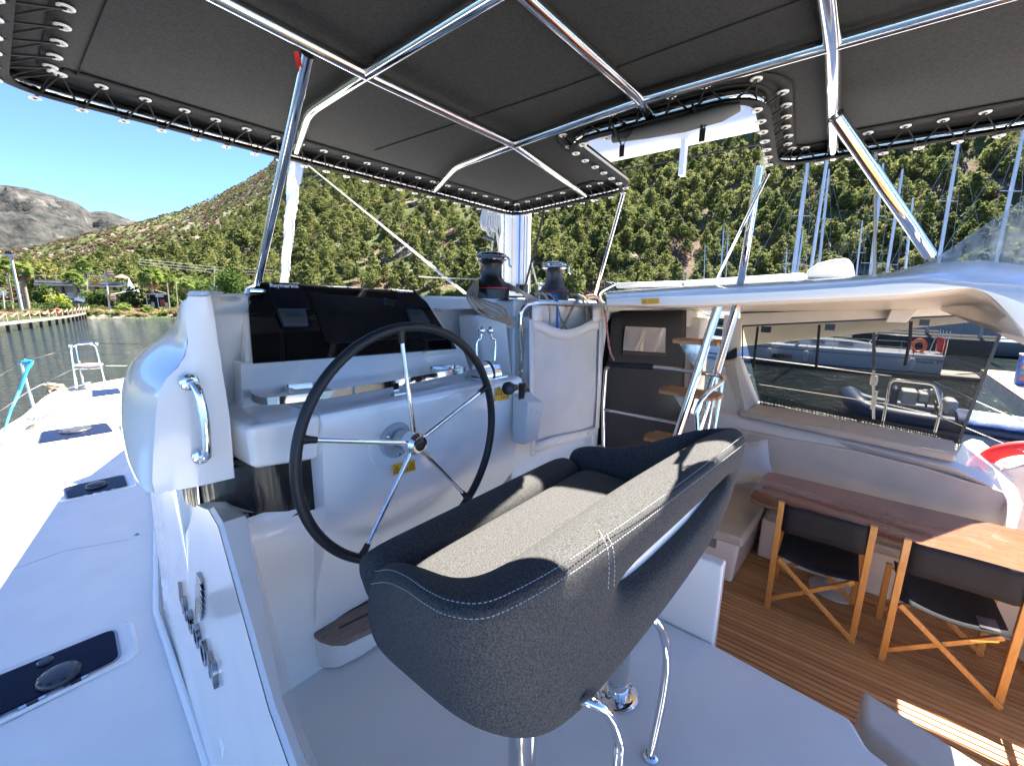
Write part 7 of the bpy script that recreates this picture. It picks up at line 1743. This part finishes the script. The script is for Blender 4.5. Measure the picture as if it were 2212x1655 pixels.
for px in (176, 198, 222): WQ(px, 618, px+2.5, 640, 126, .3, 'column', WALLW, bd)
WQ(145, 632, 172, 643, 127, .4, 'awning', mat('white_render', (), 0), bd)
for k in range(9):
    mb = MB(); a = PS(74+24*k, 604, 124.5); mb.tube([a, a+V((0, 0, 1.5))], .06, 5); mb.build('roof_post', mat('grey_wood_post', (.30, .27, .22), .8), bd)
mb = MB(); mb.tube([PS(72, 604, 124.5)+V((0, 0, .75)), PS(270, 604, 124.5)+V((0, 0, .75))], .03, 4); mb.build('roof_rail', mat('grey_wood_post', (), 0), bd)
WQ(196, 596, 232, 602, 128, 4, 'thatch_roof', mat('thatch', (.26, .20, .12), .95, var=.2, vscale=6, bump=.8, bscale=9), bd)
WQ(199, 608, 212, 615, 123.4, .2, 'orange_sign', mat('orange_board', (.55, .26, .05), .6), bd)
tt = thing('white_tent', 'white pointed tent top behind the beach hut', 'tent', tuple(PS(282, 615, 122)))
mb = MB(); c = PS(281, 622, 122); mb.lathe([(1.5, -.8), (.8, .2), (.35, 1.0), (.08, 1.9)], c, (0, 0, 1), 10); mb.build('canopy', mat('tent_white', (.62, .60, .60), .7), tt, ang=20)
mb = MB(); mb.tube([c+V((0, 0, -4)), c], .1, 6); mb.build('pole', MASTM, tt)
um = thing('thatch_umbrella', 'small thatched umbrella on the roof right of the striped pole', 'umbrella', tuple(PS(263, 610, 124)))
mb = MB(); c = PS(263, 598, 124); mb.lathe([(1.3, -.25), (.7, .15), (.1, .5)], c, (0, 0, 1), 12); mb.build('canopy', mat('thatch', (), 0), um); mb = MB(); mb.tube([c+V((0, 0, -2.0)), c], .06, 5); mb.build('pole', BARK, um)
# beach hut
hu = thing('beach_hut', 'open fronted beach hut with a pale blue awning and red door', 'hut', tuple(ground_at(340, 110)))
WQ(314, 634, 364, 637, 108, 5, 'roof', mat('bleached_thatch', (.45, .38, .3), .9, var=.15, vscale=3), hu)
for px in (314, 338, 363): WQ(px, 636, px+2, 664, 108.2, .2, 'post', mat('pale_wood', (), 0), hu)
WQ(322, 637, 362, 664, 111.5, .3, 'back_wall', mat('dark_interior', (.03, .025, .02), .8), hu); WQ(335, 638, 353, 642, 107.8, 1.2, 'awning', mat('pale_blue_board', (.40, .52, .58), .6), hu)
WQ(345, 647, 355, 663, 109.5, .3, 'red_door', mat('brick_red', (.28, .06, .04), .7), hu); WQ(356, 655, 362, 664, 109, .6, 'white_crate', WALLW, hu); WQ(326, 653, 333, 664, 109.3, .5, 'counter', WALLW, hu)
mb = MB(); a = PS(237, 637, 109); b = PS(318, 622, 112); mb.tube([a, b, PS(360, 634, 110)], .07, 5); mb.build('ridge_pole', mat('pale_wood', (), 0), hu)
# poles
def pole(nm, lb, px, y0, y1, d, r, m, lean=0, cat='pole'):
    b = PS(px+lean, y1, d); b.z = min(b.z, gz(b)+.0); a = PS(px, y0, d); t = thing(nm, lb, cat, tuple(b)); mb = MB(); mb.tube([b, a], r, 8); mb.build('pole', m, t); return t, a, b
LP = mat('pale_lamp_pole', (.55, .54, .50), .6)
t, a, b = pole('street_lamp', 'pale lamp pole rising beside the tall left palm', 23, 552, 657, 104, .17, LP, 22, 'street lamp')
mb = MB(); mb.box((a.x-.9, a.y-.3, a.z-.1), (a.x+.5, a.y+.3, a.z+.12)); mb.build('lamp_head', LP, t); mb = MB(); mb.box((a.x-.5, a.y-.2, a.z+.12), (a.x+.1, a.y+.2, a.z+.6)); mb.build('camera_box', BLACK, t)
OR = mat('orange_panel', (.65, .25, .05), .5)
t, a, b = pole('marker_pole', 'white pole with orange and white striped panels among the trees', 227, 586, 664, 104, .13, LP, 9, 'pole')
for k, (px, y0) in enumerate(((230, 584), (236, 636))):
    q = PS(px, y0, 103.8); mb = MB(); mb.box((q.x-.1, q.y-.2, q.z-1.1), (q.x+.8, q.y+.2, q.z)); mb.build('panel', OR, t)
    for j in range(2): mb = MB(); mb.box((q.x+.05, q.y-.24, q.z-.35-.4*j), (q.x+.8, q.y-.2, q.z-.2-.4*j)); mb.build('stripe', WHT, t)
for lb, px, y0, y1, ln in (('thin pale pole left of the tall palm', 15, 590, 657, 10), ('thin pole right of the beach hut', 361, 611, 655, 3), ('thin yellowish pole before the slender palm', 379, 602, 655, 3), ('short bare post in the yellow shrub', 108, 632, 655, 5)):
    pole('thin_pole', lb, px, y0, y1, 107, .09, mat('yellowish_pole', (.42, .36, .20), .7), ln)
t, a, b = pole('sign_post', 'white signboard on a post at the far left shore', 6, 632, 655, 106, .08, LP, 0, 'sign'); WQ(-6, 630, 13, 638, 106, .1, 'board', WHT, t)
t = thing('floodlight', 'white floodlight tilted on the shore beside the leaning palm', 'lamp', tuple(PS(171, 650, 103))); q = PS(171, 648, 103); mb = MB(); mb.bar(q+V((-.5, 0, .15)), q+V((.6, 0, -.15)), .5, .5); mb.build('head', WHT, t); mb = MB(); mb.bar(q+V((-.6, .1, -.35)), q+V((.2, .1, -.45)), .4, .4); mb.tube([q+V((0, .2, -.4)), q+V((0, .2, -1.6))], .06, 5); mb.build('housing', BLACK, t)
# white roof box right of the wing
t = thing('white_house', 'small white flat roofed house showing above the helm wing', 'house', tuple(PS(462, 634, 150)))
WQ(452, 619, 478, 632, 150, 5, 'wall', mat('white_render', (), 0), t); WQ(440, 630.5, 482, 640, 149, 6, 'roof', mat('white_render', (), 0), t); WQ(458, 621, 462, 628, 149.8, .2, 'window', DG, t); WQ(466, 616, 473, 619, 150, 3, 'roof_box', LP, t)
for lb, px, py, px2, d in (('red roofed house far among the pines', 685, 612, 706, 190), ('pale house far right under the pines', 985, 637, 1004, 210), ('small cream house far above the roof rails', 1296, 596, 1306, 260)):
    t = thing('far_house', lb, 'house', tuple(PS(px, py, d))); WQ(px, py, px2, py+9, d, 7, 'wall', WALLW, t); WQ(px-1, py-3, px2+1, py+.5, d-.5, 8, 'roof', mat('terracotta', (.34, .15, .10), .8), t)
# jetty
jt = thing('jetty', 'timber jetty on dark piles curving out from the shore', 'jetty', tuple(P(0, 700, z=-1.3)))
JW = mat('bleached_planks', (.26, .23, .20), .85, var=.12, vscale=.8); JD = mat('dark_pile', (.05, .042, .035), .9)
tops = [(-60, 706), (0, 699.5), (40, 695), (80, 691), (120, 686.5), (160, 681), (196, 674)]
zj = -1.35
tp = [P(px, py, z=zj) for px, py in tops]; tp = bez(tp, 4)
mb = MB(); rows = []
for p in tp:
    nn = V((p.x, p.y, 0)).normalized(); rows.append([p+V((0, 0, -.22)), p, p+nn*2.6, p+nn*2.6+V((0, 0, -.22))])
mb.grid(rows, closed_u=True); mb.add(rows[-1], [(0, 1, 2, 3)]); mb.build('deck', JW, jt, smooth=False)
L_ = [0]
for a, b in zip(tp, tp[1:]): L_.append(L_[-1]+(b-a).length)
def at_(s):
    for i in range(1, len(L_)):
        if L_[i] >= s: return tp[i-1].lerp(tp[i], (s-L_[i-1])/max(1e-6, L_[i]-L_[i-1]))
    return tp[-1]
n_ = 17; prev = None
for k in range(n_):
    p = at_(L_[-1]*(k+.5)/n_); nn = V((p.x, p.y, 0)).normalized()
    for dd in (.1, 2.3):
        q = p+nn*dd; mb = MB(); mb.tube([V((q.x, q.y, WATER_Z-1)), V((q.x, q.y, zj-.2))], .19, 7); mb.build('pile', JD, jt)
    for dd in (.05, 2.5):
        q = p+nn*dd; mb = MB(); mb.tube([V((q.x, q.y, zj)), V((q.x, q.y, zj+1.0))], .07, 6); mb.build('rail_post', mat('bleached_wood', (), 0), jt)
    if prev is not None:
        for dd in (.05, 2.5):
            a, b = prev[0]+prev[1]*dd+V((0, 0, .92)), p+nn*dd+V((0, 0, .92)); m_ = (a+b)/2-V((0, 0, .35)); mb = MB(); mb.tube(bez([a, m_, b], 4), .035, 4); mb.build('rail_rope', mat('tan_rope', (), 0), jt)
    prev = (p, nn)
for lb, px, py in (('orange life ring hanging on the jetty rail', 124, 668), ('smaller orange ring further along the jetty', 159, 660)):
    q = P(px, py+6, z=zj+.6); t = thing('jetty_ring', lb, 'life ring', tuple(q)); mb = MB(); mb.tube([q+V((math.cos(j/12*6.283)*.4, 0, math.sin(j/12*6.283)*.4)) for j in range(12)], .12, 6, closed=True); mb.build('ring', mat('orange_foam', (), 0), t)
# jetty foot rocks
for k, (px, py) in enumerate(((200, 681), (207, 683), (213, 680), (250, 683), (253, 684), (196, 684))):
    q = P(px, py, z=WATER_Z+.1); o = bpy.data.objects.new('shore_rock', ROCKS[k % 2]); COL.objects.link(o); o.location = q; o.scale = (.9, .7, .8); tag(o, 'pale rock at the water edge near the jetty foot', 'rock', 'rocks at the jetty foot')
# power line across the lower hillside
t = thing('pylon', 'slim lattice pylon standing among the pines right of the mast', 'pylon', tuple(PS(1222, 600, 170)))
mb = MB(); a, b = PS(1222, 605, 170), PS(1222, 520, 170)
for s in (-1, 1):
    mb.bar(a+V((s*.6, 0, -3)), b+V((s*.25, 0, 0)), .12, .12)
for k in range(14):
    p, q = a.lerp(b, k/14), a.lerp(b, (k+1)/14); s = 1 if k % 2 else -1; mb.bar(p+V((s*.55, 0, 0)), q+V((-s*.5, 0, 0)), .08, .08)
for k in (.99, .82): mb.bar(a.lerp(b, k)-V((1.6, -.5, 0)), a.lerp(b, k)+V((1.6, -.5, 0)), .12, .12)
mb.build('lattice', mat('galvanised', (.5, .5, .5), .5), t)
for lb, px, y0, y1 in (('pale utility pole above the dash', 869, 592, 640), ('utility pole left of the furled sail among the pines', 462, 575, 632), ('utility pole between dash and winch', 906, 575, 640)):
    pole('utility_pole', lb, px, y0, y1, 165, .14, LP)
t = thing('power_line', 'thin power lines strung across the foot of the hillside', 'cable', tuple(PS(462, 585, 165)))
for dz in (0, 6, 12):
    mb = MB(); mb.tube([PS(300, 560+dz, 165), PS(462, 577+dz, 165), PS(660, 588+dz, 165), PS(869, 594+dz, 165), PS(1050, 570+dz, 168), PS(1222, 530+dz, 170)], .035, 4); mb.build('wire', mat('pale_wire', (.45, .45, .43), .6), t)
